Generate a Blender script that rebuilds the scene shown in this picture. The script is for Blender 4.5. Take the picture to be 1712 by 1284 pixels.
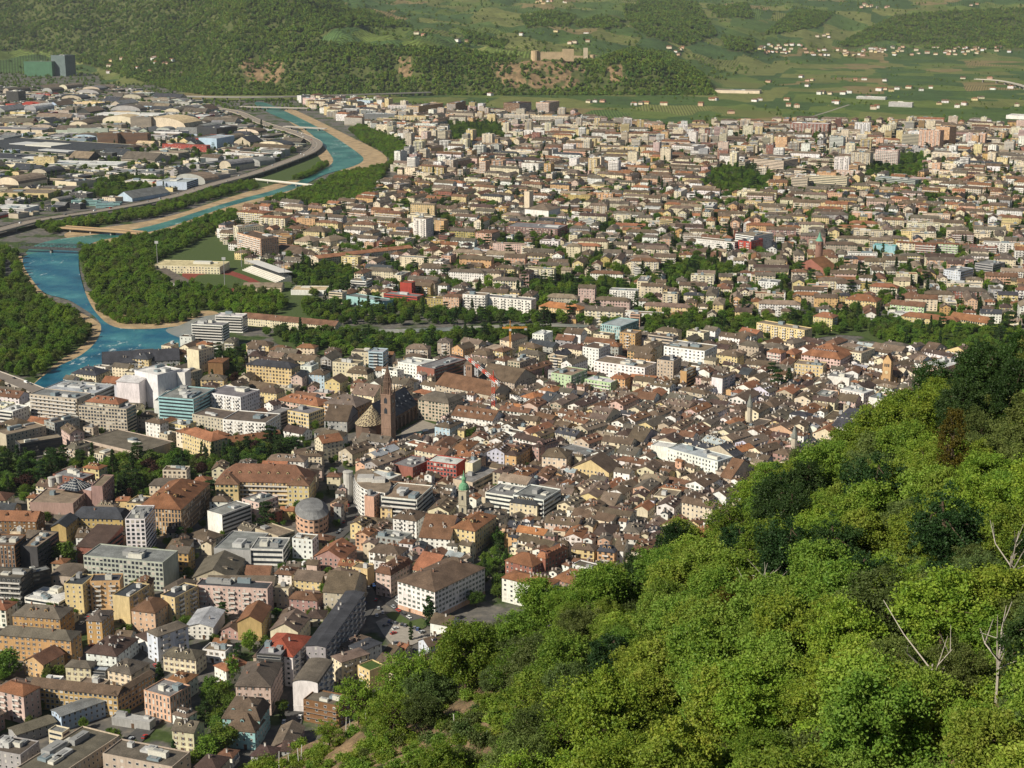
import bpy, math, random
import numpy as np
R = math.radians
sc = bpy.context.scene
for o in list(bpy.data.objects): bpy.data.objects.remove(o)
rng = random.Random(7)
nr = np.random.default_rng(7)

# ------------------------------------------------------------------ camera, sky, sun, exposure
CAMH, FPX, PITCH = 383.0, 2600.0, math.atan(674 / 2600.0)
cam = bpy.data.cameras.new('camera'); cam.sensor_width = 36; cam.lens = 36 * FPX / 1712
cam.clip_start = 1; cam.clip_end = 60000
camo = bpy.data.objects.new('camera', cam); sc.collection.objects.link(camo)
camo.location = (0, 0, CAMH); camo.rotation_euler = (math.pi / 2 - PITCH, 0, 0)
sc.camera = camo
SUN_EL, SUN_AZ = R(38), R(126)      # SUN_AZ: degrees to the left of the view direction
sdir = np.array([-math.sin(SUN_AZ) * math.cos(SUN_EL), math.cos(SUN_AZ) * math.cos(SUN_EL), math.sin(SUN_EL)])
w = bpy.data.worlds.new('World'); sc.world = w; w.use_nodes = True
nt = w.node_tree; bg = nt.nodes['Background']
sky = nt.nodes.new('ShaderNodeTexSky'); sky.sky_type = 'NISHITA'; sky.sun_disc = False
sky.sun_elevation = SUN_EL; sky.sun_rotation = math.atan2(sdir[0], sdir[1]); sky.altitude = 600
sky.air_density = 1.0; sky.dust_density = 0.6; sky.ozone_density = 1.5
nt.links.new(sky.outputs[0], bg.inputs[0]); bg.inputs[1].default_value = 0.05
sl = bpy.data.lights.new('sun', 'SUN'); sl.energy = 5.0; sl.angle = R(0.55); sl.color = (1.0, 0.925, 0.79)
so = bpy.data.objects.new('sun', sl); sc.collection.objects.link(so)
from mathutils import Vector
so.rotation_euler = Vector(sdir).to_track_quat('Z', 'Y').to_euler(); so.location = (0, 0, 900)
sc.view_settings.view_transform = 'Standard'; sc.view_settings.look = 'None'
sc.view_settings.exposure = 0.38; sc.view_settings.gamma = 1.0; sc.view_settings.use_curve_mapping = False
sc.cycles.max_bounces = 5; sc.cycles.diffuse_bounces = 2; sc.cycles.glossy_bounces = 2
sc.cycles.transmission_bounces = 2; sc.cycles.transparent_max_bounces = 4; sc.cycles.volume_bounces = 0

# ------------------------------------------------------------------ survey: photo pixel <-> place on the ground
CP, SP = math.cos(PITCH), math.sin(PITCH)
def G(px, py, z=0.0):
    x = (px - 856) / FPX; y = (py - 642) / FPX
    dy = CP - y * SP; dz = -SP - y * CP
    t = (z - CAMH) / dz
    return np.array([x * t, dy * t])
def PJ(X, Y, Z):
    zc = Z - CAMH
    d = Y * CP - zc * SP; u = Y * SP + zc * CP
    return 856 + FPX * X / d, 642 - FPX * u / d

# ------------------------------------------------------------------ materials
def new_mat(name):
    m = bpy.data.materials.new(name); m.use_nodes = True
    return m, m.node_tree, m.node_tree.nodes['Principled BSDF']
def N(t, typ, **kw):
    n = t.nodes.new(typ)
    for k, v in kw.items(): setattr(n, k, v)
    return n
def noise(t, scale, detail=3, vec=None, rough=0.55):
    n = N(t, 'ShaderNodeTexNoise'); n.inputs['Scale'].default_value = scale; n.inputs['Detail'].default_value = detail
    n.inputs['Roughness'].default_value = rough
    if vec: t.links.new(vec, n.inputs['Vector'])
    return n
def ramp(t, src, stops):
    r = N(t, 'ShaderNodeValToRGB'); e = r.color_ramp.elements
    while len(e) < len(stops): e.new(0.5)
    for el, (p, c) in zip(e, stops):
        el.position = p; el.color = (*c, 1) if len(c) == 3 else c
    t.links.new(src, r.inputs[0]); return r
def mixc(t, a, b, fac, mode='MIX'):
    m = N(t, 'ShaderNodeMix'); m.data_type = 'RGBA'; m.blend_type = mode
    for s, v in ((0, fac), (6, a), (7, b)):
        if hasattr(v, 'default_value') or hasattr(v, 'is_output'): t.links.new(v, m.inputs[s])
        else: m.inputs[s].default_value = v if s == 0 else ((*v, 1) if len(v) == 3 else v)
    return m.outputs[2]
def attr_mat(name, rough, scales, lo, hi, bump=None, spec=0.3, stretch=None):
    """painted/plastered/tiled surface: the piece's own colour with stains and weathering"""
    m, t, p = new_mat(name)
    a = N(t, 'ShaderNodeAttribute', attribute_name='col')
    tc = N(t, 'ShaderNodeTexCoord'); vec = tc.outputs['Object']
    if stretch:
        mp = N(t, 'ShaderNodeMapping'); mp.inputs['Scale'].default_value = stretch
        t.links.new(vec, mp.inputs[0]); vec2 = mp.outputs[0]
    else: vec2 = vec
    n1 = noise(t, scales[0], 4, vec2); n2 = noise(t, scales[1], 3, vec)
    r1 = ramp(t, n1.outputs[0], [(0.3, (lo,) * 3), (0.7, (hi,) * 3)])
    r2 = ramp(t, n2.outputs[0], [(0.3, (lo * 1.05,) * 3), (0.7, (hi * 0.98,) * 3)])
    c = mixc(t, a.outputs[0], r1.outputs[0], 1.0, 'MULTIPLY')
    c = mixc(t, c, r2.outputs[0], 1.0, 'MULTIPLY')
    t.links.new(c, p.inputs['Base Color']); p.inputs['Roughness'].default_value = rough
    p.inputs['Specular IOR Level'].default_value = spec
    if bump:
        b = N(t, 'ShaderNodeBump'); b.inputs['Strength'].default_value = bump[1]; b.inputs['Distance'].default_value = bump[2]
        nb = noise(t, bump[0], 3, vec); t.links.new(nb.outputs[0], b.inputs['Height']); t.links.new(b.outputs[0], p.inputs['Normal'])
    return m
M_WALL = attr_mat('plaster', 0.9, (0.9, 0.08), 0.80, 1.10, spec=0.15, stretch=(1, 1, 0.25))
M_ROOF = attr_mat('roof_tiles', 0.9, (1.6, 0.13), 0.58, 1.16, bump=(2.2, 0.5, 0.25), spec=0.2)
M_TRIM = attr_mat('trim', 0.7, (0.8, 0.1), 0.88, 1.06, spec=0.3)
def simple(name, col, rough=0.6, spec=0.4, metal=0.0):
    m, t, p = new_mat(name)
    tc = N(t, 'ShaderNodeTexCoord'); n = noise(t, 0.35, 4, tc.outputs['Object'])
    r = ramp(t, n.outputs[0], [(0.3, tuple(c * 0.82 for c in col)), (0.7, tuple(min(1, c * 1.15) for c in col))])
    t.links.new(r.outputs[0], p.inputs['Base Color'])
    p.inputs['Roughness'].default_value = rough; p.inputs['Specular IOR Level'].default_value = spec; p.inputs['Metallic'].default_value = metal
    return m
M_GLASS = simple('window_glass', (0.035, 0.042, 0.05), 0.12, 0.6)
M_BARK = simple('bark', (0.09, 0.065, 0.045), 0.9, 0.1)
M_DARKMETAL = simple('dark_metal', (0.05, 0.055, 0.06), 0.45, 0.5, 0.4)
M_CONCRETE = simple('concrete', (0.32, 0.30, 0.27), 0.85, 0.2)

PAL = dict(
    white=(.76, .74, .69), cream=(.69, .60, .43), yellow=(.65, .52, .27), mustard=(.47, .36, .15), ochre=(.50, .32, .14),
    orange=(.58, .37, .19), salmon=(.60, .38, .26), pink=(.60, .44, .38), beige=(.48, .41, .31), grey=(.36, .355, .34),
    lilac=(.58, .58, .66), blue=(.46, .56, .66), green=(.45, .58, .34), red=(.40, .07, .05), brick=(.27, .12, .085),
    brown=(.22, .12, .06), dark=(.07, .068, .066), teal=(.30, .50, .50), stone=(.30, .25, .19), rose=(.38, .24, .21), palegreen=(.42, .46, .38), plantgreen=(.10, .20, .12), plantgrey=(.13, .17, .16),
)
RCOL = dict(
    brown=(.140, .102, .070), redbrown=(.185, .100, .062), terracotta=(.30, .135, .072), orange=(.42, .185, .08),
    greybrown=(.145, .122, .095), slate=(.062, .066, .075), grey=(.22, .22, .215), tin=(.40, .43, .45), tan=(.27, .21, .15),
    rust=(.25, .12, .06), red=(.31, .085, .05), lawn=(.075, .13, .03), pinkbrown=(.20, .147, .112), white=(.66, .65, .62), sand=(.62, .50, .30), darkbrown=(.09, .06, .05),
)

# ------------------------------------------------------------------ mesh collector
class MB:
    count = 0; blank = {}
    def __init__(s): s.v = []; s.f = []; s.c = []; s.m = []
    def face(s, pts, col, mat=0):
        i = len(s.v); s.v += [tuple(map(float, p)) for p in pts]; s.f.append(tuple(range(i, i + len(pts)))); s.c.append(col); s.m.append(mat)
    def box(s, x0, x1, y0, y1, z0, z1, col, mat=0, top=None, bottom=False):
        i = len(s.v)
        s.v += [(x0, y0, z0), (x1, y0, z0), (x1, y1, z0), (x0, y1, z0), (x0, y0, z1), (x1, y0, z1), (x1, y1, z1), (x0, y1, z1)]
        fs = [(0, 1, 5, 4), (1, 2, 6, 5), (2, 3, 7, 6), (3, 0, 4, 7), (4, 5, 6, 7)]
        if bottom: fs.append((3, 2, 1, 0))
        for k, q in enumerate(fs):
            s.f.append(tuple(i + a for a in q)); s.c.append(top if (k == 4 and top) else col); s.m.append(mat)
    def prism(s, poly, z0, z1, col, mat=0, top=None, topmat=None, cap=True, bottom=False):
        n = len(poly); i = len(s.v)
        s.v += [(float(x), float(y), z0) for x, y in poly] + [(float(x), float(y), z1) for x, y in poly]
        for k in range(n):
            l = (k + 1) % n
            s.f.append((i + k, i + l, i + n + l, i + n + k)); s.c.append(col); s.m.append(mat)
        if cap: s.f.append(tuple(i + n + k for k in range(n))); s.c.append(top or col); s.m.append(mat if topmat is None else topmat)
        if bottom: s.f.append(tuple(i + k for k in range(n - 1, -1, -1))); s.c.append(col); s.m.append(mat)
    def tube(s, p, q, r0, r1, col, mat=0, n=6, cap=True):
        p = np.array(p, float); q = np.array(q, float); d = q - p; L = np.linalg.norm(d); d /= max(L, 1e-9)
        a = np.cross(d, (0, 0, 1) if abs(d[2]) < .9 else (1, 0, 0)); a /= np.linalg.norm(a); b = np.cross(d, a)
        i = len(s.v)
        for c0, r in ((p, r0), (q, r1)):
            for k in range(n):
                t = 2 * math.pi * k / n; s.v.append(tuple(c0 + (a * math.cos(t) + b * math.sin(t)) * r))
        for k in range(n):
            l = (k + 1) % n; s.f.append((i + k, i + l, i + n + l, i + n + k)); s.c.append(col); s.m.append(mat)
        if cap:
            s.f.append(tuple(i + n + k for k in range(n))); s.c.append(col); s.m.append(mat)
    def lathe(s, cx, cy, prof, col, mat=0, n=12):
        i = len(s.v)
        for r, z in prof:
            for k in range(n):
                t = 2 * math.pi * (k + .5) / n; s.v.append((cx + r * math.cos(t), cy + r * math.sin(t), z))
        for j in range(len(prof) - 1):
            for k in range(n):
                l = (k + 1) % n
                s.f.append((i + j * n + k, i + j * n + l, i + (j + 1) * n + l, i + (j + 1) * n + k)); s.c.append(col); s.m.append(mat)
        s.f.append(tuple(i + (len(prof) - 1) * n + k for k in range(n))); s.c.append(col); s.m.append(mat)
    def mesh(s, name, mats):
        MB.count += 1; n = len(s.f); key = tuple(m.name for m in mats)
        if key not in MB.blank:        # an empty mesh that already carries the material slots
            MB.blank[key] = bpy.data.meshes.new('blank')
            for m in mats: MB.blank[key].materials.append(m)
        me = MB.blank[key].copy(); me.name = '%s_mesh_%d' % (name, MB.count)
        lens = np.fromiter((len(f) for f in s.f), np.int32, n); flat = np.fromiter((i for f in s.f for i in f), np.int32, int(lens.sum()))
        me.vertices.add(len(s.v)); me.vertices.foreach_set('co', np.array(s.v, np.float32).ravel()); me.loops.add(len(flat)); me.loops.foreach_set('vertex_index', flat)
        me.polygons.add(n); me.polygons.foreach_set('loop_start', np.concatenate([[0], np.cumsum(lens)[:-1]]).astype(np.int32))
        a = me.attributes.new('col', 'FLOAT_COLOR', 'FACE')
        c = np.ones((n, 4), np.float32); c[:, :3] = np.array(s.c, np.float32).reshape(-1, 3); a.data.foreach_set('color', c.ravel())
        if any(s.m): me.polygons.foreach_set('material_index', np.array(s.m, np.int32))
        me.polygons.foreach_set('use_smooth', np.zeros(n, bool)); me.update(calc_edges=True)
        return me
    def build(s, name, mats, parent=None, loc=(0, 0, 0)):
        if not s.f: return None
        return put(name, s.mesh(name, mats), parent, loc)
COLL = sc.collection
def put(name, me, parent=None, loc=(0, 0, 0), rz=0.0, scale=None):
    o = bpy.data.objects.new(name, me); COLL.objects.link(o); o.location = loc
    if rz: o.rotation_euler = (0, 0, rz)
    if scale is not None: o.scale = scale
    if parent: o.parent = parent
    return o
def thing(name, loc=(0, 0, 0), rz=0.0, label=None, cat=None, group=None):
    o = put(name, None, None, loc, rz); o.empty_display_size = 2
    return tag(o, label, cat, group)
def tag(o, label=None, cat=None, group=None, kind=None):
    for k, v in (('label', label), ('category', cat), ('group', group), ('kind', kind)):
        if v: o[k] = v
    return o
# ------------------------------------------------------------------ tools for the setting
def inpoly(px, py, poly):
    px = np.asarray(px, float); py = np.asarray(py, float); r = np.zeros(px.shape, bool)
    n = len(poly)
    for i in range(n):
        x0, y0 = poly[i]; x1, y1 = poly[(i + 1) % n]
        if y0 == y1: continue
        c = ((y0 > py) != (y1 > py)) & (px < (x1 - x0) * (py - y0) / (y1 - y0) + x0)
        r ^= c
    return r
OX, OY, CS = -2400.0, 450.0, 2.5
OCC = np.zeros((2400, 1920), np.uint8)      # [iy, ix] what stands where: 1 building, 2 water, 3 road, 4 trees, 5 open
def mark_world(poly, val):
    poly = np.array(poly); x0, y0 = poly.min(0); x1, y1 = poly.max(0)
    i0, i1 = int((x0 - OX) / CS), int((x1 - OX) / CS) + 1; j0, j1 = int((y0 - OY) / CS), int((y1 - OY) / CS) + 1
    i0, j0 = max(i0, 0), max(j0, 0); i1, j1 = min(i1, OCC.shape[1]), min(j1, OCC.shape[0])
    if i1 <= i0 or j1 <= j0: return
    xx, yy = np.meshgrid(OX + (np.arange(i0, i1) + .5) * CS, OY + (np.arange(j0, j1) + .5) * CS)
    k = inpoly(xx, yy, poly.tolist()); sub = OCC[j0:j1, i0:i1]; sub[k & (sub == 0)] = val
def mark_px(poly, val): mark_world([G(*p) for p in poly], val)
def occ_at(x, y):
    i = int((x - OX) / CS); j = int((y - OY) / CS)
    return OCC[j, i] if 0 <= i < OCC.shape[1] and 0 <= j < OCC.shape[0] else 9
def smooth(pts, n=2, closed=True):
    p = np.array(pts, float)
    for _ in range(n):
        if closed: q = np.roll(p, -1, 0); p = np.stack([.75 * p + .25 * q, .25 * p + .75 * q], 1).reshape(-1, 2)
        else:
            a, b = p[:-1], p[1:]; m = np.stack([.75 * a + .25 * b, .25 * a + .75 * b], 1).reshape(-1, 2)
            p = np.vstack([p[:1], m, p[-1:]])
    return p
import bmesh
def sheet(name, world_poly, z, mat, kind='structure', label=None):
    """a flat piece of ground (any outline), triangulated"""
    bm = bmesh.new(); vs = [bm.verts.new((float(x), float(y), z)) for x, y in world_poly]
    f = bm.faces.new(vs); f.normal_update()
    if f.normal.z < 0: f.normal_flip()
    bmesh.ops.triangulate(bm, faces=bm.faces[:])
    me = bpy.data.meshes.new(name); bm.to_mesh(me); bm.free(); me.materials.append(mat)
    o = put(name, me); return tag(o, label, None, None, kind)
def sheet_px(name, poly, z, mat, sm=2, mark=None, **k):
    w = smooth([G(*p) for p in poly], sm) if sm else np.array([G(*p) for p in poly])
    if mark: mark_world(w, mark)
    return sheet(name, w, z, mat, **k)

# ------------------------------------------------------------------ ground
def ground_mat():
    m, t, p = new_mat('city_ground'); tc = N(t, 'ShaderNodeTexCoord'); v = tc.outputs['Object']
    n1 = noise(t, 0.02, 5, v); n2 = noise(t, 0.15, 4, v); n3 = noise(t, 0.006, 3, v)
    a = ramp(t, n2.outputs[0], [(.3, (.075, .072, .068)), (.55, (.13, .12, .105)), (.75, (.22, .19, .15))])
    g = ramp(t, n2.outputs[0], [(.3, (.025, .042, .012)), (.7, (.07, .10, .03))])
    f = ramp(t, n1.outputs[0], [(.50, (0, 0, 0)), (.56, (1, 1, 1))])
    t.links.new(mixc(t, a.outputs[0], g.outputs[0], f.outputs[0]), p.inputs['Base Color']); p.inputs['Roughness'].default_value = .9
    p.inputs['Specular IOR Level'].default_value = .15
    return m
M_GROUND = ground_mat()
bm_ = MB(); S = 40000
bm_.face([(-S, -S, -0.3), (S, -S, -0.3), (S, S, -0.3), (-S, S, -0.3)], (1, 1, 1))
tag(bm_.build('ground', [M_GROUND]), kind='structure')

def field_mat(name, stops, cell, row=None, rowrot=0.5):
    """vineyards and orchards in patches, with planting rows"""
    m, t, p = new_mat(name); tc = N(t, 'ShaderNodeTexCoord'); v = tc.outputs['Object']
    mp = N(t, 'ShaderNodeMapping'); mp.inputs['Rotation'].default_value = (0, 0, .35); mp.inputs['Scale'].default_value = (1, .62, .0)
    t.links.new(v, mp.inputs[0])
    vo = N(t, 'ShaderNodeTexVoronoi'); vo.inputs['Scale'].default_value = 1 / cell; vo.distance = 'CHEBYCHEV'; t.links.new(mp.outputs[0], vo.inputs['Vector'])
    sp = N(t, 'ShaderNodeSeparateColor'); t.links.new(vo.outputs['Color'], sp.inputs[0])
    r = ramp(t, sp.outputs[0], stops); r.color_ramp.interpolation = 'CONSTANT'
    n = noise(t, 0.06, 4, v); n2 = noise(t, .012, 4, v)
    rn = ramp(t, n.outputs[0], [(.3, (.72,) * 3), (.7, (1.2,) * 3)]); rn2 = ramp(t, n2.outputs[0], [(.3, (.8,) * 3), (.7, (1.15,) * 3)])
    c = mixc(t, mixc(t, r.outputs[0], rn.outputs[0], 1, 'MULTIPLY'), rn2.outputs[0], 1, 'MULTIPLY')
    if row:
        rot = N(t, 'ShaderNodeVectorRotate'); rot.rotation_type = 'Z_AXIS'; t.links.new(v, rot.inputs[0])
        mu = N(t, 'ShaderNodeMath', operation='MULTIPLY'); mu.inputs[1].default_value = 3.0
        t.links.new(sp.outputs[1], mu.inputs[0]); t.links.new(mu.outputs[0], rot.inputs['Angle'])
        wv = N(t, 'ShaderNodeTexWave'); wv.inputs['Scale'].default_value = 6.28 / row / 20; wv.inputs['Distortion'].default_value = .4
        t.links.new(rot.outputs[0], wv.inputs['Vector'])
        rw = ramp(t, wv.outputs[0], [(.25, (.62,) * 3), (.75, (1.2,) * 3)])
        c = mixc(t, c, rw.outputs[0], 1, 'MULTIPLY')
    e = N(t, 'ShaderNodeTexVoronoi', feature='DISTANCE_TO_EDGE'); e.inputs['Scale'].default_value = 1 / cell; t.links.new(mp.outputs[0], e.inputs['Vector'])
    re = ramp(t, e.outputs['Distance'], [(.015, (.55, .5, .4)), (.03, (1, 1, 1))])
    t.links.new(c, p.inputs['Base Color']); p.inputs['Roughness'].default_value = .95; p.inputs['Specular IOR Level'].default_value = .1
    return m, t, p, c
GREENS = [(0, (.075, .12, .032)), (.16, (.12, .16, .04)), (.3, (.06, .10, .032)), (.44, (.16, .175, .055)), (.58, (.085, .13, .036)), (.7, (.21, .17, .075)), (.78, (.065, .11, .036)), (.9, (.14, .155, .048))]
M_FIELD, *_ = field_mat('vineyard_plain', GREENS, 165, 9.0)
plain = [(640, 160), (690, 172), (860, 185), (950, 190), (1000, 205), (1130, 212), (1300, 208), (1330, 200), (1480, 208), (1560, 206), (1712, 215), (2100, 240), (2300, 60), (1720, 60), (1190, 60), (1150, 150), (900, 152)]
sheet_px('vineyard_field', plain, 0.2, M_FIELD, 0, mark=5)
sheet_px('orchard_field', [(300, 152), (420, 156), (560, 158), (700, 162), (700, 175), (560, 170), (520, 166), (400, 168), (290, 165)], 0.25, M_FIELD, 1, mark=5)

# ------------------------------------------------------------------ river
def water_mat(name, deep, shallow, foam=.5):
    m, t, p = new_mat(name); tc = N(t, 'ShaderNodeTexCoord'); v = tc.outputs['Object']
    mp = N(t, 'ShaderNodeMapping'); mp.inputs['Rotation'].default_value = (0, 0, -.5); mp.inputs['Scale'].default_value = (1, .4, 1); t.links.new(v, mp.inputs[0])
    n = noise(t, .018, 4, v); n2 = noise(t, .16, 5, mp.outputs[0], .65); n3 = noise(t, .011, 3, v)
    r = ramp(t, n.outputs[0], [(.32, tuple(c * .6 for c in deep)), (.45, deep), (.6, shallow), (.72, tuple(min(1, c * 1.5 + .03) for c in shallow))])
    fm = N(t, 'ShaderNodeMath', operation='MULTIPLY'); t.links.new(n2.outputs[0], fm.inputs[0])
    r3 = ramp(t, n3.outputs[0], [(.45, (.75,) * 3), (.62, (1.08,) * 3)]); t.links.new(r3.outputs[0], fm.inputs[1])
    fo = ramp(t, fm.outputs[0], [(.555, (0, 0, 0)), (.66, (foam,) * 3)])
    t.links.new(mixc(t, r.outputs[0], (.62, .66, .60), fo.outputs[0]), p.inputs['Base Color'])
    p.inputs['Roughness'].default_value = .3; p.inputs['Specular IOR Level'].default_value = .16
    b = N(t, 'ShaderNodeBump'); b.inputs['Strength'].default_value = .6; b.inputs['Distance'].default_value = .8
    t.links.new(n2.outputs[0], b.inputs['Height']); t.links.new(b.outputs[0], p.inputs['Normal'])
    return m
M_WATER = water_mat('river_water', (.025, .125, .10), (.06, .19, .145), .45)
M_WATER2 = water_mat('deep_river_water', (.01, .095, .15), (.04, .17, .19), .65)
M_SILT = water_mat('silty_river_water', (.20, .22, .20), (.27, .26, .22), .3)
def gravel_mat():
    m, t, p = new_mat('river_gravel'); tc = N(t, 'ShaderNodeTexCoord'); v = tc.outputs['Object']
    n = noise(t, .05, 5, v); n2 = noise(t, .6, 4, v)
    r = ramp(t, n.outputs[0], [(.3, (.20, .15, .085)), (.55, (.40, .28, .145)), (.75, (.46, .36, .22))]); r2 = ramp(t, n2.outputs[0], [(.3, (.7,) * 3), (.7, (1.15,) * 3)])
    t.links.new(mixc(t, r.outputs[0], r2.outputs[0], 1, 'MULTIPLY'), p.inputs['Base Color']); p.inputs['Roughness'].default_value = .95
    return m
M_GRAVEL = gravel_mat()
M_EARTH = simple('earth', (.20, .13, .075), .95, .1)
M_LAWN = simple('lawn', (.065, .092, .030), .95, .1)
M_ASPHALT = simple('asphalt', (.075, .073, .07), .9, .2)
M_PAVING = simple('paving', (.26, .23, .19), .9, .2)
up = [(40, 430), (48, 415), (75, 404), (120, 397), (220, 386), (290, 368), (340, 351), (400, 333), (450, 321), (500, 304), (535, 287), (560, 272), (552, 257), (537, 240), (518, 222), (494, 207), (460, 194), (436, 182), (422, 171), (440, 170), (468, 182), (498, 196), (536, 215), (566, 233), (598, 255), (612, 268), (588, 280), (540, 292), (512, 308), (480, 321), (430, 332), (365, 350), (300, 375), (240, 391), (160, 402), (136, 418)]
low = [(136, 415), (42, 424), (36, 440), (52, 466), (72, 492), (112, 500), (132, 512), (160, 530), (172, 548), (160, 575), (132, 598), (95, 613), (58, 640), (40, 662), (90, 665), (112, 640), (150, 622), (200, 606), (252, 596), (300, 583), (322, 566), (338, 545), (330, 538), (290, 548), (230, 552), (185, 548), (158, 522), (144, 495), (136, 470), (130, 440)]
sheet_px('gravel_bank', [(480, 178), (520, 196), (560, 216), (605, 238), (652, 262), (640, 278), (560, 290), (530, 262), (515, 225), (470, 195)], .3, M_GRAVEL, 2, mark=2)
sheet_px('gravel_bank', [(90, 388), (220, 376), (300, 358), (345, 342), (410, 322), (500, 296), (520, 318), (440, 342), (370, 360), (300, 386), (238, 402), (140, 410)], .3, M_GRAVEL, 2, mark=2)
sheet_px('gravel_bank', [(124, 485), (150, 488), (185, 512), (300, 526), (345, 518), (372, 524), (345, 538), (300, 549), (230, 551), (178, 549), (150, 520)], .36, M_GRAVEL, 2, mark=2)
sheet_px('gravel_bank', [(30, 420), (44, 440), (60, 470), (78, 500), (176, 540), (178, 575), (150, 606), (60, 668), (30, 668), (90, 608), (150, 572), (150, 545), (60, 500), (30, 460)], .3, M_GRAVEL, 2, mark=2)
sheet_px('river', up, .45, M_WATER, 2, mark=2)
sheet_px('river', low, .5, M_WATER2, 2, mark=2)
sheet_px('tributary', [(270, 552), (300, 546), (330, 530), (372, 526), (352, 545), (332, 556), (318, 570), (300, 566)], .58, M_SILT, 2, mark=2)
sheet_px('tributary', [(330, 532), (372, 524), (440, 540), (520, 545), (640, 552), (760, 548), (900, 540), (1000, 545), (1000, 549), (900, 546), (760, 554), (640, 558), (520, 551), (440, 547), (372, 531)], .55, M_SILT, 1, mark=2)
sheet_px('park_ground', [(128, 420), (240, 398), (300, 386), (400, 345), (470, 330), (520, 318), (520, 345), (420, 360), (390, 420), (480, 470), (560, 510), (560, 535), (440, 538), (372, 522), (300, 526), (185, 510), (150, 486), (140, 460)], .12, M_LAWN, 1)
sheet_px('park_ground', [(0, 420), (34, 424), (50, 470), (70, 500), (150, 530), (165, 560), (140, 595), (60, 630), (0, 625)], .12, M_LAWN, 1)
sheet_px('park_ground', [(440, 548), (640, 560), (900, 549), (1080, 552), (1340, 545), (1420, 535), (1560, 530), (1712, 555), (1712, 606), (1600, 602), (1500, 585), (1420, 555), (1330, 572), (1090, 572), (900, 575), (640, 605), (480, 590)], .12, M_LAWN, 1)
sheet_px('park_ground', [(-20, 755), (60, 775), (150, 770), (240, 742), (300, 765), (420, 740), (500, 735), (505, 765), (440, 795), (360, 800), (340, 812), (250, 815), (200, 850), (100, 800), (40, 830), (-20, 840)], .12, M_LAWN, 1)
sheet_px('park_ground', [(410, 285), (520, 250), (560, 262), (540, 285), (470, 312), (420, 322)], .12, M_LAWN, 1)

# ------------------------------------------------------------------ far terrain: the wooded ridge with the castle and the vine slopes behind
COLS = [(-600, [(6600, 0), (7100, 80), (7800, 300), (9000, 800), (12500, 1200)]),
        (0, [(6800, 0), (7200, 60), (7900, 230), (9000, 620), (12500, 1100)]),
        (160, [(6750, 0), (7050, 50), (7600, 230), (8600, 600), (12500, 1000)]),
        (300, [(6000, 0), (6450, 80), (7150, 260), (8100, 520), (12500, 900)]),
        (430, [(5550, 0), (5800, 90), (6300, 240), (7000, 390), (8000, 520), (12500, 800)]),
        (500, [(5480, 0), (5650, 95), (6000, 190), (6600, 300), (7400, 360), (9000, 420), (12500, 700)]),
        (580, [(5460, 0), (5600, 95), (5800, 175), (6050, 208), (6500, 222), (7200, 235), (8500, 275), (10500, 330), (12500, 600)]),
        (700, [(5460, 0), (5590, 90), (5750, 172), (5950, 176), (6500, 175), (7200, 205), (8500, 262), (10500, 325), (12500, 600)]),
        (800, [(5470, 0), (5560, 70), (5680, 128), (5850, 134), (6300, 130), (7000, 175), (8500, 250), (10500, 322), (12500, 600)]),
        (880, [(5480, 0), (5550, 62), (5640, 112), (5760, 119), (6000, 104), (6500, 128), (7500, 190), (9000, 262), (10500, 318), (12500, 600)]),
        (1000, [(5480, 0), (5560, 60), (5670, 108), (5780, 112), (5980, 88), (6500, 100), (7500, 170), (9000, 252), (10500, 312), (12500, 600)]),
        (1080, [(5460, 0), (5580, 80), (5720, 118), (5850, 108), (6150, 62), (6600, 78), (7400, 150), (9000, 245), (10500, 310), (12500, 600)]),
        (1150, [(5470, 0), (5600, 50), (5750, 72), (5950, 40), (6400, 28), (7000, 60), (8000, 175), (9000, 235), (10500, 305), (12500, 600)]),
        (1210, [(5600, 0), (5900, 4), (6500, 8), (7000, 22), (7900, 130), (9000, 228), (10500, 300), (12500, 600)]),
        (1310, [(5600, 0), (7200, 2), (7700, 35), (8300, 120), (9000, 205), (10500, 300), (12500, 600)]),
        (1420, [(5600, 0), (7700, 2), (8300, 45), (8900, 130), (9500, 225), (10500, 300), (12500, 600)]),
        (1560, [(5600, 0), (8000, 2), (8500, 45), (9000, 150), (9500, 240), (10500, 320), (12500, 600)]),
        (1712, [(5600, 0), (8200, 2), (8700, 60), (9200, 170), (9700, 260), (10500, 340), (12500, 700)]),
        (2400, [(5600, 0), (8300, 2), (8900, 80), (9500, 220), (10500, 380), (12500, 800)])]
CPX = np.array([c[0] for c in COLS], float)
def fbm(x, y, s, seed=0):
    r = np.zeros_like(x); a = 1.0; f = 1.0 / s; rs = np.random.default_rng(seed)
    for _ in range(4):
        for k in range(3):
            th = rs.uniform(0, 6.28); ph = rs.uniform(0, 6.28)
            r = r + a * np.sin((x * math.cos(th) + y * math.sin(th)) * f * 6.28 + ph + 1.5 * np.sin((x * math.sin(th) - y * math.cos(th)) * f * 4 + ph)) / 3
        a *= .5; f *= 2.1
    return r
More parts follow.
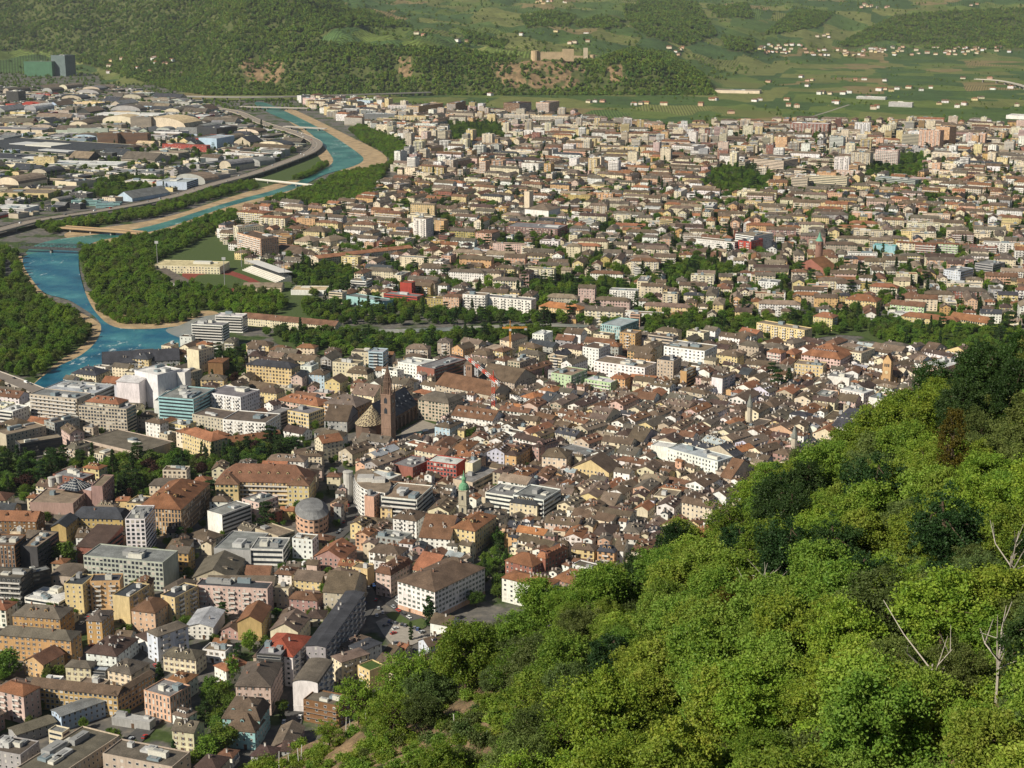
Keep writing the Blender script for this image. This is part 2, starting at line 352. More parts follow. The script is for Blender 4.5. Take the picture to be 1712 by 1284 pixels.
def zfar(X, Y):
    X = np.asarray(X, float); Y = np.asarray(Y, float)
    px = 856 + FPX * X / (.985 * Y)
    h = np.stack([np.interp(Y, [d for d, _ in c[1]], [z for _, z in c[1]]) for c in COLS], 0)
    k = np.clip(np.searchsorted(CPX, px) - 1, 0, len(COLS) - 2); t = np.clip((px - CPX[k]) / (CPX[k + 1] - CPX[k]), 0, 1); t = t * t * (3 - 2 * t)
    ii = np.indices(px.shape); z = h[(k,) + tuple(ii)] * (1 - t) + h[(k + 1,) + tuple(ii)] * t
    amp = np.clip(z / 60, 0, 1) * np.where(px < 620, 30, 17)
    face = np.clip(z / 25, 0, 1) * np.clip((150 - z) / 60, 0, 1) * np.clip((6050 - Y) / 150, 0, 1) * np.clip((px - 380) / 60, 0, 1) * np.clip((1180 - px) / 60, 0, 1)
    z = z + 13 * face * (np.abs(np.sin(X / 41 + 1.3 * np.sin(X / 97) + Y / 260)) - .5)
    return z + amp * fbm(X, Y, 420, 3) * np.where(px < 1100, 1.0, .75) + np.clip(z / 60, 0, 1) * 4 * fbm(X, Y, 90, 5)
FOREST = [[(-300, -60), (500, -60), (610, 38), (640, 42), (560, 47), (530, 62), (560, 74), (640, 76), (740, 80), (870, 96), (870, 175), (430, 175), (280, 150), (160, 112), (60, 84), (-300, 90)],
          [(700, 78), (800, 88), (860, 98), (900, 98), (1000, 100), (1060, 80), (1120, 90), (1175, 125), (1200, 165), (700, 175)],
          [(870, 28), (920, 18), (965, 26), (950, 44), (880, 46)], [(955, 40), (1010, 25), (1060, 40), (1030, 48), (970, 46)], [(1040, 10), (1110, -5), (1165, 5), (1200, 58), (1150, 78), (1085, 62), (1050, 40)],
          [(1400, 76), (1440, 52), (1500, 26), (1600, 18), (1800, 10), (1800, 80), (1560, 84), (1475, 66), (1430, 80)], [(1275, 58), (1330, 15), (1395, 22), (1370, 45), (1300, 58)],
          [(560, 18), (610, 14), (650, 30), (695, 44), (640, 46), (590, 40)], [(770, 50), (850, 70), (840, 82), (780, 70)], [(1180, 10), (1250, 6), (1260, 30), (1200, 30)], [(1205, 60), (1260, 66), (1265, 90), (1215, 84)]]
ROCK = [[(812, 106), (870, 100), (960, 100), (985, 118), (960, 150), (845, 152)], [(395, 108), (425, 92), (480, 108), (470, 140), (410, 142)], [(1010, 112), (1040, 104), (1050, 130), (1015, 140)], [(660, 96), (690, 92), (695, 130), (665, 132)]]
def forest_mat():
    m, t, p, vine = field_mat('hill_cover', GREENS + [], 210, 12.0)
    tc = N(t, 'ShaderNodeTexCoord'); v = tc.outputs['Object']
    a = N(t, 'ShaderNodeAttribute', attribute_name='cover'); s = N(t, 'ShaderNodeSeparateColor'); t.links.new(a.outputs[0], s.inputs[0])
    n = noise(t, .05, 4, v); fl = ramp(t, n.outputs[0], [(.3, (.045, .060, .02)), (.7, (.10, .11, .036))])
    mp = N(t, 'ShaderNodeMapping'); mp.inputs['Scale'].default_value = (.05, .05, .012); t.links.new(v, mp.inputs[0])
    nrk = noise(t, 1.0, 6, mp.outputs[0], .7); rk = ramp(t, nrk.outputs[0], [(.32, (.07, .06, .03)), (.5, (.19, .13, .07)), (.68, (.32, .22, .12))])
    nm = noise(t, .022, 4, v)
    def wob(src):
        ad = N(t, 'ShaderNodeMath', operation='ADD'); t.links.new(src, ad.inputs[0])
        sb = N(t, 'ShaderNodeMath', operation='MULTIPLY_ADD'); sb.inputs[1].default_value = 1.1; sb.inputs[2].default_value = -.55
        t.links.new(nm.outputs[0], sb.inputs[0]); t.links.new(sb.outputs[0], ad.inputs[1])
        return ramp(t, ad.outputs[0], [(.46, (0, 0, 0)), (.54, (1, 1, 1))]).outputs[0]
    c = mixc(t, vine, fl.outputs[0], wob(s.outputs[0])); c = mixc(t, c, rk.outputs[0], wob(s.outputs[1]))
    t.links.new(c, p.inputs['Base Color'])
    return m
M_HILL = forest_mat()
def polar_grid(pxs, Ds):
    P, Dd = np.meshgrid(pxs, Ds); X = (P - 856) / FPX * .985 * Dd
    return X, Dd
pxs = np.arange(-420, 2140, 9.0); Ds = np.concatenate([np.arange(5400, 6300, 22), np.arange(6300, 8000, 45), np.arange(8000, 12600, 110)])
X, Y = polar_grid(pxs, Ds); Z = zfar(X, Y) - 1.2
nx, ny = len(pxs), len(Ds)
me = bpy.data.meshes.new('hills'); verts = np.stack([X, Y, Z], -1).reshape(-1, 3)
idx = np.arange(nx * ny).reshape(ny, nx); q = np.stack([idx[:-1, :-1], idx[:-1, 1:], idx[1:, 1:], idx[1:, :-1]], -1).reshape(-1, 4)
me.from_pydata(verts.tolist(), [], q.tolist()); me.polygons.foreach_set('use_smooth', [True] * len(q))
PX, PY = PJ(verts[:, 0], verts[:, 1], verts[:, 2])
cov = np.zeros((len(verts), 4), np.float32); cov[:, 3] = 1
for f_ in FOREST: cov[inpoly(PX, PY, f_), 0] = 1
for f_ in ROCK: cov[inpoly(PX, PY, f_), 1] = .60
a_ = me.attributes.new('cover', 'FLOAT_COLOR', 'POINT'); a_.data.foreach_set('color', cov.ravel()); me.materials.append(M_HILL)
tag(put('hills', me), kind='structure')

# ------------------------------------------------------------------ near hillside on which the wood stands
PA, PB, PZ = .507, -.228, 329.7
def on_slope(px, py, off):
    x = (px - 856) / FPX; y = (py - 642) / FPX; d = np.array([x, CP - y * SP, -SP - y * CP]); t = (PZ + off - CAMH) / (d[2] - PA * d[0] - PB * d[1]); return tuple((d * t)[:2])
EDGE = np.array([(-100, -60), (-85, 60), (-72, 150)] + [on_slope(*q) for q in ((425, 1290, 0), (490, 1262, 0), (545, 1238, 0), (600, 1206, 0), (650, 1176, 0), (690, 1150, 2), (745, 1105, 5), (800, 1055, 6), (900, 1003, 6), (1000, 953, 6), (1100, 903, 6), (1200, 862, 6), (1260, 803, 6), (1300, 768, 6), (1380, 732, 6), (1450, 702, 6), (1500, 672, 6), (1560, 632, 6), (1640, 604, 6))] + [(100, 268), (140, 270), (320, 300)], float)
def edge_dist_exact(x, y):
    """signed distance to the hill's shoulder, positive on the hill"""
    x = np.asarray(x, float); y = np.asarray(y, float); best = np.full(x.shape, 1e9); sg = np.ones(x.shape)
    for (x0, y0), (x1, y1) in zip(EDGE[:-1], EDGE[1:]):
        dx, dy = x1 - x0, y1 - y0; t = np.clip(((x - x0) * dx + (y - y0) * dy) / (dx * dx + dy * dy), 0, 1)
        d = np.hypot(x - x0 - t * dx, y - y0 - t * dy); c = dx * (y - y0) - dy * (x - x0)
        k = d < best - 1e-9; best = np.where(k, d, best); sg = np.where(k, np.where(c > 0, -1, 1), sg)
    return best * sg
def zhill_exact(x, y):
    s = edge_dist_exact(x, y); z = PZ + PA * np.asarray(x) + PB * np.asarray(y)
    z = z + 1.1 * fbm(np.asarray(x, float), np.asarray(y, float), 40, 11) + .35 * fbm(np.asarray(x, float), np.asarray(y, float), 9, 12)
    return np.maximum(z - np.where(s < 0, .95 * -s, 0) - np.where(s < 0, 0, 0), -4)
_hx, _hy = np.arange(-430, 470, 2.0), np.arange(-70, 730, 2.0)
_HX, _HY = np.meshgrid(_hx, _hy); _HE, _HZ = edge_dist_exact(_HX, _HY), zhill_exact(_HX, _HY)
def _look(A, x, y):
    if isinstance(x, np.ndarray) and x.size == 1: return np.array([_look1(A, float(x.ravel()[0]), float(np.ravel(y)[0]))])
    return np.array([_look1(A, float(a), float(b)) for a, b in zip(np.ravel(x), np.ravel(y))]).reshape(np.shape(x))
def _look1(A, x, y):
    u = min(max((x + 430) / 2, 0), len(_hx) - 1.001); v = min(max((y + 70) / 2, 0), len(_hy) - 1.001); i, j = int(u), int(v); u -= i; v -= j
    return (A[j, i] * (1 - u) + A[j, i + 1] * u) * (1 - v) + (A[j + 1, i] * (1 - u) + A[j + 1, i + 1] * u) * v
def edge_dist(x, y): return _look(_HE, x, y)
def zhill(x, y): return _look(_HZ, x, y)
def soil_mat():
    m, t, p = new_mat('woodland_soil'); tc = N(t, 'ShaderNodeTexCoord'); v = tc.outputs['Object']
    n = noise(t, .25, 5, v); n2 = noise(t, 2.2, 4, v)
    r = ramp(t, n.outputs[0], [(.28, (.05, .045, .018)), (.45, (.15, .10, .05)), (.62, (.26, .17, .09)), (.78, (.33, .24, .14))]); r2 = ramp(t, n2.outputs[0], [(.3, (.6,) * 3), (.7, (1.2,) * 3)])
    t.links.new(mixc(t, r.outputs[0], r2.outputs[0], 1, 'MULTIPLY'), p.inputs['Base Color']); p.inputs['Roughness'].default_value = .95
    b = N(t, 'ShaderNodeBump'); b.inputs['Strength'].default_value = .7; b.inputs['Distance'].default_value = .4; t.links.new(n2.outputs[0], b.inputs['Height']); t.links.new(b.outputs[0], p.inputs['Normal'])
    return m
M_SOIL = soil_mat()
xs = np.concatenate([np.arange(-420, -60, 12), np.arange(-60, 110, 2.5), np.arange(110, 460, 12)]); ys = np.concatenate([np.arange(-60, 80, 8), np.arange(80, 300, 2.5), np.arange(300, 720, 12)])
X, Y = np.meshgrid(xs, ys); Z = zhill_exact(X, Y); nx, ny = len(xs), len(ys)
me = bpy.data.meshes.new('hillside'); idx = np.arange(nx * ny).reshape(ny, nx)
me.from_pydata(np.stack([X, Y, Z], -1).reshape(-1, 3).tolist(), [], np.stack([idx[:-1, :-1], idx[:-1, 1:], idx[1:, 1:], idx[1:, :-1]], -1).reshape(-1, 4).tolist())
me.polygons.foreach_set('use_smooth', [True] * len(me.polygons)); me.materials.append(M_SOIL); tag(put('hillside', me), kind='structure')
# ------------------------------------------------------------------ buildings
MATS = [M_WALL, M_ROOF, M_TRIM, M_GLASS]
WALL, ROOF, TRIM, GLASS = 0, 1, 2, 3
FRAME_COLS = [(.62, .60, .56), (.16, .09, .05), (.05, .10, .06), (.20, .15, .10)]
GL = (1, 1, 1)
def jit(c, a=.10):
    k = 1 + rng.uniform(-a, a); return tuple(min(.9, max(.01, x * k * (1 + rng.uniform(-.04, .04)))) for x in c)
_cache = {}
def cached(key, fn):
    if key not in _cache: _cache[key] = fn()
    return _cache[key]
def win_mesh(style, w, h, ci, var=0):
    def mk():
        b = MB(); fc = FRAME_COLS[ci if style == 's' else 0]; fr = FRAME_COLS[0]; t = .12
        for x0, x1, z0, z1 in ((-w / 2, w / 2, h / 2 - t, h / 2), (-w / 2, w / 2, -h / 2, -h / 2 + t), (-w / 2, -w / 2 + t, -h / 2, h / 2), (w / 2 - t, w / 2, -h / 2, h / 2)):
            b.box(x0, x1, -.10, 0, z0, z1, fr, TRIM)
        b.face([(-w / 2, -.03, -h / 2), (w / 2, -.03, -h / 2), (w / 2, -.03, h / 2), (-w / 2, -.03, h / 2)], GL, GLASS)
        if var == 1: b.box(-w / 2 + t, w / 2 - t, -.07, -.02, h * .02, h / 2 - t, (.52, .48, .40), TRIM)
        if var == 2: b.box(-w / 2 + t, w / 2 - t, -.08, -.02, -h / 2 + t, h / 2 - t, fc if style == 's' else (.55, .52, .46), TRIM)
        if var == 3: b.box(-w / 2 + t, w / 2 - t, -.07, -.02, h * .28, h / 2 - t, (.45, .42, .36), TRIM)
        if style == 's' and var != 2:
            for s in (-1, 1): b.box(s * (w / 2 + .26) - .26, s * (w / 2 + .26) + .26, -.07, 0, -h / 2, h / 2, fc, TRIM)
        return b.mesh('window', MATS)
    return cached(('win', style, round(w, 1), round(h, 1), ci if style == 's' else 0, var), mk)
def chimney_mesh(k):
    def mk():
        b = MB(); c = [(.42, .36, .30), (.55, .52, .48), (.30, .16, .11)][k]
        b.box(-.45, .45, -.35, .35, -1.6, 1.25, c, WALL); b.box(-.58, .58, -.48, .48, 1.25, 1.42, (.3, .28, .25), TRIM); b.box(-.3, .3, -.22, .22, 1.42, 1.7, (.12, .08, .06), ROOF)
        return b.mesh('chimney', MATS)
    return cached(('chim', k), mk)
def dormer_mesh(wc, rc):
    def mk():
        b = MB(); b.box(-.95, .95, 0, 2.4, -.5, 1.35, PAL[wc], WALL)
        b.face([(-.6, -.04, .15), (.6, -.04, .15), (.6, -.04, 1.15), (-.6, -.04, 1.15)], GL, GLASS)
        e = 1.2; b.face([(-e, -.3, 1.3), (0, -.3, 1.95), (0, 3.2, 1.95), (-e, 3.2, 1.3)], RCOL[rc], ROOF); b.face([(e, 3.2, 1.3), (0, 3.2, 1.95), (0, -.3, 1.95), (e, -.3, 1.3)], RCOL[rc], ROOF)
        b.face([(-e, -.3, 1.3), (e, -.3, 1.3), (0, -.3, 1.95)], PAL[wc], WALL)
        return b.mesh('dormer', MATS)
    return cached(('dorm', wc, rc), mk)
def make_roof(mb, wm, La, Lb, H, typ, rise, rc, wc, ov=.55):
    a, b = La / 2 + ov, Lb / 2 + ov; z0, z1 = H, H + rise
    if typ == 'hip':
        if a >= b: r0, r1 = (-(a - b * .95), 0, z1), (a - b * .95, 0, z1)
        else: r0, r1 = (0, -(b - a * .95), z1), (0, b - a * .95, z1)
        c = [(-a, -b, z0), (a, -b, z0), (a, b, z0), (-a, b, z0)]
        if a >= b: fs = [(c[0], c[1], r1, r0), (c[1], c[2], r1), (c[2], c[3], r0, r1), (c[3], c[0], r0)]
        else: fs = [(c[0], c[1], r0), (c[1], c[2], r1, r0), (c[2], c[3], r1), (c[3], c[0], r0, r1)]
        for f in fs: mb.face(f, rc, ROOF)
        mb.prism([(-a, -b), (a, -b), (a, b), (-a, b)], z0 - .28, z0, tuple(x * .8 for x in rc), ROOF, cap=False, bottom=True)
    elif typ in ('gu', 'gv'):
        A, B = (a, b) if typ == 'gu' else (b, a)
        sw = (lambda p: p) if typ == 'gu' else (lambda p: (-p[1], p[0], p[2]))
        t = .28
        for s in (-1, 1):
            zl = z0 - ov * rise / (B - ov)
            top = [(-A, s * B, zl), (A, s * B, zl), (A, 0, z1), (-A, 0, z1)]
            if s > 0: top = top[::-1]
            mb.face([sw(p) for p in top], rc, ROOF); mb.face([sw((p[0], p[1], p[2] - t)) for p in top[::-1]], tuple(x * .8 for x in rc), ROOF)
            mb.face([sw(p) for p in ((-A, s * B, zl - t), (A, s * B, zl - t), (A, s * B, zl), (-A, s * B, zl))], rc, ROOF)
            for e in (-1, 1): mb.face([sw(p) for p in ((e * A, s * B, zl - t), (e * A, 0, z1 - t), (e * A, 0, z1), (e * A, s * B, zl))], rc, ROOF)
        wa, wb = (La / 2, Lb / 2) if typ == 'gu' else (Lb / 2, La / 2)
        for e in (-1, 1): wm.face([sw(p) for p in ((e * wa, -wb, z0), (e * wa, wb, z0), (e * wa, 0, z0 + (z1 - z0) - .3))], wc, WALL)
    elif typ == 'man':
        k = min(La, Lb) * .13 + .6; m = rise * .62
        c = [(-a, -b), (a, -b), (a, b), (-a, b)]; d = [(-a + k, -b + k), (a - k, -b + k), (a - k, b - k), (-a + k, b - k)]
        for i in range(4):
            j = (i + 1) % 4; mb.face([(*c[i], z0), (*c[j], z0), (*d[j], z0 + m), (*d[i], z0 + m)], rc, ROOF)
        A, B = a - k, b - k
        if A >= B: r0, r1 = (-(A - B * .9), 0, z1), (A - B * .9, 0, z1); fs = [(0, 1, r1, r0), (1, 2, r1), (2, 3, r0, r1), (3, 0, r0)]
        else: r0, r1 = (0, -(B - A * .9), z1), (0, B - A * .9, z1); fs = [(0, 1, r0), (1, 2, r1, r0), (2, 3, r1), (3, 0, r0, r1)]
        rc2 = tuple(x * 1.05 for x in rc)
        for f in fs: mb.face([(*d[f[0]], z0 + m), (*d[f[1]], z0 + m)] + [p for p in f[2:]], rc2, ROOF)
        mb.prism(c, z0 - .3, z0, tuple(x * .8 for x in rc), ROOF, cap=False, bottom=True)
    elif typ == 'shed':
        mb.face([(-a, -b, z0), (a, -b, z0), (a, b, z1), (-a, b, z1)], rc, ROOF)
        mb.face([(-a, b, z0 - .3), (a, b, z0 - .3), (a, b, z1), (-a, b, z1)], wc, WALL)
        for e in (-1, 1): mb.face([(e * a, -b, z0), (e * a, b, z0), (e * a, b, z1)], wc, WALL)
        mb.prism([(-a, -b), (a, -b), (a, b), (-a, b)], z0 - .3, z0, rc, ROOF, cap=False, bottom=True)
    elif typ == 'barrel':
        n = 8
        for i in range(n):
            t0, t1 = math.pi * i / n, math.pi * (i + 1) / n
            p = lambda t: (-a * math.cos(t), z0 + rise * math.sin(t))
            (x0, q0), (x1, q1) = p(t0), p(t1); mb.face([(x0, -b, q0), (x1, -b, q1), (x1, b, q1), (x0, b, q0)], rc, ROOF)
            for e in (-1, 1): wm.face([(x0, e * Lb / 2, z0), (x1, e * Lb / 2, z0), (x1, e * Lb / 2, q1), (x0, e * Lb / 2, q0)], wc, WALL)
    else:       # flat with parapet
        a, b = La / 2, Lb / 2; t, hp = .32, .65
        mb.face([(-a + t, -b + t, z0), (a - t, -b + t, z0), (a - t, b - t, z0), (-a + t, b - t, z0)], rc, ROOF)
        o = [(-a, -b), (a, -b), (a, b), (-a, b)]; i_ = [(-a + t, -b + t), (a - t, -b + t), (a - t, b - t), (-a + t, b - t)]
        for i in range(4):
            j = (i + 1) % 4
            wm.face([(*o[i], z0 + hp), (*o[j], z0 + hp), (*i_[j], z0 + hp), (*i_[i], z0 + hp)], tuple(x * .9 for x in wc), WALL)
            wm.face([(*i_[j], z0), (*i_[i], z0), (*i_[i], z0 + hp), (*i_[j], z0 + hp)], wc, WALL)
            wm.face([(*o[i], z0), (*o[j], z0), (*o[j], z0 + hp), (*o[i], z0 + hp)], wc, WALL)
def faces_of(b):
    La, Lb = b['La'], b['Lb']
    return dict(f=((0, -Lb / 2), 0.0, La), s=((La / 2, 0), math.pi / 2, Lb), b=((0, Lb / 2), math.pi, La), l=((-La / 2, 0), -math.pi / 2, Lb))
def win_layout(b, key):
    """[(t along face, z, w, h, style)] for one face"""
    st = b['fs'] if key in 'fb' else b['ss']
    L = b['La'] if key in 'fb' else b['Lb']; H = b['H']; nf = b['nf']; fh = H / nf; out = []
    if st == 'n' or L < 3: return out
    if st == 'r':
        for i in range(nf): out.append((0, (i + .58) * fh, L - 1.0, fh * .48, 'r'))
        return out
    sp, wd, ht = {'p': (3.1, 1.15, 1.55), 's': (3.3, 1.1, 1.65), 'g': (2.7, 1.9, fh * .62), 't': (2.2, 1.2, fh * .78), 'w': (4.2, 1.7, 1.5)}[st]
    n = max(1, int((L - .8) / sp)); off = (L - 0) / n
    rr = random.Random(int(b['seed'] * 1000) + ord(key))
    for i in range(nf):
        for j in range(n):
            if st in 'psw' and rr.random() < .07: continue
            out.append((-L / 2 + (j + .5) * off, (i + .56) * fh, wd, min(ht, fh * .8), st))
    return out
def emit_face_windows(mb, b, key, frame=True):
    (cx, cy), rz, L = faces_of(b)[key]; c, s = math.cos(rz), math.sin(rz)
    def P(t, o, z): return (cx + t * c + o * s, cy + t * s - o * c, z)
    fr = FRAME_COLS[b['ci']]; rv = random.Random(int(b['seed'] * 5000) + ord(key))
    for t, z, w, h, st in win_layout(b, key):
        if st == 'r':
            mb.face([P(-w / 2, .06, z - h / 2), P(w / 2, .06, z - h / 2), P(w / 2, .06, z + h / 2), P(-w / 2, .06, z + h / 2)], GL, GLASS)
            continue
        if frame:
            e = .5 if st == 's' else .12
            mb.face([P(t - w / 2 - e, .05, z - h / 2 - .1), P(t + w / 2 + e, .05, z - h / 2 - .1), P(t + w / 2 + e, .05, z + h / 2 + .1), P(t - w / 2 - e, .05, z + h / 2 + .1)], fr if st == 's' else FRAME_COLS[0], TRIM)
        u = rv.random(); k = 0 if u < .72 else .5 if u < .86 else 1.0       # how far the blind is down
        if k < 1: mb.face([P(t - w / 2, .09, z - h / 2), P(t + w / 2, .09, z - h / 2), P(t + w / 2, .09, z + h / 2 - k * h), P(t - w / 2, .09, z + h / 2 - k * h)], GL, GLASS)
        if k > 0 and frame: mb.face([P(t - w / 2, .09, z + h / 2 - k * h), P(t + w / 2, .09, z + h / 2 - k * h), P(t + w / 2, .09, z + h / 2), P(t - w / 2, .09, z + h / 2)], (.50, .46, .39), TRIM)
def balc_segments(b, key):
    L = b['La'] if key == 'f' else b['Lb']; m = b['bal'].get(key)
    if not m: return []
    if m == 'full': return [(0, L - 1.5)]
    n = max(1, int(L / 9)); w = min(4.2, L / n * .55)
    return [(-L / 2 + (i + .5) * L / n, w) for i in range(n)]
def balcony_mesh(w, col):
    def mk():
        q = MB(); d = 1.35; q.box(-w / 2, w / 2, -d, 0, -.18, 0, (.5, .48, .44), TRIM, bottom=True)
        q.box(-w / 2, w / 2, -d - .06, -d + .04, 0, 1.0, col, TRIM)
        for s in (-1, 1): q.box(s * w / 2 - .05, s * w / 2 + .05, -d, 0, 0, 1.0, col, TRIM)
        return q.mesh('balcony', MATS)
    return cached(('bal', round(w, 1), tuple(round(x, 2) for x in col)), mk)
def slope_z(b, x, y):
    La, Lb, H, r, t = b['La'], b['Lb'], b['H'], b['rise'], b['roof']
    fx, fy = 1 - abs(x) / (La / 2), 1 - abs(y) / (Lb / 2)
    if t == 'gu': return H + r * fy
    if t == 'gv': return H + r * fx
    if t == 'hip': return H + r * min(1, min((La / 2 - abs(x)), (Lb / 2 - abs(y))) / (min(La, Lb) / 2))
    if t == 'man':
        k = min(La, Lb) * .13 + .6; dd = min(La / 2 - abs(x), Lb / 2 - abs(y))
        return H + r * .62 * min(1, dd / k) + r * .38 * max(0, min(1, (dd - k) / (min(La, Lb) / 2 - k + .01)))
    return H
def roof_bits(b):
    """chimneys [(x, y, z)] and dormers [(x, y, z, rz)]"""
    rr = random.Random(int(b['seed'] * 7777)); La, Lb = b['La'], b['Lb']; ch = []; dm = []
    if b['roof'] in ('hip', 'gu', 'gv', 'man'):
        for _ in range(b['nch']):
            x = rr.uniform(-.32, .32) * La; y = rr.uniform(-.32, .32) * Lb; ch.append((x, y, slope_z(b, x, y)))
        nd = b['ndo']
        if nd:
            k = .10 if b['roof'] == 'man' else .22
            for i in range(nd):
                if b['roof'] != 'gv':
                    x = (-.5 + (i + .5) / nd) * La * (.92 if b['roof'] == 'gu' else .62 if b['roof'] == 'hip' else .9); y = -Lb * (.5 - k); dm.append((x, y, slope_z(b, x, y), 0.0))
                if b['roof'] in ('gv', 'man', 'hip') and (b['roof'] == 'gv' or Lb > La * 1.2):
                    y = (-.5 + (i + .5) / nd) * Lb * (.92 if b['roof'] == 'gv' else .62); x = La * (.5 - k); dm.append((x, y, slope_z(b, x, y), math.pi / 2))
    return ch, dm
def gen(b, mode, parent=None):
    La, Lb, H = b['La'], b['Lb'], b['H']; wc, rc = b['wcol'], b['rcol']
    wm, rm = MB(), MB()
    wm.prism([(-La / 2, -Lb / 2), (La / 2, -Lb / 2), (La / 2, Lb / 2), (-La / 2, Lb / 2)], -1, H, wc, WALL, cap=False)
    if b['base']: wm.prism([(-La / 2 - .08, -Lb / 2 - .08), (La / 2 + .08, -Lb / 2 - .08), (La / 2 + .08, Lb / 2 + .08), (-La / 2 - .08, Lb / 2 + .08)], -1, 3.0, b['base'], WALL)
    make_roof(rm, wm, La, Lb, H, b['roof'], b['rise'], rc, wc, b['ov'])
    ch, dm = roof_bits(b)
    rr = random.Random(int(b['seed'] * 991))
    units = []
    if b['roof'] == 'flat':
        for _ in range(b['nun']):
            ux, uy = rr.uniform(-.34, .34) * La, rr.uniform(-.34, .34) * Lb; units.append((ux, uy, rr.uniform(1.2, max(1.5, La * .13)), rr.uniform(1.0, max(1.3, Lb * .16)), rr.choice([1.2, 1.6, 2.4, 3.0]), rr.choice([(.5, .5, .48), (.3, .3, .29), (.6, .58, .5), (.2, .25, .27)])))
    if mode == 'mass':
        mb = wm
        for f_, c_, m_ in zip(rm.f, rm.c, rm.m): mb.face([rm.v[i] for i in f_], c_, m_)
        for k in 'fsl': emit_face_windows(mb, b, k, False)
        for x, y, z in ch[:2]: mb.box(x - .6, x + .6, y - .5, y + .5, z - 1, z + 1.5, (.40, .34, .29), WALL)
        for x, y, wx, wy, hh, cc in units[:2]: mb.box(x - wx, x + wx, y - wy, y + wy, H, H + hh, cc, TRIM)
        for k in ('f', 's'):
            for t, w in balc_segments(b, k):
                for i in range(1, b['nf']):
                    z = i * H / b['nf'] + .1
                    if k == 'f': mb.box(t - w / 2, t + w / 2, -Lb / 2 - 1.2, -Lb / 2, z - .15, z + .9, b['bcol'], TRIM)
                    else: mb.box(La / 2, La / 2 + 1.2, t - w / 2, t + w / 2, z - .15, z + .9, b['bcol'], TRIM)
        return mb
    if parent is None:
        parent = thing(b['kind'], (b['O'][0], b['O'][1], 0), b['rz'], b.get('label'), b['cat'], b.get('group')); dx = None
        off, rz = (0, 0), 0.0
    else:       # a wing of the same building: parts placed in the main block's frame
        m = parent.location; d = np.array([b['O'][0] - m.x, b['O'][1] - m.y]); a = parent.rotation_euler.z
        off = (d[0] * math.cos(a) + d[1] * math.sin(a), -d[0] * math.sin(a) + d[1] * math.cos(a)); rz = b['rz'] - a
    c, s = math.cos(rz), math.sin(rz)
    def T(x, y): return (off[0] + x * c - y * s, off[1] + x * s + y * c)
    def place(name, me, x, y, z, r=0.0, sc_=None):
        X_, Y_ = T(x, y); return put(name, me, parent, (X_, Y_, z), rz + r, sc_)
    place('wall', wm.mesh('wall', MATS), 0, 0, 0)
    ro = place('roof', rm.mesh('roof', MATS), 0, 0, 0)
    if mode == 'near':
        q = MB(); q.box(-.8, .8, -.12, 0, -.2, 2.5, (.12, .07, .04), TRIM); place('door', q.mesh('door', MATS), rr.uniform(-.3, .3) * La, -Lb / 2, 0)
        q = MB(); q.prism([(-La / 2 - .12, -Lb / 2 - .12), (La / 2 + .12, -Lb / 2 - .12), (La / 2 + .12, Lb / 2 + .12), (-La / 2 - .12, Lb / 2 + .12)], H / b['nf'] - .05, H / b['nf'] + .2, tuple(min(.8, v * 1.12) for v in wc), WALL, bottom=True); place('string_course', q.mesh('string_course', MATS), 0, 0, 0)
    gz = MB()
    for k in 'fsbl':
        if mode == 'near' and k in 'fs':
            (cx, cy), fr, L = faces_of(b)[k]
            for t, z, w_, h_, st in win_layout(b, k):
                x, y = cx + t * math.cos(fr), cy + t * math.sin(fr)
                if st == 'r':
                    place('window_band', win_mesh('p', w_, h_, 0), x, y, z, fr)
                else: place('window', win_mesh(st, w_, h_, b['ci'], rr.choice([0, 0, 0, 0, 1, 2, 3])), x, y, z, fr)
        else: emit_face_windows(gz, b, k, True)
    if gz.f: tag(place('glazing', gz.mesh('glazing', MATS), 0, 0, 0), kind='stuff')
    if mode == 'far':
        q = MB()
        for x, y, z in ch[:3]: q.box(x - .5, x + .5, y - .4, y + .4, z - 1, z + 1.5, (.40, .34, .29), WALL)
        for x, y, wx, wy, hh, cc in units[:3]: q.box(x - wx, x + wx, y - wy, y + wy, H, H + hh, cc, TRIM)
        for k in ('f', 's'):
            for t, w_ in balc_segments(b, k):
                for i in range(1, b['nf']):
                    z = i * H / b['nf'] + .1
                    if k == 'f': q.box(t - w_ / 2, t + w_ / 2, -Lb / 2 - 1.3, -Lb / 2, z - .15, z + .9, b['bcol'], TRIM, bottom=True)
                    else: q.box(La / 2, La / 2 + 1.3, t - w_ / 2, t + w_ / 2, z - .15, z + .9, b['bcol'], TRIM, bottom=True)
        if q.f: tag(place('fittings', q.mesh('fittings', MATS), 0, 0, 0), kind='stuff')
        return parent
    kc = rr.randrange(3)
    for x, y, z in ch: 
        X_, Y_ = x, y; put('chimney', chimney_mesh(kc), ro, (X_, Y_, z + .3), rr.choice([0, math.pi / 2]), (1, 1, rr.uniform(.8, 1.3)))
    for x, y, z, r in dm: put('dormer', dormer_mesh(b['wall'] if b['wall'] in PAL else 'cream', b['rc']), ro, (x, y, z), r)
    for x, y, wx, wy, hh, cc in units:
        q = MB(); q.box(-wx, wx, -wy, wy, 0, hh, cc, TRIM, top=tuple(v * .8 for v in cc)); q.box(-wx * .5, wx * .5, -wy * .5, wy * .5, hh, hh + .25, (.25, .25, .24), TRIM)
        put('rooftop_unit', q.mesh('rooftop_unit', MATS), ro, (x, y, H))
    for k in ('f', 's'):
        (cx, cy), fr, L = faces_of(b)[k]
        for t, w_ in balc_segments(b, k):
            for i in range(1, b['nf']):
                x, y = cx + t * math.cos(fr), cy + t * math.sin(fr); place('balcony', balcony_mesh(w_, b['bcol']), x, y, i * H / b['nf'] + .15, fr)
    return parent
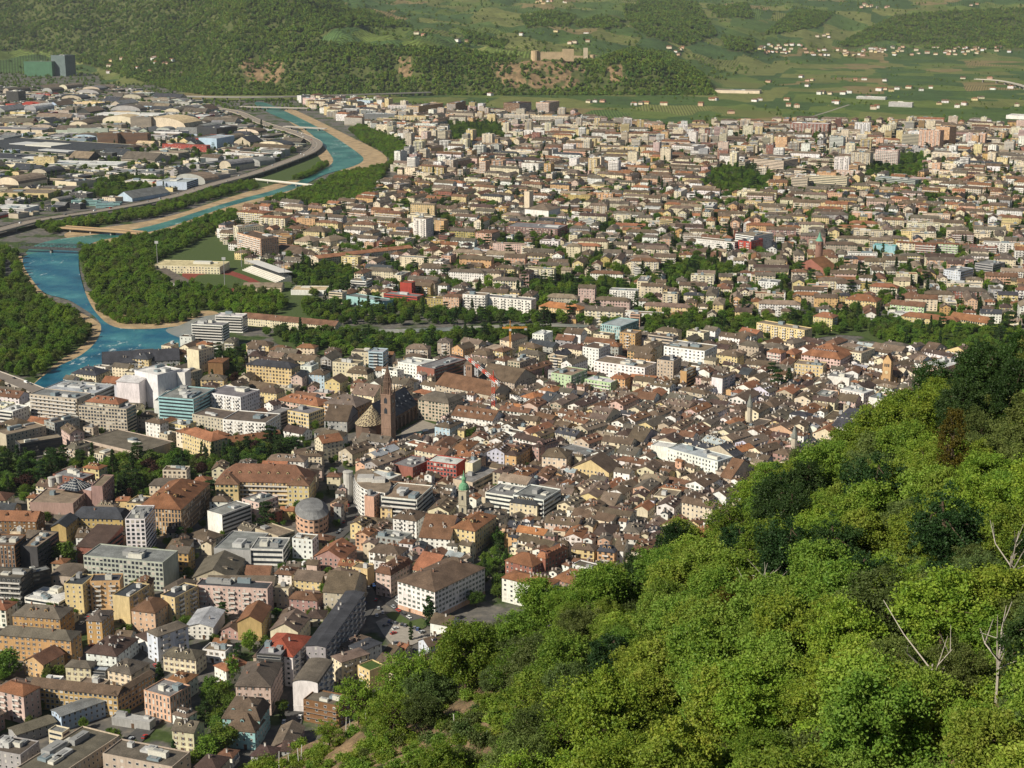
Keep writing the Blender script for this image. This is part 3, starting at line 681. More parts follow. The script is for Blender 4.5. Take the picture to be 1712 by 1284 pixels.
def record(kind, cat, O, rz, La, Lb, H, roof, wall, rc, fs='s', ss=None, opts='', seed=None):
    b = dict(kind=kind, cat=cat, O=np.array(O, float), rz=rz, La=La, Lb=Lb, H=H, roof=roof, wall=wall, rc=rc, fs=fs, ss=ss or fs, opts=opts, ci=rng.randrange(4), bal={}, base=None, ov=.55, nch=0, ndo=0, nun=0)
    b['seed'] = rng.random() if seed is None else seed; b['nf'] = max(1, int(round(H / 3.15)))
    m = min(La, Lb) / 2
    b['rise'] = {'hip': .52 * m, 'gu': .55 * Lb / 2, 'gv': .55 * La / 2, 'man': .55 * m + 2.0, 'shed': .12 * Lb, 'barrel': .3 * La / 2}.get(roof, 0)
    b['wcol'] = jit(PAL[wall], .06); b['rcol'] = jit(RCOL[rc], .13); b['bcol'] = (.60, .57, .52)
    if roof in ('hip', 'gu', 'gv', 'man'): b['nch'] = rng.choice([1, 2, 2, 3]); b['ndo'] = rng.choice([0, 0, 0, 2, 3]) if La > 9 else 0
    if roof == 'flat': b['nun'] = rng.choice([1, 2, 3, 4]); b['rcol'] = jit(RCOL[rc], .1)
    for o in opts.split():
        if o == 'bf': b['bal']['f'] = 'seg'
        elif o == 'BF': b['bal']['f'] = 'full'
        elif o == 'bs': b['bal']['s'] = 'seg'
        elif o == 'BS': b['bal']['s'] = 'full'
        elif o[0] == 'd' and o[1:].isdigit(): b['ndo'] = int(o[1:])
        elif o[0] == 'c' and o[1:].isdigit(): b['nch'] = int(o[1:])
        elif o[0] == 'u' and o[1:].isdigit(): b['nun'] = int(o[1:])
        elif o[0] == 'x': b['rise'] *= float(o[1:])
        elif o.startswith('base:'): b['base'] = PAL[o[5:]]
        elif o.startswith('bc:'): b['bcol'] = PAL[o[3:]]
        elif o[0] == 'v': b['ov'] = float(o[1:])
        elif o[0] == 'w' and o[1:].isdigit(): b['setLb'] = float(o[1:])
        elif o[0] == 'n' and o[1:].isdigit(): b['nf'] = int(o[1:])
    b['D'] = float(np.hypot(*b['O']))
    return b
def from_corners(L, C, Rr, H):
    """three eave corners surveyed at height H (C the one towards the viewer) -> centre, heading, length, depth"""
    l, c, r = G(*L, H), G(*C, H), G(*Rr, H); u, v = l - c, r - c
    lu, lv = np.linalg.norm(u), np.linalg.norm(v); au, av = math.atan2(u[1], u[0]), math.atan2(v[1], v[0])
    d = (au - av) % (2 * math.pi)            # should be 90 degrees
    e = (math.pi / 2 - d) / 2; wgt = lu * lu / (lu * lu + lv * lv)
    au2 = au + 2 * e * (1 - wgt); av2 = av - 2 * e * wgt
    sh = abs(math.sin(d)); 
    ex = -np.array([math.cos(au2), math.sin(au2)]); ey = np.array([math.cos(av2), math.sin(av2)])
    D = float(np.hypot(*c))
    if D > 1400: lv = min(lv, 1.25 * abs(Rr[0] - C[0]) * D / FPX + 9)      # far depths cannot be read off reliably
    O = c - ex * lu / 2 + ey * lv / 2
    return O, math.atan2(ex[1], ex[0]), lu, lv
CATS = dict(town_house='house', apartment_block='apartment block', office_building='office building', hotel='hotel', school='school', church='church', theatre='theatre', villa='villa', tower_block='tower block', warehouse='warehouse', factory='factory', sports_hall='sports hall', station_hall='station', museum='museum', farmhouse='farmhouse', annexe='annexe')
# ------------------------------------------------------------------ surveyed buildings: kind; eave corners L C R (photo px); eave height; roof; wall; roof colour; windows front/side; options; label
SPEC = '''
office_building;50,1146;196,1162;210,1148;13;gu;ochre;brown;g/g;c0 d0;ochre L-shaped office with long brown roof above the light blue warehouse
+;182,1160;196,1162;258,1125;13;gv;ochre;brown;g/g;c0 d0;
apartment_block;-14,1156;39,1164;75,1152;16;hip;pink;rust;w/p;bf c1;pink apartment block with stacked balconies and rust roof in the near corner
warehouse;78,1190;102,1197;194,1166;9;gv;blue;grey;p/p;c0 d0 x0.4;long light blue warehouse with grey roof below the ochre office
+;4,1221;28,1228;96,1208;6;gv;grey;greybrown;p/p;c0 d0 x0.5;
town_house;31,1110;72,1111;116,1095;9;gv;orange;redbrown;p/p;c1 d0;small orange gabled house with redbrown roof beside the dark tree
villa;109,1114;151,1117;163,1106;9;hip;cream;greybrown;s/s;c1;cream villa with grey hipped roof beside the glass link
villa;175,1123;219,1128;256,1110;9;hip;cream;greybrown;s/s;c1;cream villa with wide grey hipped roof in front of the lilac block
office_building;148,1121;177,1123;186,1116;7;flat;dark;tin;r/r;u0;dark glazed link between the two cream villas
office_building;80,1222;104,1227;118,1219;9;flat;cream;grey;r/r;u0;small cream control tower with grey roof and window band
town_house;118,1233;140,1238;158,1226;4;gu;rose;redbrown;p/p;;low redbrown shed roof beside the small control tower
town_house;110,1255;132,1258;142,1248;5;gu;grey;darkbrown;p/p;;
office_building;20,1290;92,1302;205,1232;10;flat;beige;greybrown;p/p;u6;long beige flat-roofed block crowded with vents in the near corner
office_building;168,1264;288,1284;330,1262;11;flat;beige;greybrown;w/w;u5;grey flat-roofed workshop with white windows at the very front
apartment_block;-30,1256;34,1264;72,1242;12;flat;grey;greybrown;p/p;u6;grey flat-roofed house crowded with chimneys in the near corner
office_building;186,1200;250,1210;262,1202;4;flat;grey;tin;n/n;u3;low pavilion with blue grey roof panels behind the workshop
office_building;234,1159;284,1167;326,1150;14;flat;salmon;grey;t/t;u3 n4;salmon pilastered office with dark window strips beside the conifers
villa;270,1098;327,1103;352,1090;10;hip;cream;greybrown;s/s;c3 d2;cream villa with grey hipped roof and dormers above the salmon office
villa;275,1140;311,1142;338,1130;10;hip;white;rust;p/p;c1 d2;white villa with orange hipped roof behind the salmon office
town_house;348,1118;378,1122;420,1112;9;hip;white;terracotta;p/p;d2;white house with terracotta roof beside a bright green tree
town_house;394,1146;452,1148;471,1108;17;hip;pink;greybrown;s/s;c4 d0;tall pink house with grey hipped roof on the dark street canyon
town_house;372,1200;434,1204;450,1178;13;man;teal;brown;p/p;c3 d2 x1.2;pale teal corner house with brown mansard roof
town_house;376,1221;426,1224;446,1204;10;hip;teal;brown;p/p;c1 d1 x1.9;pale teal house with steep brown pyramid roof beside the big tree
apartment_block;428,1094;489,1098;525,1065;18;hip;white;red;w/p;bs c1 d0;white apartment block with bright red roof slope on the street canyon
+;428,1094;470,1097;485,1078;20;flat;dark;grey;r/r;u3;
apartment_block;487,1146;531,1144;562,1108;17;barrel;white;greybrown;n/p;bs;pale grey block with blank end wall and curved brown roof
apartment_block;505,1172;566,1182;592,1166;12;flat;brown;greybrown;w/w;BF bc:brown u3;brown timber-clad terrace block beside the hillside trees
town_house;455,1246;492,1250;506,1214;6;gv;rose;pinkbrown;p/p;;
town_house;420,1262;455,1268;470,1250;6;hip;grey;darkbrown;p/p;;
town_house;470,1256;508,1256;520,1240;7;gu;grey;darkbrown;p/p;;
apartment_block;549,1099;571,1107;619,1094;14;hip;cream;pinkbrown;p/p;bs x0.5 c2;cream block with pinkbrown roof beside the green-roofed cube
apartment_block;594,1115;618,1123;646,1115;11;flat;yellow;lawn;p/n;u0 bf;yellow cube with grass roof beside the long chimneyed roof
town_house;628,1108;703,1138;724,1120;9;gu;cream;brown;p/p;c6 d0;cream house with long brown roof and row of chimneys by the hillside
+;680,1104;692,1110;762,1086;9;gv;cream;brown;p/p;c5 d0;
town_house;692,1073;717,1081;784,1064;10;gv;lilac;brown;p/p;c2 d3;lilac gabled house with brown roof below the parking lot
town_house;715,1048;752,1046;784,1038;8;gu;white;brown;n/p;c1 d0;white end wall house with brown roof beside the tall cypress
town_house;578,1082;604,1089;641,1076;12;hip;white;slate;w/p;x0.5 c2;white house with dark slate roof below the long slate block
town_house;566,1080;584,1084;620,1066;10;hip;pink;pinkbrown;p/p;c2 d1;
town_house;660,1083;676,1086;692,1080;5;gu;beige;terracotta;p/p;;
town_house;640,1090;656,1094;678,1084;5;gu;beige;brown;p/p;;
annexe;632,1165;640,1170;690,1150;5;flat;grey;tan;n/n;u2;flat tan roof terrace at the edge of the hillside trees
school;664,971;727,989;811,949;19;hip;white;brown;s/s;base:salmon c3 d0 x0.8;white school with brown hipped roof above the parking lot
+;720,950;748,958;765,948;20;hip;cream;redbrown;p/p;c1;
+;690,950;722,958;760,935;13;gu;cream;terracotta;p/p;c0;
+;748,936;768,939;776,934;24;hip;white;brown;p/p;c0;
town_house;625,958;653,961;692,940;16;man;pink;redbrown;s/s;d4 c2;frescoed pink corner house with redbrown mansard roof beside the white school
apartment_block;519,1073;544,1081;607,990;20;gv;grey;slate;p/p;bs x0.25 c2;long slate-roofed block with balconies along the shaded street
town_house;545,984;590,992;605,962;14;gu;beige;brown;p/p;c1;beige house with brown roof at the head of the long slate block
town_house;541,962;575,968;600,955;12;hip;beige;pinkbrown;p/p;;
town_house;590,948;614,953;622,944;12;flat;yellow;tan;p/n;u1;bright yellow terrace house behind the frescoed corner house
town_house;565,944;600,948;612,940;9;gu;yellow;terracotta;p/p;;yellow house with orange roof near the white cube
town_house;658,865;696,871;712,857;18;hip;white;brown;p/p;d2 bf c2;tall white house with green-shuttered front below the white curved block
town_house;706,893;752,901;768,870;12;gu;white;redbrown;p/p;c2;white house with redbrown glazed roof beside the big yellow house
town_house;757,880;794,888;827,862;17;hip;yellow;rust;p/p;c2 base:beige;big yellow house with rust roof beside the copper-domed tower
apartment_block;609,830;625,832;640,822;21;flat;salmon;grey;n/p;u1;narrow salmon tower house in front of the white curved block
apartment_block;636,848;655,850;668,838;13;hip;yellow;greybrown;s/s;;
apartment_block;648,825;697,837;707,812;20;flat;white;tan;r/r;BF u4;white terraced block beside the white curved block
office_building;713,772;763,778;781,768;17;flat;red;white;g/n;u1 v0;red and white gridded office with flat white roof
+;778,774;790,776;804,768;19;flat;cream;white;n/n;u1;
office_building;762,800;790,808;832,785;11;flat;beige;grey;n/r;u2;
town_house;655,776;690,783;723,768;14;flat;brick;grey;n/p;u4;brick side block with grey roof behind the white curved block
hotel;361,804;516,808;527,790;17;hip;yellow;redbrown;s/s;d6 x1.5 c3 BF;grand yellow hotel with wide redbrown roof behind the park
+;361,808;398,810;404,796;17;hip;yellow;redbrown;s/s;d1 x1.2;
+;480,811;516,812;524,800;17;hip;yellow;redbrown;s/s;d1 x1.2;
town_house;232,848;302,852;350,808;20;hip;ochre;rust;t/t;d3 c4;massive ochre palace with rust hipped roof beside the park
office_building;342,857;371,862;422,845;15;flat;white;grey;n/r;u2;white office slab with window bands below the grand yellow hotel
annexe;428,884;465,898;491,888;9;flat;beige;tan;n/r;u1;beige windowless hall in front of the white office slab
office_building;420,917;473,920;481,900;11;flat;white;grey;r/r;u4;dark-banded office with grey roof beside the white cube
+;362,914;419,922;442,892;10;flat;grey;grey;n/n;u4;
apartment_block;488,901;522,904;533,895;14;flat;white;tan;p/p;u2;white cube apartment house with small square windows
town_house;527,928;573,935;592,914;9;gv;rose;terracotta;p/p;d2;broad reddish gabled house beside the white cube
office_building;-10,868;60,871;67,858;12;gu;brown;terracotta;p/p;c2;brown house with terracotta roof beside the pink museum
office_building;36,912;62,916;96,890;22;flat;dark;tan;n/r;u4;dark glass office with flat tan roof beside the round tree
office_building;-20,912;24,913;44,895;25;flat;brown;greybrown;t/r;u3;dark brown office with pale stair tower at the picture edge
museum;45,846;122,843;163,820;14;flat;rose;tan;n/t;u1;pink postmodern hall with glass pyramid roof beside the park
+;153,813;171,814;190,795;21;flat;rose;tan;n/p;u0;
+;100,812;152,822;160,812;16;flat;rose;white;n/n;u0;
town_house;122,865;205,868;214,856;13;man;mustard;slate;p/p;d0 c1;mustard palace with dark slate roof in front of the pink hall
+;88,878;110,881;127,864;14;gv;mustard;slate;n/p;c0;
office_building;127,914;170,916;206,888;14;shed;brick;darkbrown;n/r;;brick hall with dark glazed roof in front of the white tower
tower_block;208,872;242,869;263,846;27;flat;white;grey;g/r;u5;slender white tower with rooftop plant beside the ochre palace
office_building;139,930;272,942;299,922;19;flat;palegreen;grey;g/n;u4;long pale green office slab with window grid and flat roof
apartment_block;107,977;138,979;158,962;19;flat;yellow;slate;p/p;bs u2;yellow apartment wing with flat dark roof in front of the green slab
+;150,973;200,972;206,960;19;flat;orange;slate;p/p;bf u1;
+;186,997;216,1000;252,978;17;flat;yellow;slate;n/p;bs u2;
office_building;46,997;98,1009;120,990;8;flat;white;white;r/r;u5;low white office with cluttered roof beside the yellow apartment wing
apartment_block;-40,965;35,968;60,952;20;flat;dark;greybrown;p/r;BF u3;dark brown balcony block at the picture edge
office_building;33,958;52,960;87,955;17;flat;dark;grey;n/r;u2;dark office with pale end wall beside the rippled roof
warehouse;87,962;130,970;134,950;9;barrel;beige;greybrown;p/p;;beige hall with rippled brown roof behind the yellow wing
town_house;-6,1061;118,1071;139,1056;15;hip;ochre;greybrown;s/s;c3 d0;long ochre house with grey roof behind the orange gabled house
+;20,1029;100,1035;124,1016;14;hip;ochre;greybrown;s/s;c3;
+;145,1036;170,1039;188,1022;15;hip;ochre;greybrown;s/s;c2;
town_house;216,1023;259,1025;294,1004;14;hip;salmon;redbrown;p/p;c1 d0;salmon house with redbrown hipped roof beside the yellow apartment wing
apartment_block;236,1060;263,1064;318,1048;17;hip;lilac;greybrown;w/w;bs c1 d0 x0.7;lilac apartment block with balconies and grey roof
town_house;142,1092;194,1097;233,1068;9;hip;white;darkbrown;p/p;c4 d2;white house with dark hipped roof below the salmon house
apartment_block;327,980;447,986;462,975;17;flat;pink;slate;p/p;bf u6;long pink apartment block with projecting balcony towers
+;270,995;292,1001;331,980;18;flat;yellow;slate;p/p;bs u3;
warehouse;323,964;390,966;407,934;9;gv;beige;greybrown;p/p;x0.8 c0 d2;large hall with broad grey roof behind the pink apartment block
town_house;345,984;456,986;458,966;11;gu;beige;greybrown;n/n;c0 d0;long grey-roofed hall directly behind the pink apartment block
town_house;396,1040;437,1040;455,1014;12;gv;mustard;rust;n/p;c0 d0;mustard gabled house with blank end wall and rusty roof
town_house;449,1058;498,1056;528,1032;11;gv;cream;pinkbrown;n/p;c2 d2;cream gabled house with terraces beside the mustard gabled house
town_house;312,1045;356,1048;373,1020;8;gv;white;tin;p/n;c1 d0 x0.5;white house with pale metal roof below the pink apartment block
town_house;370,1052;398,1056;410,1044;5;gv;rose;brown;p/p;;
apartment_block;453,984;482,986;490,979;12;flat;cream;tan;p/p;u1;small cream block beside the long pink apartment block
town_house;484,1000;530,1004;538,992;9;hip;rose;redbrown;p/p;;
town_house;492,968;536,972;548,958;9;gu;yellow;pinkbrown;p/p;c2;
town_house;410,960;450,962;455,948;5;gu;beige;redbrown;p/p;c0;low redbrown roof in front of the dark-banded office
apartment_block;838,966;915,983;940,971;16;hip;white;rust;w/p;c6 d0 x0.7;white apartment block with rust roof and many chimneys by the hillside
school;844,937;890,948;918,934;12;hip;brick;rust;p/p;c2 d0;brick school with rust hipped roof above the white apartment block
+;898,930;912,934;948,917;15;man;brick;terracotta;p/s;d5 c1;
town_house;955,917;993,921;1002,912;12;hip;yellow;brown;s/s;c2 d1;yellow house with brown roof next to the brick school
town_house;999,920;1027,924;1033,914;13;hip;orange;slate;s/s;bf;orange house with dark roof next to the yellow house
town_house;1028,918;1042,920;1050,905;13;gu;white;brown;p/p;;
town_house;930,964;988,984;1005,964;8;hip;rose;rust;p/p;c4 d3;low house with rust roof touching the hillside trees
town_house;851,840;898,845;915,834;14;hip;cream;slate;p/p;d4 c0;cream shop building with dark dormered roof in the old town
apartment_block;815,822;862,832;880,815;13;flat;white;grey;r/r;u4;
apartment_block;862,826;909,837;931,818;17;flat;white;grey;r/r;BF u2;white terraced block above the cream shop building
town_house;845,759;863,762;890,744;15;hip;orange;darkbrown;p/p;d3 c1;orange corner house with steep dark roof in the old town
town_house;888,746;901,748;934,737;16;hip;rose;darkbrown;p/p;d5 c1;rose house with steep dark roof beside the orange corner house
town_house;905,764;947,766;962,754;14;hip;cream;brown;s/s;d1 c2;cream mansion with brown hipped roof in the old town
town_house;957,780;1018,790;1032,776;10;gv;yellow;brown;p/p;c2;
town_house;818,752;843,757;846,747;14;gv;lilac;brown;p/p;c2;
apartment_block;1119,749;1200,773;1213,762;16;flat;white;tin;p/p;u3;white flat-roofed modern house in the middle of the old town
+;1090,744;1120,750;1128,742;15;flat;white;white;n/n;u0;
town_house;1141,838;1191,849;1198,842;17;gu;cream;brown;p/p;c2 d0;tall cream house with brown roof at the foot of the hillside
town_house;1061,850;1083,853;1095,843;10;gv;cream;terracotta;n/p;c1;
town_house;1198,822;1214,830;1228,815;12;gv;white;brown;n/p;c1;white end wall house with brown roof above the hillside trees
town_house;1207,795;1222,800;1262,780;12;gu;beige;redbrown;p/p;c2 d1;
theatre;228,619;263,628;300,617;32;flat;white;white;n/n;u3 v0;tall white theatre fly tower by the river
+;204,634;232,640;243,628;26;shed;white;white;n/n;;
+;300,622;309,624;318,616;30;flat;white;white;n/n;u0;
+;262,668;300,672;318,652;16;flat;white;grey;n/n;u2;
office_building;267,663;323,669;356,650;22;flat;teal;grey;r/r;u8;glass office cube with turquoise window bands beside the white theatre
apartment_block;50,659;128,668;150,658;26;flat;beige;grey;w/w;BF u3;tall beige balcony slab with stair piers
hotel;130,679;211,685;231,677;24;flat;beige;grey;g/r;u2;beige gridded hotel slab with rust penthouse roof
+;145,670;198,676;206,668;27;hip;beige;terracotta;p/p;c1;
office_building;74,650;158,659;196,640;14;flat;grey;tin;r/r;u10;grey office with cluttered teal roof behind the beige balcony slab
apartment_block;194,644;205,646;214,639;20;flat;lilac;grey;n/p;u0;
office_building;20,738;33,743;105,732;12;flat;dark;tan;r/r;u3;dark low office with flat roof above the park
office_building;-20,724;10,728;80,714;15;flat;beige;tan;n/p;u3;
station_hall;142,735;232,758;285,738;8;flat;beige;greybrown;n/n;u2;wide flat brown station roof above the park
annexe;148,756;196,766;238,750;6;flat;cream;tan;t/t;u1;cream pavilion with window row above the park
hotel;347,656;402,665;430,652;20;flat;white;grey;p/p;bf u2;white hotel with small balconies beside the glass office cube
apartment_block;324,692;378,702;402,690;15;flat;beige;greybrown;p/p;u2;
apartment_block;376,700;444,708;460,692;16;flat;white;greybrown;p/p;bf u2;white apartment block with brown flat roof behind the orange-roofed palace
town_house;306,722;353,738;377,730;17;hip;yellow;terracotta;p/p;c1;yellow palace with orange roof above the park trees
town_house;380,742;470,728;486,722;9;gu;ochre;rust;n/n;c3;long rust roof curving behind the park
office_building;478,688;516,693;546,684;14;flat;yellow;grey;g/g;u2;pale yellow office with square window grid
office_building;410,704;424,708;486,684;12;flat;grey;grey;r/r;u2;long grey flat roof beside the pale yellow office
town_house;416,607;487,616;497,604;20;hip;yellow;slate;s/s;c3 base:beige;grand yellow palace with black slate roof beside the dark trees
town_house;488,629;505,631;515,622;14;gv;pink;slate;p/p;;
town_house;519,624;542,627;552,618;14;hip;blue;brown;p/p;;
town_house;547,636;568,640;584,628;11;gv;yellow;brown;p/p;c0 d0;small bright yellow house behind the cathedral
town_house;465,668;532,679;549,670;11;hip;pink;terracotta;s/s;d5 c1;pink house with wide orange roof behind the pale yellow office
town_house;432,652;462,658;470,650;10;hip;yellow;brown;p/p;;
hotel;548,671;595,681;609,668;14;hip;orange;greybrown;w/w;BF d2;orange hotel with grey roof behind the cathedral
town_house;545,700;580,704;594,686;11;gu;grey;brown;p/p;c2;
town_house;594,655;625,662;640,650;11;gu;cream;pinkbrown;p/p;;
office_building;700,667;750,675;772,664;18;man;beige;greybrown;s/s;c1 d0 x0.6;ornate beige bank with grey mansard roof beside the cathedral
town_house;756,693;823,703;840,692;14;gu;white;redbrown;p/p;d6 c1;long white house with redbrown dormered roof below the crane
town_house;727,712;752,716;775,705;14;hip;blue;brown;p/p;c2;pale blue house with brown roof on the cathedral square
apartment_block;672,604;705,612;728,600;17;flat;white;white;p/p;u3;white and red block with roof terrace behind the cathedral
apartment_block;704,611;726,618;786,598;17;flat;brick;grey;n/r;u3;long grey block with red brick end wall behind the cathedral
town_house;588,620;614,626;622,616;10;man;cream;brown;p/p;d4;
town_house;562,603;598,609;606,598;17;flat;cream;tan;p/p;u2;
apartment_block;617,588;640,590;652,580;22;flat;blue;tin;r/r;bf u1;
apartment_block;928,622;955,629;986,614;18;flat;green;tan;p/p;bs u2;pale green flat-roofed block beyond the old town
apartment_block;981,633;1021,641;1032,632;13;flat;green;white;p/p;BF u2;pale green balcony block beside the orange house
town_house;1022,631;1045,634;1056,625;15;hip;orange;terracotta;p/p;;orange house with red hipped roof beside the pale green blocks
office_building;993,604;1078,616;1102,605;16;flat;white;tan;w/w;u5;large white office with glass roof lantern beyond the old town
office_building;975,580;1001,584;1022,575;22;flat;white;brown;p/p;u1;white cube office with overhanging brown roof
tower_block;1098,602;1126,605;1142,597;26;flat;beige;slate;p/p;u2;beige concrete tower with dark attic
office_building;1139,620;1148,622;1167,612;20;flat;ochre;grey;n/r;u1;narrow ochre slab beside the beige concrete tower
school;1108,580;1178,588;1208,577;17;flat;white;tan;w/w;u5;large white school with flat brown roof
apartment_block;1190,629;1208,632;1232,622;21;hip;white;brown;n/p;bs x0.5;white block with blank end wall and brown roof
museum;1003,543;1037,547;1079,532;17;flat;teal;tin;t/t;u0;glass museum box with sloping grey roof by the tributary
tower_block;1037,556;1062,559;1074,552;20;flat;ochre;tan;p/w;bf u1;ochre tower block beside the glass museum
town_house;1337,594;1405,601;1446,583;16;hip;pink;terracotta;s/s;d9 c2;big pink palace with orange dormered roof near the brick church
town_house;1328,609;1376,613;1387,605;17;flat;yellow;tan;s/s;u4;yellow and cream house below the big pink palace
town_house;1385,628;1420,633;1432,620;13;flat;white;grey;n/n;u3;
apartment_block;1412,590;1440,592;1470,582;17;flat;cream;tan;p/p;bf u3;
town_house;1537,609;1578,616;1622,604;12;flat;salmon;white;t/t;u3;salmon block with white skylight roof above the hillside
apartment_block;1532,630;1545,632;1556,626;17;hip;beige;terracotta;p/p;;
apartment_block;1553,632;1568,634;1580,628;15;hip;cream;terracotta;p/p;;
apartment_block;1409,650;1444,659;1458,650;13;flat;white;white;p/p;u5;
apartment_block;1454,664;1488,671;1498,664;13;flat;white;grey;n/p;u2;white modern house with flat roof near the hillside
town_house;1400,668;1430,672;1442,664;12;gu;pink;brown;p/p;;
office_building;1392,710;1460,720;1474,700;15;man;white;slate;t/t;d8 c0;white building with grey mansard roof and dormer row near the hillside
town_house;1362,722;1398,730;1410,718;10;gv;cream;terracotta;p/p;;cream gabled house with red roof near the hillside
apartment_block;323,541;372,545;383,535;24;flat;white;grey;r/r;BF u3;white rounded balcony block at the river mouth
apartment_block;362,527;405,530;414,521;18;flat;white;white;r/r;BF u3;white stepped apartment block behind the rounded balcony block
town_house;260,594;290,598;318,585;11;hip;ochre;redbrown;p/p;d2;
town_house;225,598;248,601;262,592;13;hip;yellow;slate;p/p;bf;yellow house with slate roof on the river bank
town_house;176,616;300,601;352,600;10;gu;grey;slate;p/p;c4 d0;
apartment_block;314,583;332,587;356,580;31;flat;cream;tan;n/p;u1;tall cream slab behind the white theatre
apartment_block;356,602;372,606;386,592;20;hip;brown;rust;n/p;x0.4;
town_house;124,622;160,628;178,618;10;hip;cream;slate;p/p;;
school;410,528;560,545;568,530;9;gu;cream;redbrown;p/p;d3 c2;long cream villa school with redbrown roof by the riverside park
sports_hall;263,441;367,447;372,432;10;flat;cream;sand;w/n;u2 w42;wide sports hall with pale yellow roof beside the stadium
annexe;258,452;296,475;306,470;6;shed;grey;greybrown;n/n;;
sports_hall;408,478;470,480;474,466;7;gu;cream;tan;n/n;c0 w26;beige gabled hall below the stadium
sports_hall;488,484;544,486;548,474;6;flat;white;sand;n/n;u1 w28;low white pool hall below the stadium
tower_block;386,378;398,381;442,378;30;flat;cream;tan;w/p;bf;cream slab tower beside the stadium trees
tower_block;411,388;436,400;454,393;30;flat;salmon;brown;w/p;BF u2;salmon slab tower beside the stadium trees
tower_block;405,352;440,357;456,350;24;hip;yellow;terracotta;w/p;BF x0.3;yellow slab tower with orange roof beside the stadium trees
apartment_block;440,361;476,365;486,358;22;hip;cream;terracotta;p/p;bf x0.4;
school;466,415;505,425;522,415;9;hip;white;brown;t/p;c1;
town_house;500,401;520,405;538,398;12;hip;cream;tan;p/p;;
town_house;535,401;552,404;578,398;12;hip;cream;tan;p/p;;
apartment_block;525,428;532,432;690,414;12;gv;cream;terracotta;p/p;c5 d0 x0.5;very long low block with orange roof behind the stadium
apartment_block;516,384;542,388;556,380;15;hip;yellow;brown;p/p;;
apartment_block;590,468;612,471;624,463;14;flat;white;tan;r/r;BF u2;white stepped terrace house beside the red complex
museum;588,493;642,505;652,496;9;flat;teal;grey;n/n;u1;low pale turquoise hall attached to the red complex
office_building;650,489;697,497;706,487;12;flat;red;grey;r/r;u2;bright red office complex with square tower
+;676,471;688,474;692,468;24;flat;red;redbrown;n/p;u0;
apartment_block;715,497;748,501;752,492;15;flat;mustard;brown;p/p;u1;mustard block beside the red complex
apartment_block;748,493;767,497;778,487;20;hip;salmon;redbrown;p/p;x0.4;salmon block between the mustard and white blocks
apartment_block;777,491;811,495;820,486;22;flat;white;tan;w/p;BF u2;
apartment_block;812,494;888,503;895,492;19;flat;white;grey;w/p;bf u4;long white block with stepped attic beside the tributary
town_house;906,510;968,519;980,508;12;hip;yellow;orange;p/p;c3;yellow house with bright orange roof by the tributary
apartment_block;843,380;932,384;966,374;17;flat;brick;grey;t/p;u4;long brick and white striped block behind the low houses
church;874,350;917,352;945,347;18;hip;white;pinkbrown;n/n;x0.6 c0;white modern church with pinkbrown roof
+;879,320;885,321;890,319;38;flat;cream;tan;n/n;u0;
apartment_block;875,272;900,274;918,268;22;flat;white;tan;p/p;u1;
tower_block;693,365;712,367;726,362;34;flat;white;tan;w/w;bf;white twin slab beside the yellow block
apartment_block;688,340;726,342;730,337;26;hip;yellow;tan;p/p;x0.3;yellow apartment slab behind the white twin slab
apartment_block;732,368;742,370;748,366;20;flat;orange;tan;p/p;;
apartment_block;795,388;822,390;840,384;20;hip;salmon;redbrown;p/p;x0.3;
school;1262,266;1310,270;1345,263;24;flat;cream;tan;r/r;u3;long cream slab with window bands beside the trees
tower_block;1326,296;1350,298;1356,292;24;flat;cream;brown;r/r;;
tower_block;1350,292;1416,297;1420,290;26;flat;cream;brown;r/p;u2;wide cream slab tower with window bands
tower_block;1548,216;1572,219;1582,214;48;flat;salmon;brown;w/p;bf;tallest salmon tower block near the vineyards
tower_block;1570,211;1588,213;1602,210;52;flat;orange;brown;p/p;;tall orange tower block near the vineyards
tower_block;1510,224;1547,226;1550,222;36;flat;beige;brown;r/p;;beige slab tower with window bands near the orange towers
tower_block;1470,249;1502,252;1508,246;36;flat;pink;brown;w/p;BF;pink slab tower with balconies in front of the orange towers
tower_block;1425,254;1455,256;1468,250;34;flat;beige;brown;w/p;bf;
tower_block;1395,228;1410,230;1415,226;34;flat;white;slate;r/p;;
tower_block;1306,228;1316,230;1322,227;34;flat;orange;brown;p/p;;slim orange tower block near the vineyards
tower_block;1400,262;1420,264;1425,258;34;flat;white;redbrown;w/p;bf;
tower_block;1321,206;1385,208;1400,203;30;flat;brick;white;w/p;bf;long red and white slab at the edge of the vineyards
tower_block;1430,205;1455,206;1460,202;34;flat;white;tan;w/p;bf;
apartment_block;1472,295;1530,302;1542,295;16;flat;palegreen;grey;r/n;u3;grey-green office slab beside the pale curved roof
apartment_block;1128,243;1160,246;1188,240;18;flat;white;tan;w/p;BF;
tower_block;1154,220;1164,221;1170,218;36;flat;white;redbrown;p/p;;
tower_block;680,177;700,178;760,170;32;flat;ochre;tan;w/p;BF;
tower_block;753,172;762,173;800,164;38;flat;brown;tan;w/p;BF;brown slab tower row at the edge of the vineyards
tower_block;840,172;868,173;895,170;38;flat;brown;darkbrown;p/p;BS;dark slab tower at the edge of the vineyards
tower_block;898,171;918,172;950,166;36;flat;salmon;tan;w/p;BF;salmon slab tower at the edge of the vineyards
apartment_block;615,189;660,191;665,186;22;flat;grey;tin;r/r;u2;grey hospital slab with window bands across the river
apartment_block;670,192;712,195;718,190;20;flat;yellow;terracotta;w/p;bf;
apartment_block;650,176;700,177;706,172;20;flat;white;terracotta;w/p;bf;
apartment_block;848,190;884,192;888,187;20;flat;cream;tan;w/p;BF;
apartment_block;898,192;950,195;955,188;20;flat;cream;tan;w/p;BF;
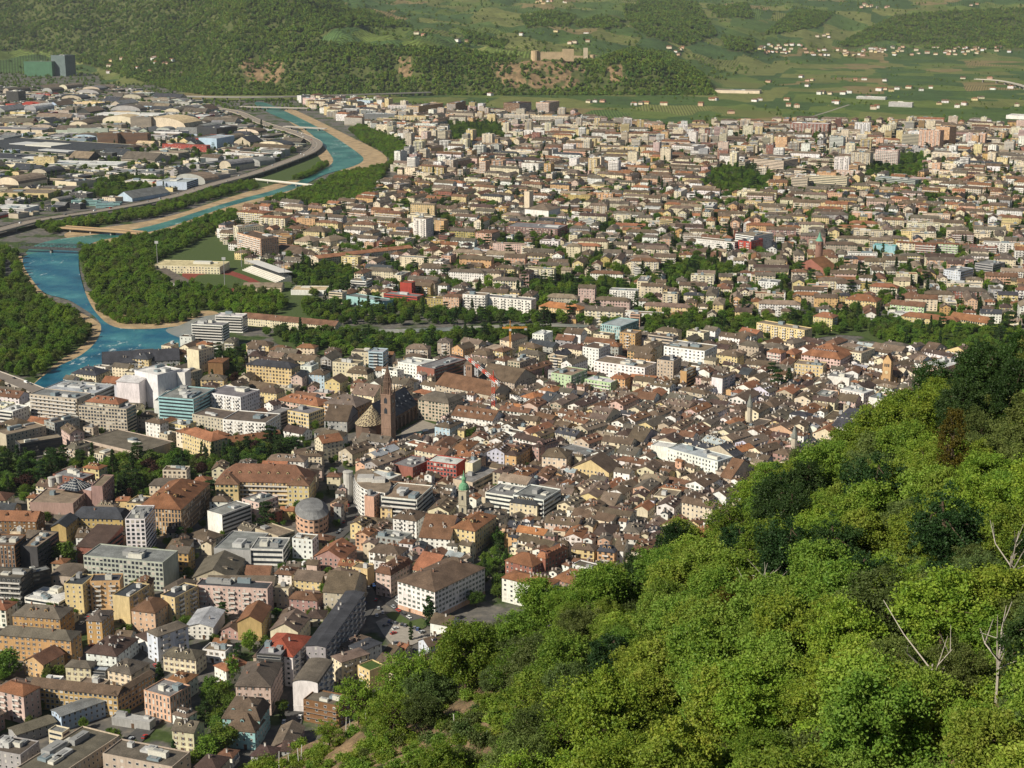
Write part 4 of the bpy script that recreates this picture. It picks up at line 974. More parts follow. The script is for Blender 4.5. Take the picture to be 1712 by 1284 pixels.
tower_block;170,222;196,224;206,220;30;flat;brown;brown;r/p;;brown twin office tower beyond the warehouses
tower_block;200,222;246,224;252,220;30;flat;brown;darkbrown;r/p;;brown office slab with black centre beyond the warehouses
tower_block;228,194;252,196;262,192;34;flat;beige;brown;r/r;;beige striped office tower beyond the warehouses
office_building;276,240;345,244;350,240;14;flat;red;redbrown;w/p;u1;long bright red office block beside the motorway
office_building;328,213;362,215;398,211;24;flat;dark;slate;r/r;u2;dark glass office block beside the motorway
warehouse;351,229;362,232;400,224;22;flat;blue;tin;n/n;u0;big pale blue box warehouse beside the motorway
tower_block;64,261;90,263;94,259;22;flat;yellow;brown;p/p;;small yellow tower block among warehouses
factory;92,92;108,93;156,90;84;flat;plantgrey;slate;n/n;u3 w60;large dark green power plant block at the foot of the wooded hill
+;70,101;86,103;108,98;60;flat;plantgreen;greybrown;n/n;u1 w50;
tower_block;18,152;30,153;46,150;40;flat;dark;white;n/r;;green and white office tower in the far industrial zone
warehouse;18,318;80,324;96,310;9;flat;yellow;tan;n/n;u2 w60;yellow warehouse with brown roof near the motorway
warehouse;70,315;120,318;140,302;8;flat;grey;greybrown;n/r;u2 w60;
warehouse;98,270;196,276;200,264;9;flat;white;white;r/n;u4 w60;long white warehouse among the grey factory roofs
warehouse;-20,238;110,258;170,236;9;flat;beige;slate;r/r;u6 w230;huge dark factory roof in the industrial zone
warehouse;-20,258;62,268;80,256;9;flat;grey;slate;r/r;u6 w90;
warehouse;175,188;265,192;268,184;12;flat;white;white;n/n;u3 w60;
warehouse;185,200;225,203;250,196;11;barrel;cream;sand;n/n;;
warehouse;270,205;310,212;345,200;11;barrel;cream;sand;n/n;w90;pale vaulted hall in the far industrial zone
warehouse;5,212;70,218;95,206;12;flat;cream;grey;n/r;u2 w80;
warehouse;130,212;180,215;182,206;18;flat;palegreen;slate;n/n;u2;
warehouse;195,285;255,290;262,280;8;flat;white;grey;w/n;u3 w60;
warehouse;285,300;312,305;345,290;14;flat;blue;tin;n/r;u3;pale blue warehouse beside the motorway viaduct
warehouse;225,300;262,305;268,296;9;flat;cream;white;p/p;u3 w40;
warehouse;262,303;288,305;292,298;9;flat;red;brown;n/n;;dark red warehouse front beside the motorway viaduct
warehouse;0,345;40,350;58,340;9;flat;white;white;r/n;u3 w50;
warehouse;128,333;168,336;175,328;8;flat;teal;slate;r/r;u2;
warehouse;166,338;200,340;206,332;8;flat;teal;slate;r/r;u2;
sports_hall;1445,160;1480,163;1485,158;8;flat;white;white;r/n;;
warehouse;1195,150;1270,152;1272,146;10;flat;cream;greybrown;n/n;w60;long pale shed in the vineyard plain
warehouse;1685,192;1760,196;1780,188;10;flat;white;white;n/n;;
apartment_block;1490,170;1525,172;1530,168;14;flat;white;tan;r/r;;
school;1350,442;1380,452;1402,440;8;gv;brick;rust;n/n;c0 d0;
town_house;1455,478;1500,482;1506,474;14;hip;cream;terracotta;p/p;;
apartment_block;1498,405;1530,407;1535,402;20;hip;cream;rust;w/p;bf x0.3;
apartment_block;1530,407;1565,409;1570,404;20;hip;brick;rust;w/p;BF x0.3;brick middle section of a long row with rust roofs
apartment_block;1565,407;1602,409;1606,404;20;hip;green;terracotta;w/p;BF x0.3;pale green block with red roof at a row end
office_building;1463,408;1497,412;1500,404;16;flat;teal;teal2;n/n;u1;building wrapped in turquoise scaffold netting
apartment_block;1585,450;1606,455;1632,446;20;flat;lilac;grey;p/r;u2;
office_building;1630,440;1660,444;1684,438;16;flat;grey;grey;r/r;u3;
apartment_block;1268,470;1300,473;1310,466;14;flat;white;grey;p/p;bf;
apartment_block;1237,402;1256,405;1280,398;20;flat;red;slate;w/p;bf;bright red block with dark side wall
apartment_block;1228,392;1260,396;1295,390;24;flat;white;tan;r/p;u2;white ribbon-windowed office behind the bright red block
apartment_block;1170,398;1228,406;1236,398;18;flat;white;tan;p/r;u2;
apartment_block;1268,539;1345,553;1354,545;15;flat;yellow;tan;p/p;bf u2;
apartment_block;1363,527;1392,532;1402,524;15;hip;yellow;terracotta;p/p;bs;yellow villa block with red roof above the tree belt
apartment_block;1075,510;1155,515;1160,505;12;hip;yellow;pinkbrown;p/p;c3;
town_house;1415,499;1465,505;1480,494;13;hip;yellow;rust;p/p;c2;
apartment_block;1490,507;1545,513;1552,502;13;gu;green;redbrown;p/p;bf;pale green house with red roof above the tree belt
school;1508,527;1600,538;1608,528;10;hip;yellow;terracotta;p/p;c2;
school;1590,530;1650,540;1662,532;11;gu;yellow;rust;g/g;c2;
'''
RCOL['teal2'] = (.10, .38, .36)
HERO = []
for ln in SPEC.strip().split('\n'):
    k, l, c, r, H, roof, wall, rc, ws, opts, lab = (x.strip() for x in ln.split(';'))
    pt = lambda s: tuple(float(v) for v in s.split(','))
    O, rz, La, Lb = from_corners(pt(l), pt(c), pt(r), float(H)); f_, s_ = ws.split('/')
    wing = k == '+'
    kind = HERO[-1]['kind'] if wing else k
    b = record(kind, CATS[kind], O, rz, La, Lb, float(H), roof, wall, rc, f_, s_, opts)
    b['wing'] = wing; b['label'] = lab or None; b['hero'] = True
    if 'setLb' in b:       # depth known: grow it away from the viewer
        d_ = b['setLb'] - b['Lb']; b['O'] = b['O'] + np.array([-math.sin(rz), math.cos(rz)]) * d_ / 2; b['Lb'] = b['setLb']
    HERO.append(b)
def corners(b, m=0.0):
    c, s = math.cos(b['rz']), math.sin(b['rz']); out = []
    for x, y in ((-1, -1), (1, -1), (1, 1), (-1, 1)):
        x, y = x * (b['La'] / 2 + m), y * (b['Lb'] / 2 + m); out.append((b['O'][0] + x * c - y * s, b['O'][1] + x * s + y * c))
    return out
for b in HERO: mark_world(corners(b, 1.5), 1)
# ------------------------------------------------------------------ landmarks
def frame_at(px, py, z, px2, py2):
    """origin on the ground under photo point (px,py,z) and the heading towards (px2,py2,z)"""
    a, b = G(px, py, z), G(px2, py2, z); d = b - a
    return a, math.atan2(d[1], d[0]), float(np.hypot(*d))
def pointed(mb, x, y0, z, w, h, col, mat, axis='x', n=5):
    pass
def cathedral():
    a, rz, L = frame_at(622, 676, 27, 676, 647.5, ); W = 25.0; He, Hr = 13.0, 27.5
    t = thing('cathedral', (a[0], a[1], 0), rz, 'dark stone cathedral with slate roof, diamond-patterned choir roof and openwork spire', 'cathedral')
    st = (.17, .115, .085); sl = (.055, .062, .078)
    w = MB(); w.prism([(0, -W / 2), (L, -W / 2), (L, W / 2), (0, W / 2)], -1, He, st, WALL, cap=False)
    w.face([(L, -W / 2, He), (L, W / 2, He), (L, 0, Hr - .2)], st, WALL); w.build('nave_wall', MATS, t)
    r = MB(); o = .7
    for s in (-1, 1): r.face([(-1, s * (W / 2 + o), He - .7), (L + o, s * (W / 2 + o), He - .7), (L + o, 0, Hr), (-1, 0, Hr)], sl, ROOF)
    for s in (-1, 1):
        r.face([(L + o, s * (W / 2 + o), He - 1.1), (L + o, 0, Hr - .4), (L + o, 0, Hr), (L + o, s * (W / 2 + o), He - .7)], sl, ROOF)
    ro = r.build('nave_roof', MATS, t)
    d = MB()
    for k in range(7):
        for row, f in ((0, .35), (1, .62)):
            x = 6 + k * (L - 10) / 6.2 + row * 3; y = -W / 2 * (1 - f); z = He + (Hr - He) * f
            d = MB(); d.box(x - .7, x + .7, y - .9, y + 1.0, z - .2, z + .75, (.12, .13, .15), ROOF); d.build('roof_hatch', MATS, ro)
    # choir with its polygonal end and tiled diamond pattern
    ch = MB(); n = 7; pts = []
    for i in range(n): th = math.pi / 2 + math.pi * i / (n - 1); pts.append((-5 + math.cos(th) * 11.5 * 1.25, math.sin(th) * 11.5))
    pts = [(0.5, 11.5)] + pts + [(0.5, -11.5)]
    ch.prism(pts, -1, He - .5, st, WALL, cap=False); ch.build('choir_wall', MATS, t)
    m, nt_, p_ = new_mat('patterned_choir_tiles'); tc = N(nt_, 'ShaderNodeTexCoord'); mp = N(nt_, 'ShaderNodeMapping'); mp.inputs['Rotation'].default_value = (0, 0, .785); mp.inputs['Scale'].default_value = (1, 1, .7)
    nt_.links.new(tc.outputs['Object'], mp.inputs[0]); ck = N(nt_, 'ShaderNodeTexChecker'); ck.inputs['Scale'].default_value = .62; nt_.links.new(mp.outputs[0], ck.inputs['Vector'])
    ck.inputs['Color1'].default_value = (.42, .34, .20, 1); ck.inputs['Color2'].default_value = (.07, .05, .035, 1); nt_.links.new(ck.outputs[0], p_.inputs['Base Color']); p_.inputs['Roughness'].default_value = .6
    cr = MB(); ap = (0, 0, Hr - .5)
    q = [(x * 1.06, y * 1.06, He - .6) for x, y in pts]
    for i in range(len(q) - 1): cr.face([q[i], q[i + 1], ap], (.3, .25, .16), 0)
    cr.build('choir_roof', [m], t)
    # lancets and buttresses along the visible flank
    for k in range(8):
        x = 4 + k * (L - 8) / 7
        b = MB(); b.box(x - .6, x + .6, -W / 2 - 1.7, -W / 2, -1, 9.5, tuple(c * 1.1 for c in st), WALL); b.face([(x - .6, -W / 2 - 1.7, 9.5), (x + .6, -W / 2 - 1.7, 9.5), (x + .6, -W / 2, 11.8), (x - .6, -W / 2, 11.8)], st, WALL); b.build('buttress', MATS, t)
        if k < 7:
            xm = x + (L - 8) / 14; g = MB(); y = -W / 2 - .08
            g.face([(xm - 1, y, 3.2), (xm + 1, y, 3.2), (xm + 1, y, 9), (xm, y, 11), (xm - 1, y, 9)], (.02, .02, .025), GLASS); g.build('lancet_window', MATS, t)
    # tower on the flank of the choir
    g = G(650, 735, 0); dx, dy = g[0] - a[0], g[1] - a[1]; tx, ty = dx * math.cos(rz) + dy * math.sin(rz), -dx * math.sin(rz) + dy * math.cos(rz)
    ty = min(ty, 8.0); s = 4.6; tc_ = (.25, .165, .12)
    b = MB(); b.box(tx - s, tx + s, ty - s, ty + s, -1, 41, tc_, WALL)
    for z in (12, 24, 33, 41): b.box(tx - s - .3, tx + s + .3, ty - s - .3, ty + s + .3, z - .35, z + .25, tuple(c * 1.2 for c in tc_), WALL, bottom=True)
    tw = b.build('tower', MATS, t)
    for zc in (27.0, 36.0):
        for (nx_, ny_) in ((0, -1), (1, 0), (-1, 0), (0, 1)):
            g = MB(); e = s + .07; hw = 1.5
            P = (lambda u, z: (tx + u, ty + ny_ * e, z)) if ny_ else (lambda u, z: (tx + nx_ * e, ty + u, z))
            g.face([P(-hw, zc - 2.6), P(hw, zc - 2.6), P(hw, zc + 1.2), P(0, zc + 3), P(-hw, zc + 1.2)], (.02, .02, .02), GLASS); g.build('belfry_opening', MATS, tw)
    sp = MB()
    for i in range(8):
        th = math.pi / 8 + i * math.pi / 4; p = lambda r_, z: (tx + r_ * math.cos(th), ty + r_ * math.sin(th), z)
        sp.tube(p(4.0, 41), p(3.4, 52), .42, .36, tc_, WALL, 4); sp.tube(p(3.4, 52), p(.25, 66), .36, .2, tc_, WALL, 4)
        th2 = th + math.pi / 4; q_ = lambda r_, z: (tx + r_ * math.cos(th2), ty + r_ * math.sin(th2), z)
        for r_, z in ((3.7, 46), (3.4, 52), (2.5, 56), (1.6, 60)): sp.tube(p(r_, z), q_(r_, z), .28, .28, tc_, WALL, 4)
    sp.lathe(tx, ty, [(2.2, 41), (2.1, 50), (1.4, 56), (.5, 62), (.15, 68)], tuple(c * .7 for c in tc_), WALL, 8)
    sp.build('spire', MATS, t)
    for sx in (-1, 1):
        for sy in (-1, 1):
            f = MB(); f.lathe(tx + sx * s * .92, ty + sy * s * .92, [(.65, 41), (.55, 46), (.05, 50)], tc_, WALL, 6); f.build('pinnacle', MATS, t)
    mark_world([(a[0] + x * math.cos(rz) - y * math.sin(rz), a[1] + x * math.sin(rz) + y * math.cos(rz)) for x, y in ((-20, -16), (L + 3, -16), (L + 3, 16), (-20, 16))], 1)
cathedral()
def tower_thing(name, px, py, label, cat, fn, r=7, rz=-.35):
    g = G(px, py); t = thing(name, (g[0], g[1], 0), rz, label, cat); fn(t); mark_world([(g[0] + r * math.cos(a), g[1] + r * math.sin(a)) for a in np.arange(0, 6.28, .8)], 1); return t
def domed(t):
    c = (.42, .38, .28); gr = (.16, .36, .20)
    b = MB(); b.box(-3, 3, -3, 3, -1, 27, c, WALL); b.box(-3.4, 3.4, -3.4, 3.4, 16, 16.6, c, WALL, bottom=True); b.box(-3.5, 3.5, -3.5, 3.5, 27, 27.7, c, WALL, bottom=True); b.build('shaft', MATS, t)
    for z in (12.5, 21.8):
        for f, (x, y) in enumerate(((0, -1), (1, 0), (-1, 0), (0, 1))):
            g = MB(); e = 3.06; P = (lambda u, zz: (u, y * e, zz)) if y else (lambda u, zz: (x * e, u, zz))
            g.face([P(-.75, z - 1.8), P(.75, z - 1.8), P(.75, z + 1.2), P(0, z + 1.9), P(-.75, z + 1.2)], (.02,) * 3, GLASS); g.build('bell_opening', MATS, t)
    d = MB(); d.lathe(0, 0, [(3.9, 27.7), (3.9, 29), (3.2, 31), (1.9, 32.3), (1.5, 32.6), (1.5, 34.6), (1.9, 35), (1.6, 36.2), (.9, 37), (.7, 38), (.45, 39.5), (.1, 42)], gr, ROOF, 12); d.build('copper_dome', MATS, t)
tower_thing('church_tower', 776, 878, 'pale church tower with green copper onion dome in the old town', 'tower', domed, 6)
def brickround(t):
    b = MB(); b.lathe(0, 0, [(5.2, -1), (5.0, 30), (5.5, 30.5), (5.5, 36), (5.2, 36.2)], (.28, .16, .12), WALL, 16); b.build('shaft', MATS, t)
    d = MB(); d.lathe(0, 0, [(5.6, 36.2), (2.2, 42), (.2, 49)], (.16, .36, .26), ROOF, 12); d.build('copper_spire', MATS, t)
    for k in range(8):
        a = k * math.pi / 4; g = MB(); g.box(-.6, .6, -.1, .1, -1.6, 1.6, (.02,) * 3, GLASS); o = g.build('opening', MATS, t, (5.5 * math.cos(a), 5.5 * math.sin(a), 33)); o.rotation_euler = (0, 0, a + math.pi / 2)
tower_thing('church_tower', 1368, 446, 'round brick church tower with pointed green copper roof', 'tower', brickround, 9)
def friary(t):
    b = MB(); b.box(-3.2, 3.2, -3.2, 3.2, -1, 28, (.30, .19, .13), WALL); b.build('shaft', MATS, t)
    for x, y in ((0, -1), (1, 0), (-1, 0)):
        for u in (-.9, .9):
            g = MB(); e = 3.26; P = (lambda a, z: (a, y * e, z)) if y else (lambda a, z: (x * e, a, z)); g.face([P(u - .5, 22), P(u + .5, 22), P(u + .5, 25.5), P(u - .5, 25.5)], (.02,) * 3, GLASS); g.build('bell_opening', MATS, t)
    d = MB(); d.face([(-3.6, -3.6, 28), (3.6, -3.6, 28), (0, 0, 32)], RCOL['brown'], ROOF); d.face([(3.6, -3.6, 28), (3.6, 3.6, 28), (0, 0, 32)], RCOL['brown'], ROOF); d.face([(3.6, 3.6, 28), (-3.6, 3.6, 28), (0, 0, 32)], RCOL['brown'], ROOF); d.face([(-3.6, 3.6, 28), (-3.6, -3.6, 28), (0, 0, 32)], RCOL['brown'], ROOF); d.build('roof', MATS, t)
tower_thing('church_tower', 786, 655, 'square brown brick friary tower beside the long red church roof', 'tower', friary, 6)
def gabled(t):
    c = (.56, .36, .18); b = MB(); b.box(-4, 4, -4, 4, -1, 30, c, WALL)
    for s in (-1, 1): b.face([(-4, s * 4, 30), (4, s * 4, 30), (0, s * 4, 36)], c, WALL)
    b.build('shaft', MATS, t)
    d = MB()
    for s in (-1, 1): d.face([(s * 4.5, -4.5, 29.4), (s * 4.5, 4.5, 29.4), (0, 4.5, 36.5), (0, -4.5, 36.5)], RCOL['redbrown'], ROOF)
    d.build('roof', MATS, t)
    for z in (25.5, 11):
        for u in (-1.8, 0, 1.8):
            g = MB(); g.face([(u - .6, -4.06, z - 1.6), (u + .6, -4.06, z - 1.6), (u + .6, -4.06, z + 1.4), (u - .6, -4.06, z + 1.4)], (.02,) * 3, GLASS); g.build('bell_opening', MATS, t)
    g = MB(); g.lathe(0, 0, [(1.6, 0), (1.6, .1)], (.6, .5, .3), TRIM, 16); o = g.build('clock_face', MATS, t, (0, -4.05, 18.5)); o.rotation_euler = (math.pi / 2, 0, 0)
    n = MB(); n.box(-7, 7, 4, 26, -1, 13, c, WALL)
    for s in (-1, 1): n.face([(s * 7.6, 3.5, 12.6), (s * 7.6, 26.5, 12.6), (0, 26.5, 18), (0, 3.5, 18)], RCOL['redbrown'], ROOF)
    n.face([(-7, 4, 13), (7, 4, 13), (0, 4, 17.7)], c, WALL)
    n.build('nave', MATS, t)
tower_thing('brick_church', 1482, 652, 'orange brick church with gable-topped square tower near the hillside', 'church', gabled, 14, -.5)
def turret(t):
    b = MB(); b.lathe(0, 0, [(2.4, -1), (2.4, 22)], (.52, .46, .36), WALL, 8); b.build('shaft', MATS, t)
    d = MB(); d.lathe(0, 0, [(2.9, 22), (2.3, 25), (.2, 33)], (.24, .25, .22), ROOF, 8); d.build('roof', MATS, t)
tower_thing('turret', 1326, 775, 'slim stone church spire at the edge of the hillside', 'tower', turret, 4)
tower_thing('turret', 1252, 720, 'pale round museum turret with grey pointed roof in the old town', 'tower', turret, 5)
def dometurret(t):
    b = MB(); b.lathe(0, 0, [(3, -1), (3, 11)], (.52, .42, .34), WALL, 8); b.build('shaft', MATS, t)
    b = MB(); b.lathe(0, 0, [(3.5, 11), (3.4, 13), (2, 15.5), (.6, 16.5), (.2, 18)], (.12, .09, .08), ROOF, 10); b.build('dome', MATS, t)
tower_thing('turret', 716, 760, 'small domed corner turret on the cathedral square', 'tower', dometurret, 5)
# church with long red roof beside the friary tower
def add_hero(kind, L, C, Rr, H, roof, wall, rc, fs, ss, opts, lab, wing=False):
    O, rz, La, Lb = from_corners(L, C, Rr, H); b = record(kind, CATS[kind], O, rz, La, Lb, H, roof, wall, rc, fs, ss, opts); b['wing'] = wing; b['label'] = lab; b['hero'] = True; HERO.append(b); mark_world(corners(b, 1.5), 1)
add_hero('church', (734, 640), (822, 661), (836, 648), 13, 'gu', 'beige', 'redbrown', 'w', 'w', 'c0 d0 x1.1', 'long beige friary church under a redbrown gable roof')
add_hero('town_house', (806, 628), (860, 640), (900, 622), 12, 'gu', 'beige', 'brown', 'p', 'p', 'c1 d0', 'brown-roofed cloister range beside the friary church')
add_hero('town_house', (858, 622), (868, 626), (934, 604), 13, 'gv', 'rose', 'redbrown', 'p', 'p', 'c2 d4', 'long dormered redbrown roof running towards the green block')
# white block with a rounded prow, and the round slate-roofed house
def curved(name, pts, H, wall, rc, label, cat, bands, mansard=None):
    w_ = [G(x, y, H) for x, y in pts]; w_ = smooth(w_, 1); c0 = w_.mean(0); poly = [(p[0] - c0[0], p[1] - c0[1]) for p in w_]
    if sum(poly[i][0] * poly[(i + 1) % len(poly)][1] - poly[(i + 1) % len(poly)][0] * poly[i][1] for i in range(len(poly))) < 0: poly = poly[::-1]
    t = thing(name, (c0[0], c0[1], 0), 0, label, cat); P = np.array(poly); b = MB(); b.prism(poly, -1, H, PAL[wall], WALL, cap=False); b.build('wall', MATS, t)
    r = MB()
    if mansard:
        ins = P * .72; n = len(P)
        for i in range(n): j = (i + 1) % n; r.face([(*(P[i] * 1.03), H), (*(P[j] * 1.03), H), (*ins[j], H + mansard), (*ins[i], H + mansard)], RCOL[rc], ROOF)
        for i in range(n): j = (i + 1) % n; r.face([(*ins[i], H + mansard), (*ins[j], H + mansard), (0, 0, H + mansard * 1.35)], RCOL[rc], ROOF)
    else:
        r.face([(x, y, H) for x, y in poly], RCOL[rc], ROOF)
    r.build('roof', MATS, t)
    nf = int(H / 3.1)
    for f in range(nf):
        z = (f + .35) * H / nf; g = MB(); k = MB(); n = len(P)
        for i in range(n):
            j = (i + 1) % n; a, c = P[i], P[j]; d = c - a; l = np.linalg.norm(d); nn = np.array([d[1], -d[0]]) / max(l, .01); m = max(1, int(l / 3))
            for q in range(m):
                p0 = a + d * (q + .22) / m + nn * .08; p1 = a + d * (q + .78) / m + nn * .08; g.face([(*p0, z), (*p1, z), (*p1, z + 1.5), (*p0, z + 1.5)], GL, GLASS)
            if bands:
                o0, o1 = a + nn * 1.2, c + nn * 1.2; zb = z - .9
                k.face([(*o0, zb), (*o1, zb), (*o1, zb + 1), (*o0, zb + 1)], (.64, .62, .58), TRIM); k.face([(*a, zb), (*c, zb), (*o1, zb), (*o0, zb)], (.5, .5, .48), TRIM)
        tag(g.build('glazing', MATS, t), kind='stuff')
        if bands and f: k.build('balcony', MATS, t)
    mark_world([(p[0] + c0[0], p[1] + c0[1]) for p in P * 1.1], 1); return t, P
t_, P_ = curved('apartment_block', [(592, 790), (593, 802), (600, 812), (612, 819), (630, 822), (648, 825), (656, 806), (640, 796), (622, 788), (606, 782)], 22, 'white', 'tan', 'white curved apartment block with wraparound balconies on the old town street', 'apartment block', True)
for x, y, wx, wy, h in ((-4, 2, 6, 5, 3.2), (6, -1, 5, 4, 2.6)):
    b = MB(); b.box(x - wx, x + wx, y - wy, y + wy, 22, 22 + h, (.6, .58, .53), WALL, top=(.4, .38, .35)); b.build('penthouse', MATS, t_)
curved('town_house', [(494, 858), (503, 866), (520, 870), (537, 867), (550, 858), (546, 842), (530, 834), (505, 836), (494, 846)], 12, 'salmon', 'grey', 'rounded salmon house with grey mansard roof', 'house', False, 3.6)
# round stair towers and glass pyramid on the pink hall
def pyramid():
    g = G(126, 815, 16); t = thing('glass_pyramid', (g[0], g[1], 16.7), -.4, 'glass pyramid skylight with white lattice on the pink hall', 'skylight'); b = MB(); s = 9
    for i in range(4):
        c = [(-s, -s, 0), (s, -s, 0), (s, s, 0), (-s, s, 0)]; b.face([c[i], c[(i + 1) % 4], (0, 0, 7)], (1, 1, 1), GLASS)
    b.build('glazing', MATS, t)
    for i in range(4):
        c = [np.array(v, float) for v in ((-s, -s, 0), (s, -s, 0), (s, s, 0), (-s, s, 0))]; a, e = c[i], c[(i + 1) % 4]; ap = np.array((0, 0, 7.)); q = MB()
        for k in range(0, 7):
            u = a + (e - a) * k / 6; q.tube(u, u + (ap - u) * (1 - abs(k - 3) / 3.01), .16, .16, (.6, .6, .56), TRIM, 4)
        for k in range(1, 5):
            f = k / 5; q.tube(a + (ap - a) * f, e + (ap - e) * f, .16, .16, (.6, .6, .56), TRIM, 4)
        q.build('lattice', MATS, t)
pyramid()
for px, py, r, h, lab in ((89, 835, 2.6, 17, 'pale round stair tower on the pink hall, nearer the brown house'), (101, 834, 2.6, 18, 'pale round stair tower on the pink hall, nearer the glass pyramid'), (583, 838, 3.6, 23, 'slim white round stair tower beside the white curved block')):
    g = G(px, py); t = thing('stair_tower', (g[0], g[1], 0), 0, lab, 'tower'); b = MB(); b.lathe(0, 0, [(r, -1), (r, h)], (.55, .53, .48), WALL, 12); b.build('shaft', MATS, t); b = MB(); b.lathe(0, 0, [(r * 1.1, h), (r * 1.1, h + .8), (r * .6, h + 1.2)], (.4, .38, .34), TRIM, 12); b.build('cap', MATS, t)
# ------------------------------------------------------------------ cranes
def crane(px, py, H, tip, tail, red, wht, label, w=.9):
    g = G(px, py); t = thing('tower_crane', (g[0], g[1], 0), 0, label, 'crane')
    def lattice(mb, p, q, s, n, c1, c2):
        p, q = np.array(p, float), np.array(q, float); d = (q - p); L = np.linalg.norm(d); u = d / L; a = np.cross(u, (0, 0, 1)) if abs(u[2]) < .9 else np.array((1., 0, 0)); a /= np.linalg.norm(a); b_ = np.cross(u, a)
        o = [(-1, -1), (1, -1), (1, 1), (-1, 1)]
        for i in range(n):
            c = c1 if (i // 3) % 2 == 0 else c2; A, B = p + d * i / n, p + d * (i + 1) / n
            for k in range(4):
                k2 = (k + 1) % 4; e = (a * o[k][0] + b_ * o[k][1]) * s; e2 = (a * o[k2][0] + b_ * o[k2][1]) * s
                mb.tube(A + e, B + e, .26, .26, c, TRIM, 4, False); mb.tube(A + e, B + e2, .17, .17, c, TRIM, 3, False)
    m = MB(); lattice(m, (0, 0, 0), (0, 0, H), w, 18, red, wht); m.build('mast', MATS, t)
    T_ = G(*tip, H + 1) - g; B_ = G(*tail, H + 1) - g
    d = T_ / np.linalg.norm(T_); B_ = -d * min(np.linalg.norm(B_), 18)
    j = MB(); lattice(j, (0, 0, H + 1), (T_[0], T_[1], H + 1), w * .75, 24, red, wht); j.build('jib', MATS, t)
    k = MB(); lattice(k, (0, 0, H + 1), (B_[0], B_[1], H + 1), w * .75, 6, red, wht); k.build('counter_jib', MATS, t)
    a = MB(); a.tube((0, 0, H), (0, 0, H + 9), .5, .25, red, TRIM, 4); a.tube((0, 0, H + 9), (T_[0] * .7, T_[1] * .7, H + 1.8), .09, .09, (.2,) * 3, TRIM, 3); a.tube((0, 0, H + 9), (B_[0], B_[1], H + 1.8), .09, .09, (.2,) * 3, TRIM, 3); a.build('apex', MATS, t)
    cb = MB(); cb.box(-1.2, 1.2, -1.2, 1.2, H - 2.2, H, (.6, .6, .58), TRIM, bottom=True); cb.build('cab', MATS, t)
    cw = MB(); cw.box(B_[0] * .9 - 1.3, B_[0] * .9 + 1.3, B_[1] * .9 - 1.3, B_[1] * .9 + 1.3, H - 1.4, H + .6, (.4, .39, .37), TRIM, bottom=True); cw.build('counterweight', MATS, t)
    mark_world([(g[0] - 3, g[1] - 3), (g[0] + 3, g[1] - 3), (g[0] + 3, g[1] + 3), (g[0] - 3, g[1] + 3)], 1)
crane(825, 702, 37, (779, 596), (843, 645), (.55, .06, .03), (.62, .60, .58), 'red and white tower crane standing over the old town roofs', 1.25)
crane(853, 596, 30, (840, 548), (858, 570), (.55, .25, .04), (.55, .25, .04), 'orange tower crane beside the riverside trees', .8)

# ------------------------------------------------------------------ castle ruin on the rock
def castle():
    st = (.48, .36, .22)
    def zat(px, py):
        # march along the sight line until it meets the far terrain
        for Y_ in np.arange(5500, 7200, 6.0):
            x = (px - 856) / FPX; y = (py - 642) / FPX; dy = CP - y * SP; dz = -SP - y * CP; k = Y_ / dy
            if CAMH + dz * k <= zfar(np.array([x * k]), np.array([Y_]))[0]: return x * k, Y_, float(zfar(np.array([x * k]), np.array([Y_]))[0])
        return x * k, Y_, 100.
    x, y, z = zat(930, 99); z += 4; t = thing('castle_ruin', (x, y, z), 0, 'ruined stone castle walls with round towers on the wooded rock', 'castle')
    w = MB(); w.box(-70, 55, -5, 4, -14, 17, st, WALL); w.build('curtain_wall', MATS, t)
    w = MB(); w.box(22, 62, -8, 20, -14, 28, st, WALL); w.build('palace_wall', MATS, t)
    w = MB(); w.lathe(-76, -2, [(15, -14), (14, 22), (14.5, 23)], st, WALL, 14); w.build('round_tower', MATS, t)
    for k in range(12): m = MB(); m.box(-62 + k * 7, -58.5 + k * 7, -5, -3, 17, 20, st, WALL); m.build('merlon', MATS, t)
    x, y, z = zat(978, 99); z += 4; t = thing('castle_keep', (x, y, z), 0, 'tall pale square keep of the castle ruin', 'castle'); w = MB(); w.box(-6, 10, -7, 7, -12, 36, (.60, .50, .36), WALL); w.build('shaft', MATS, t); w = MB(); w.box(-50, -8, -4, 4, -10, 7, st, WALL); w.build('outer_wall', MATS, t); w = MB(); w.lathe(28, 4, [(9, -10), (9, 11)], st, WALL, 12); w.build('round_tower', MATS, t)
    return zat
zat = castle()

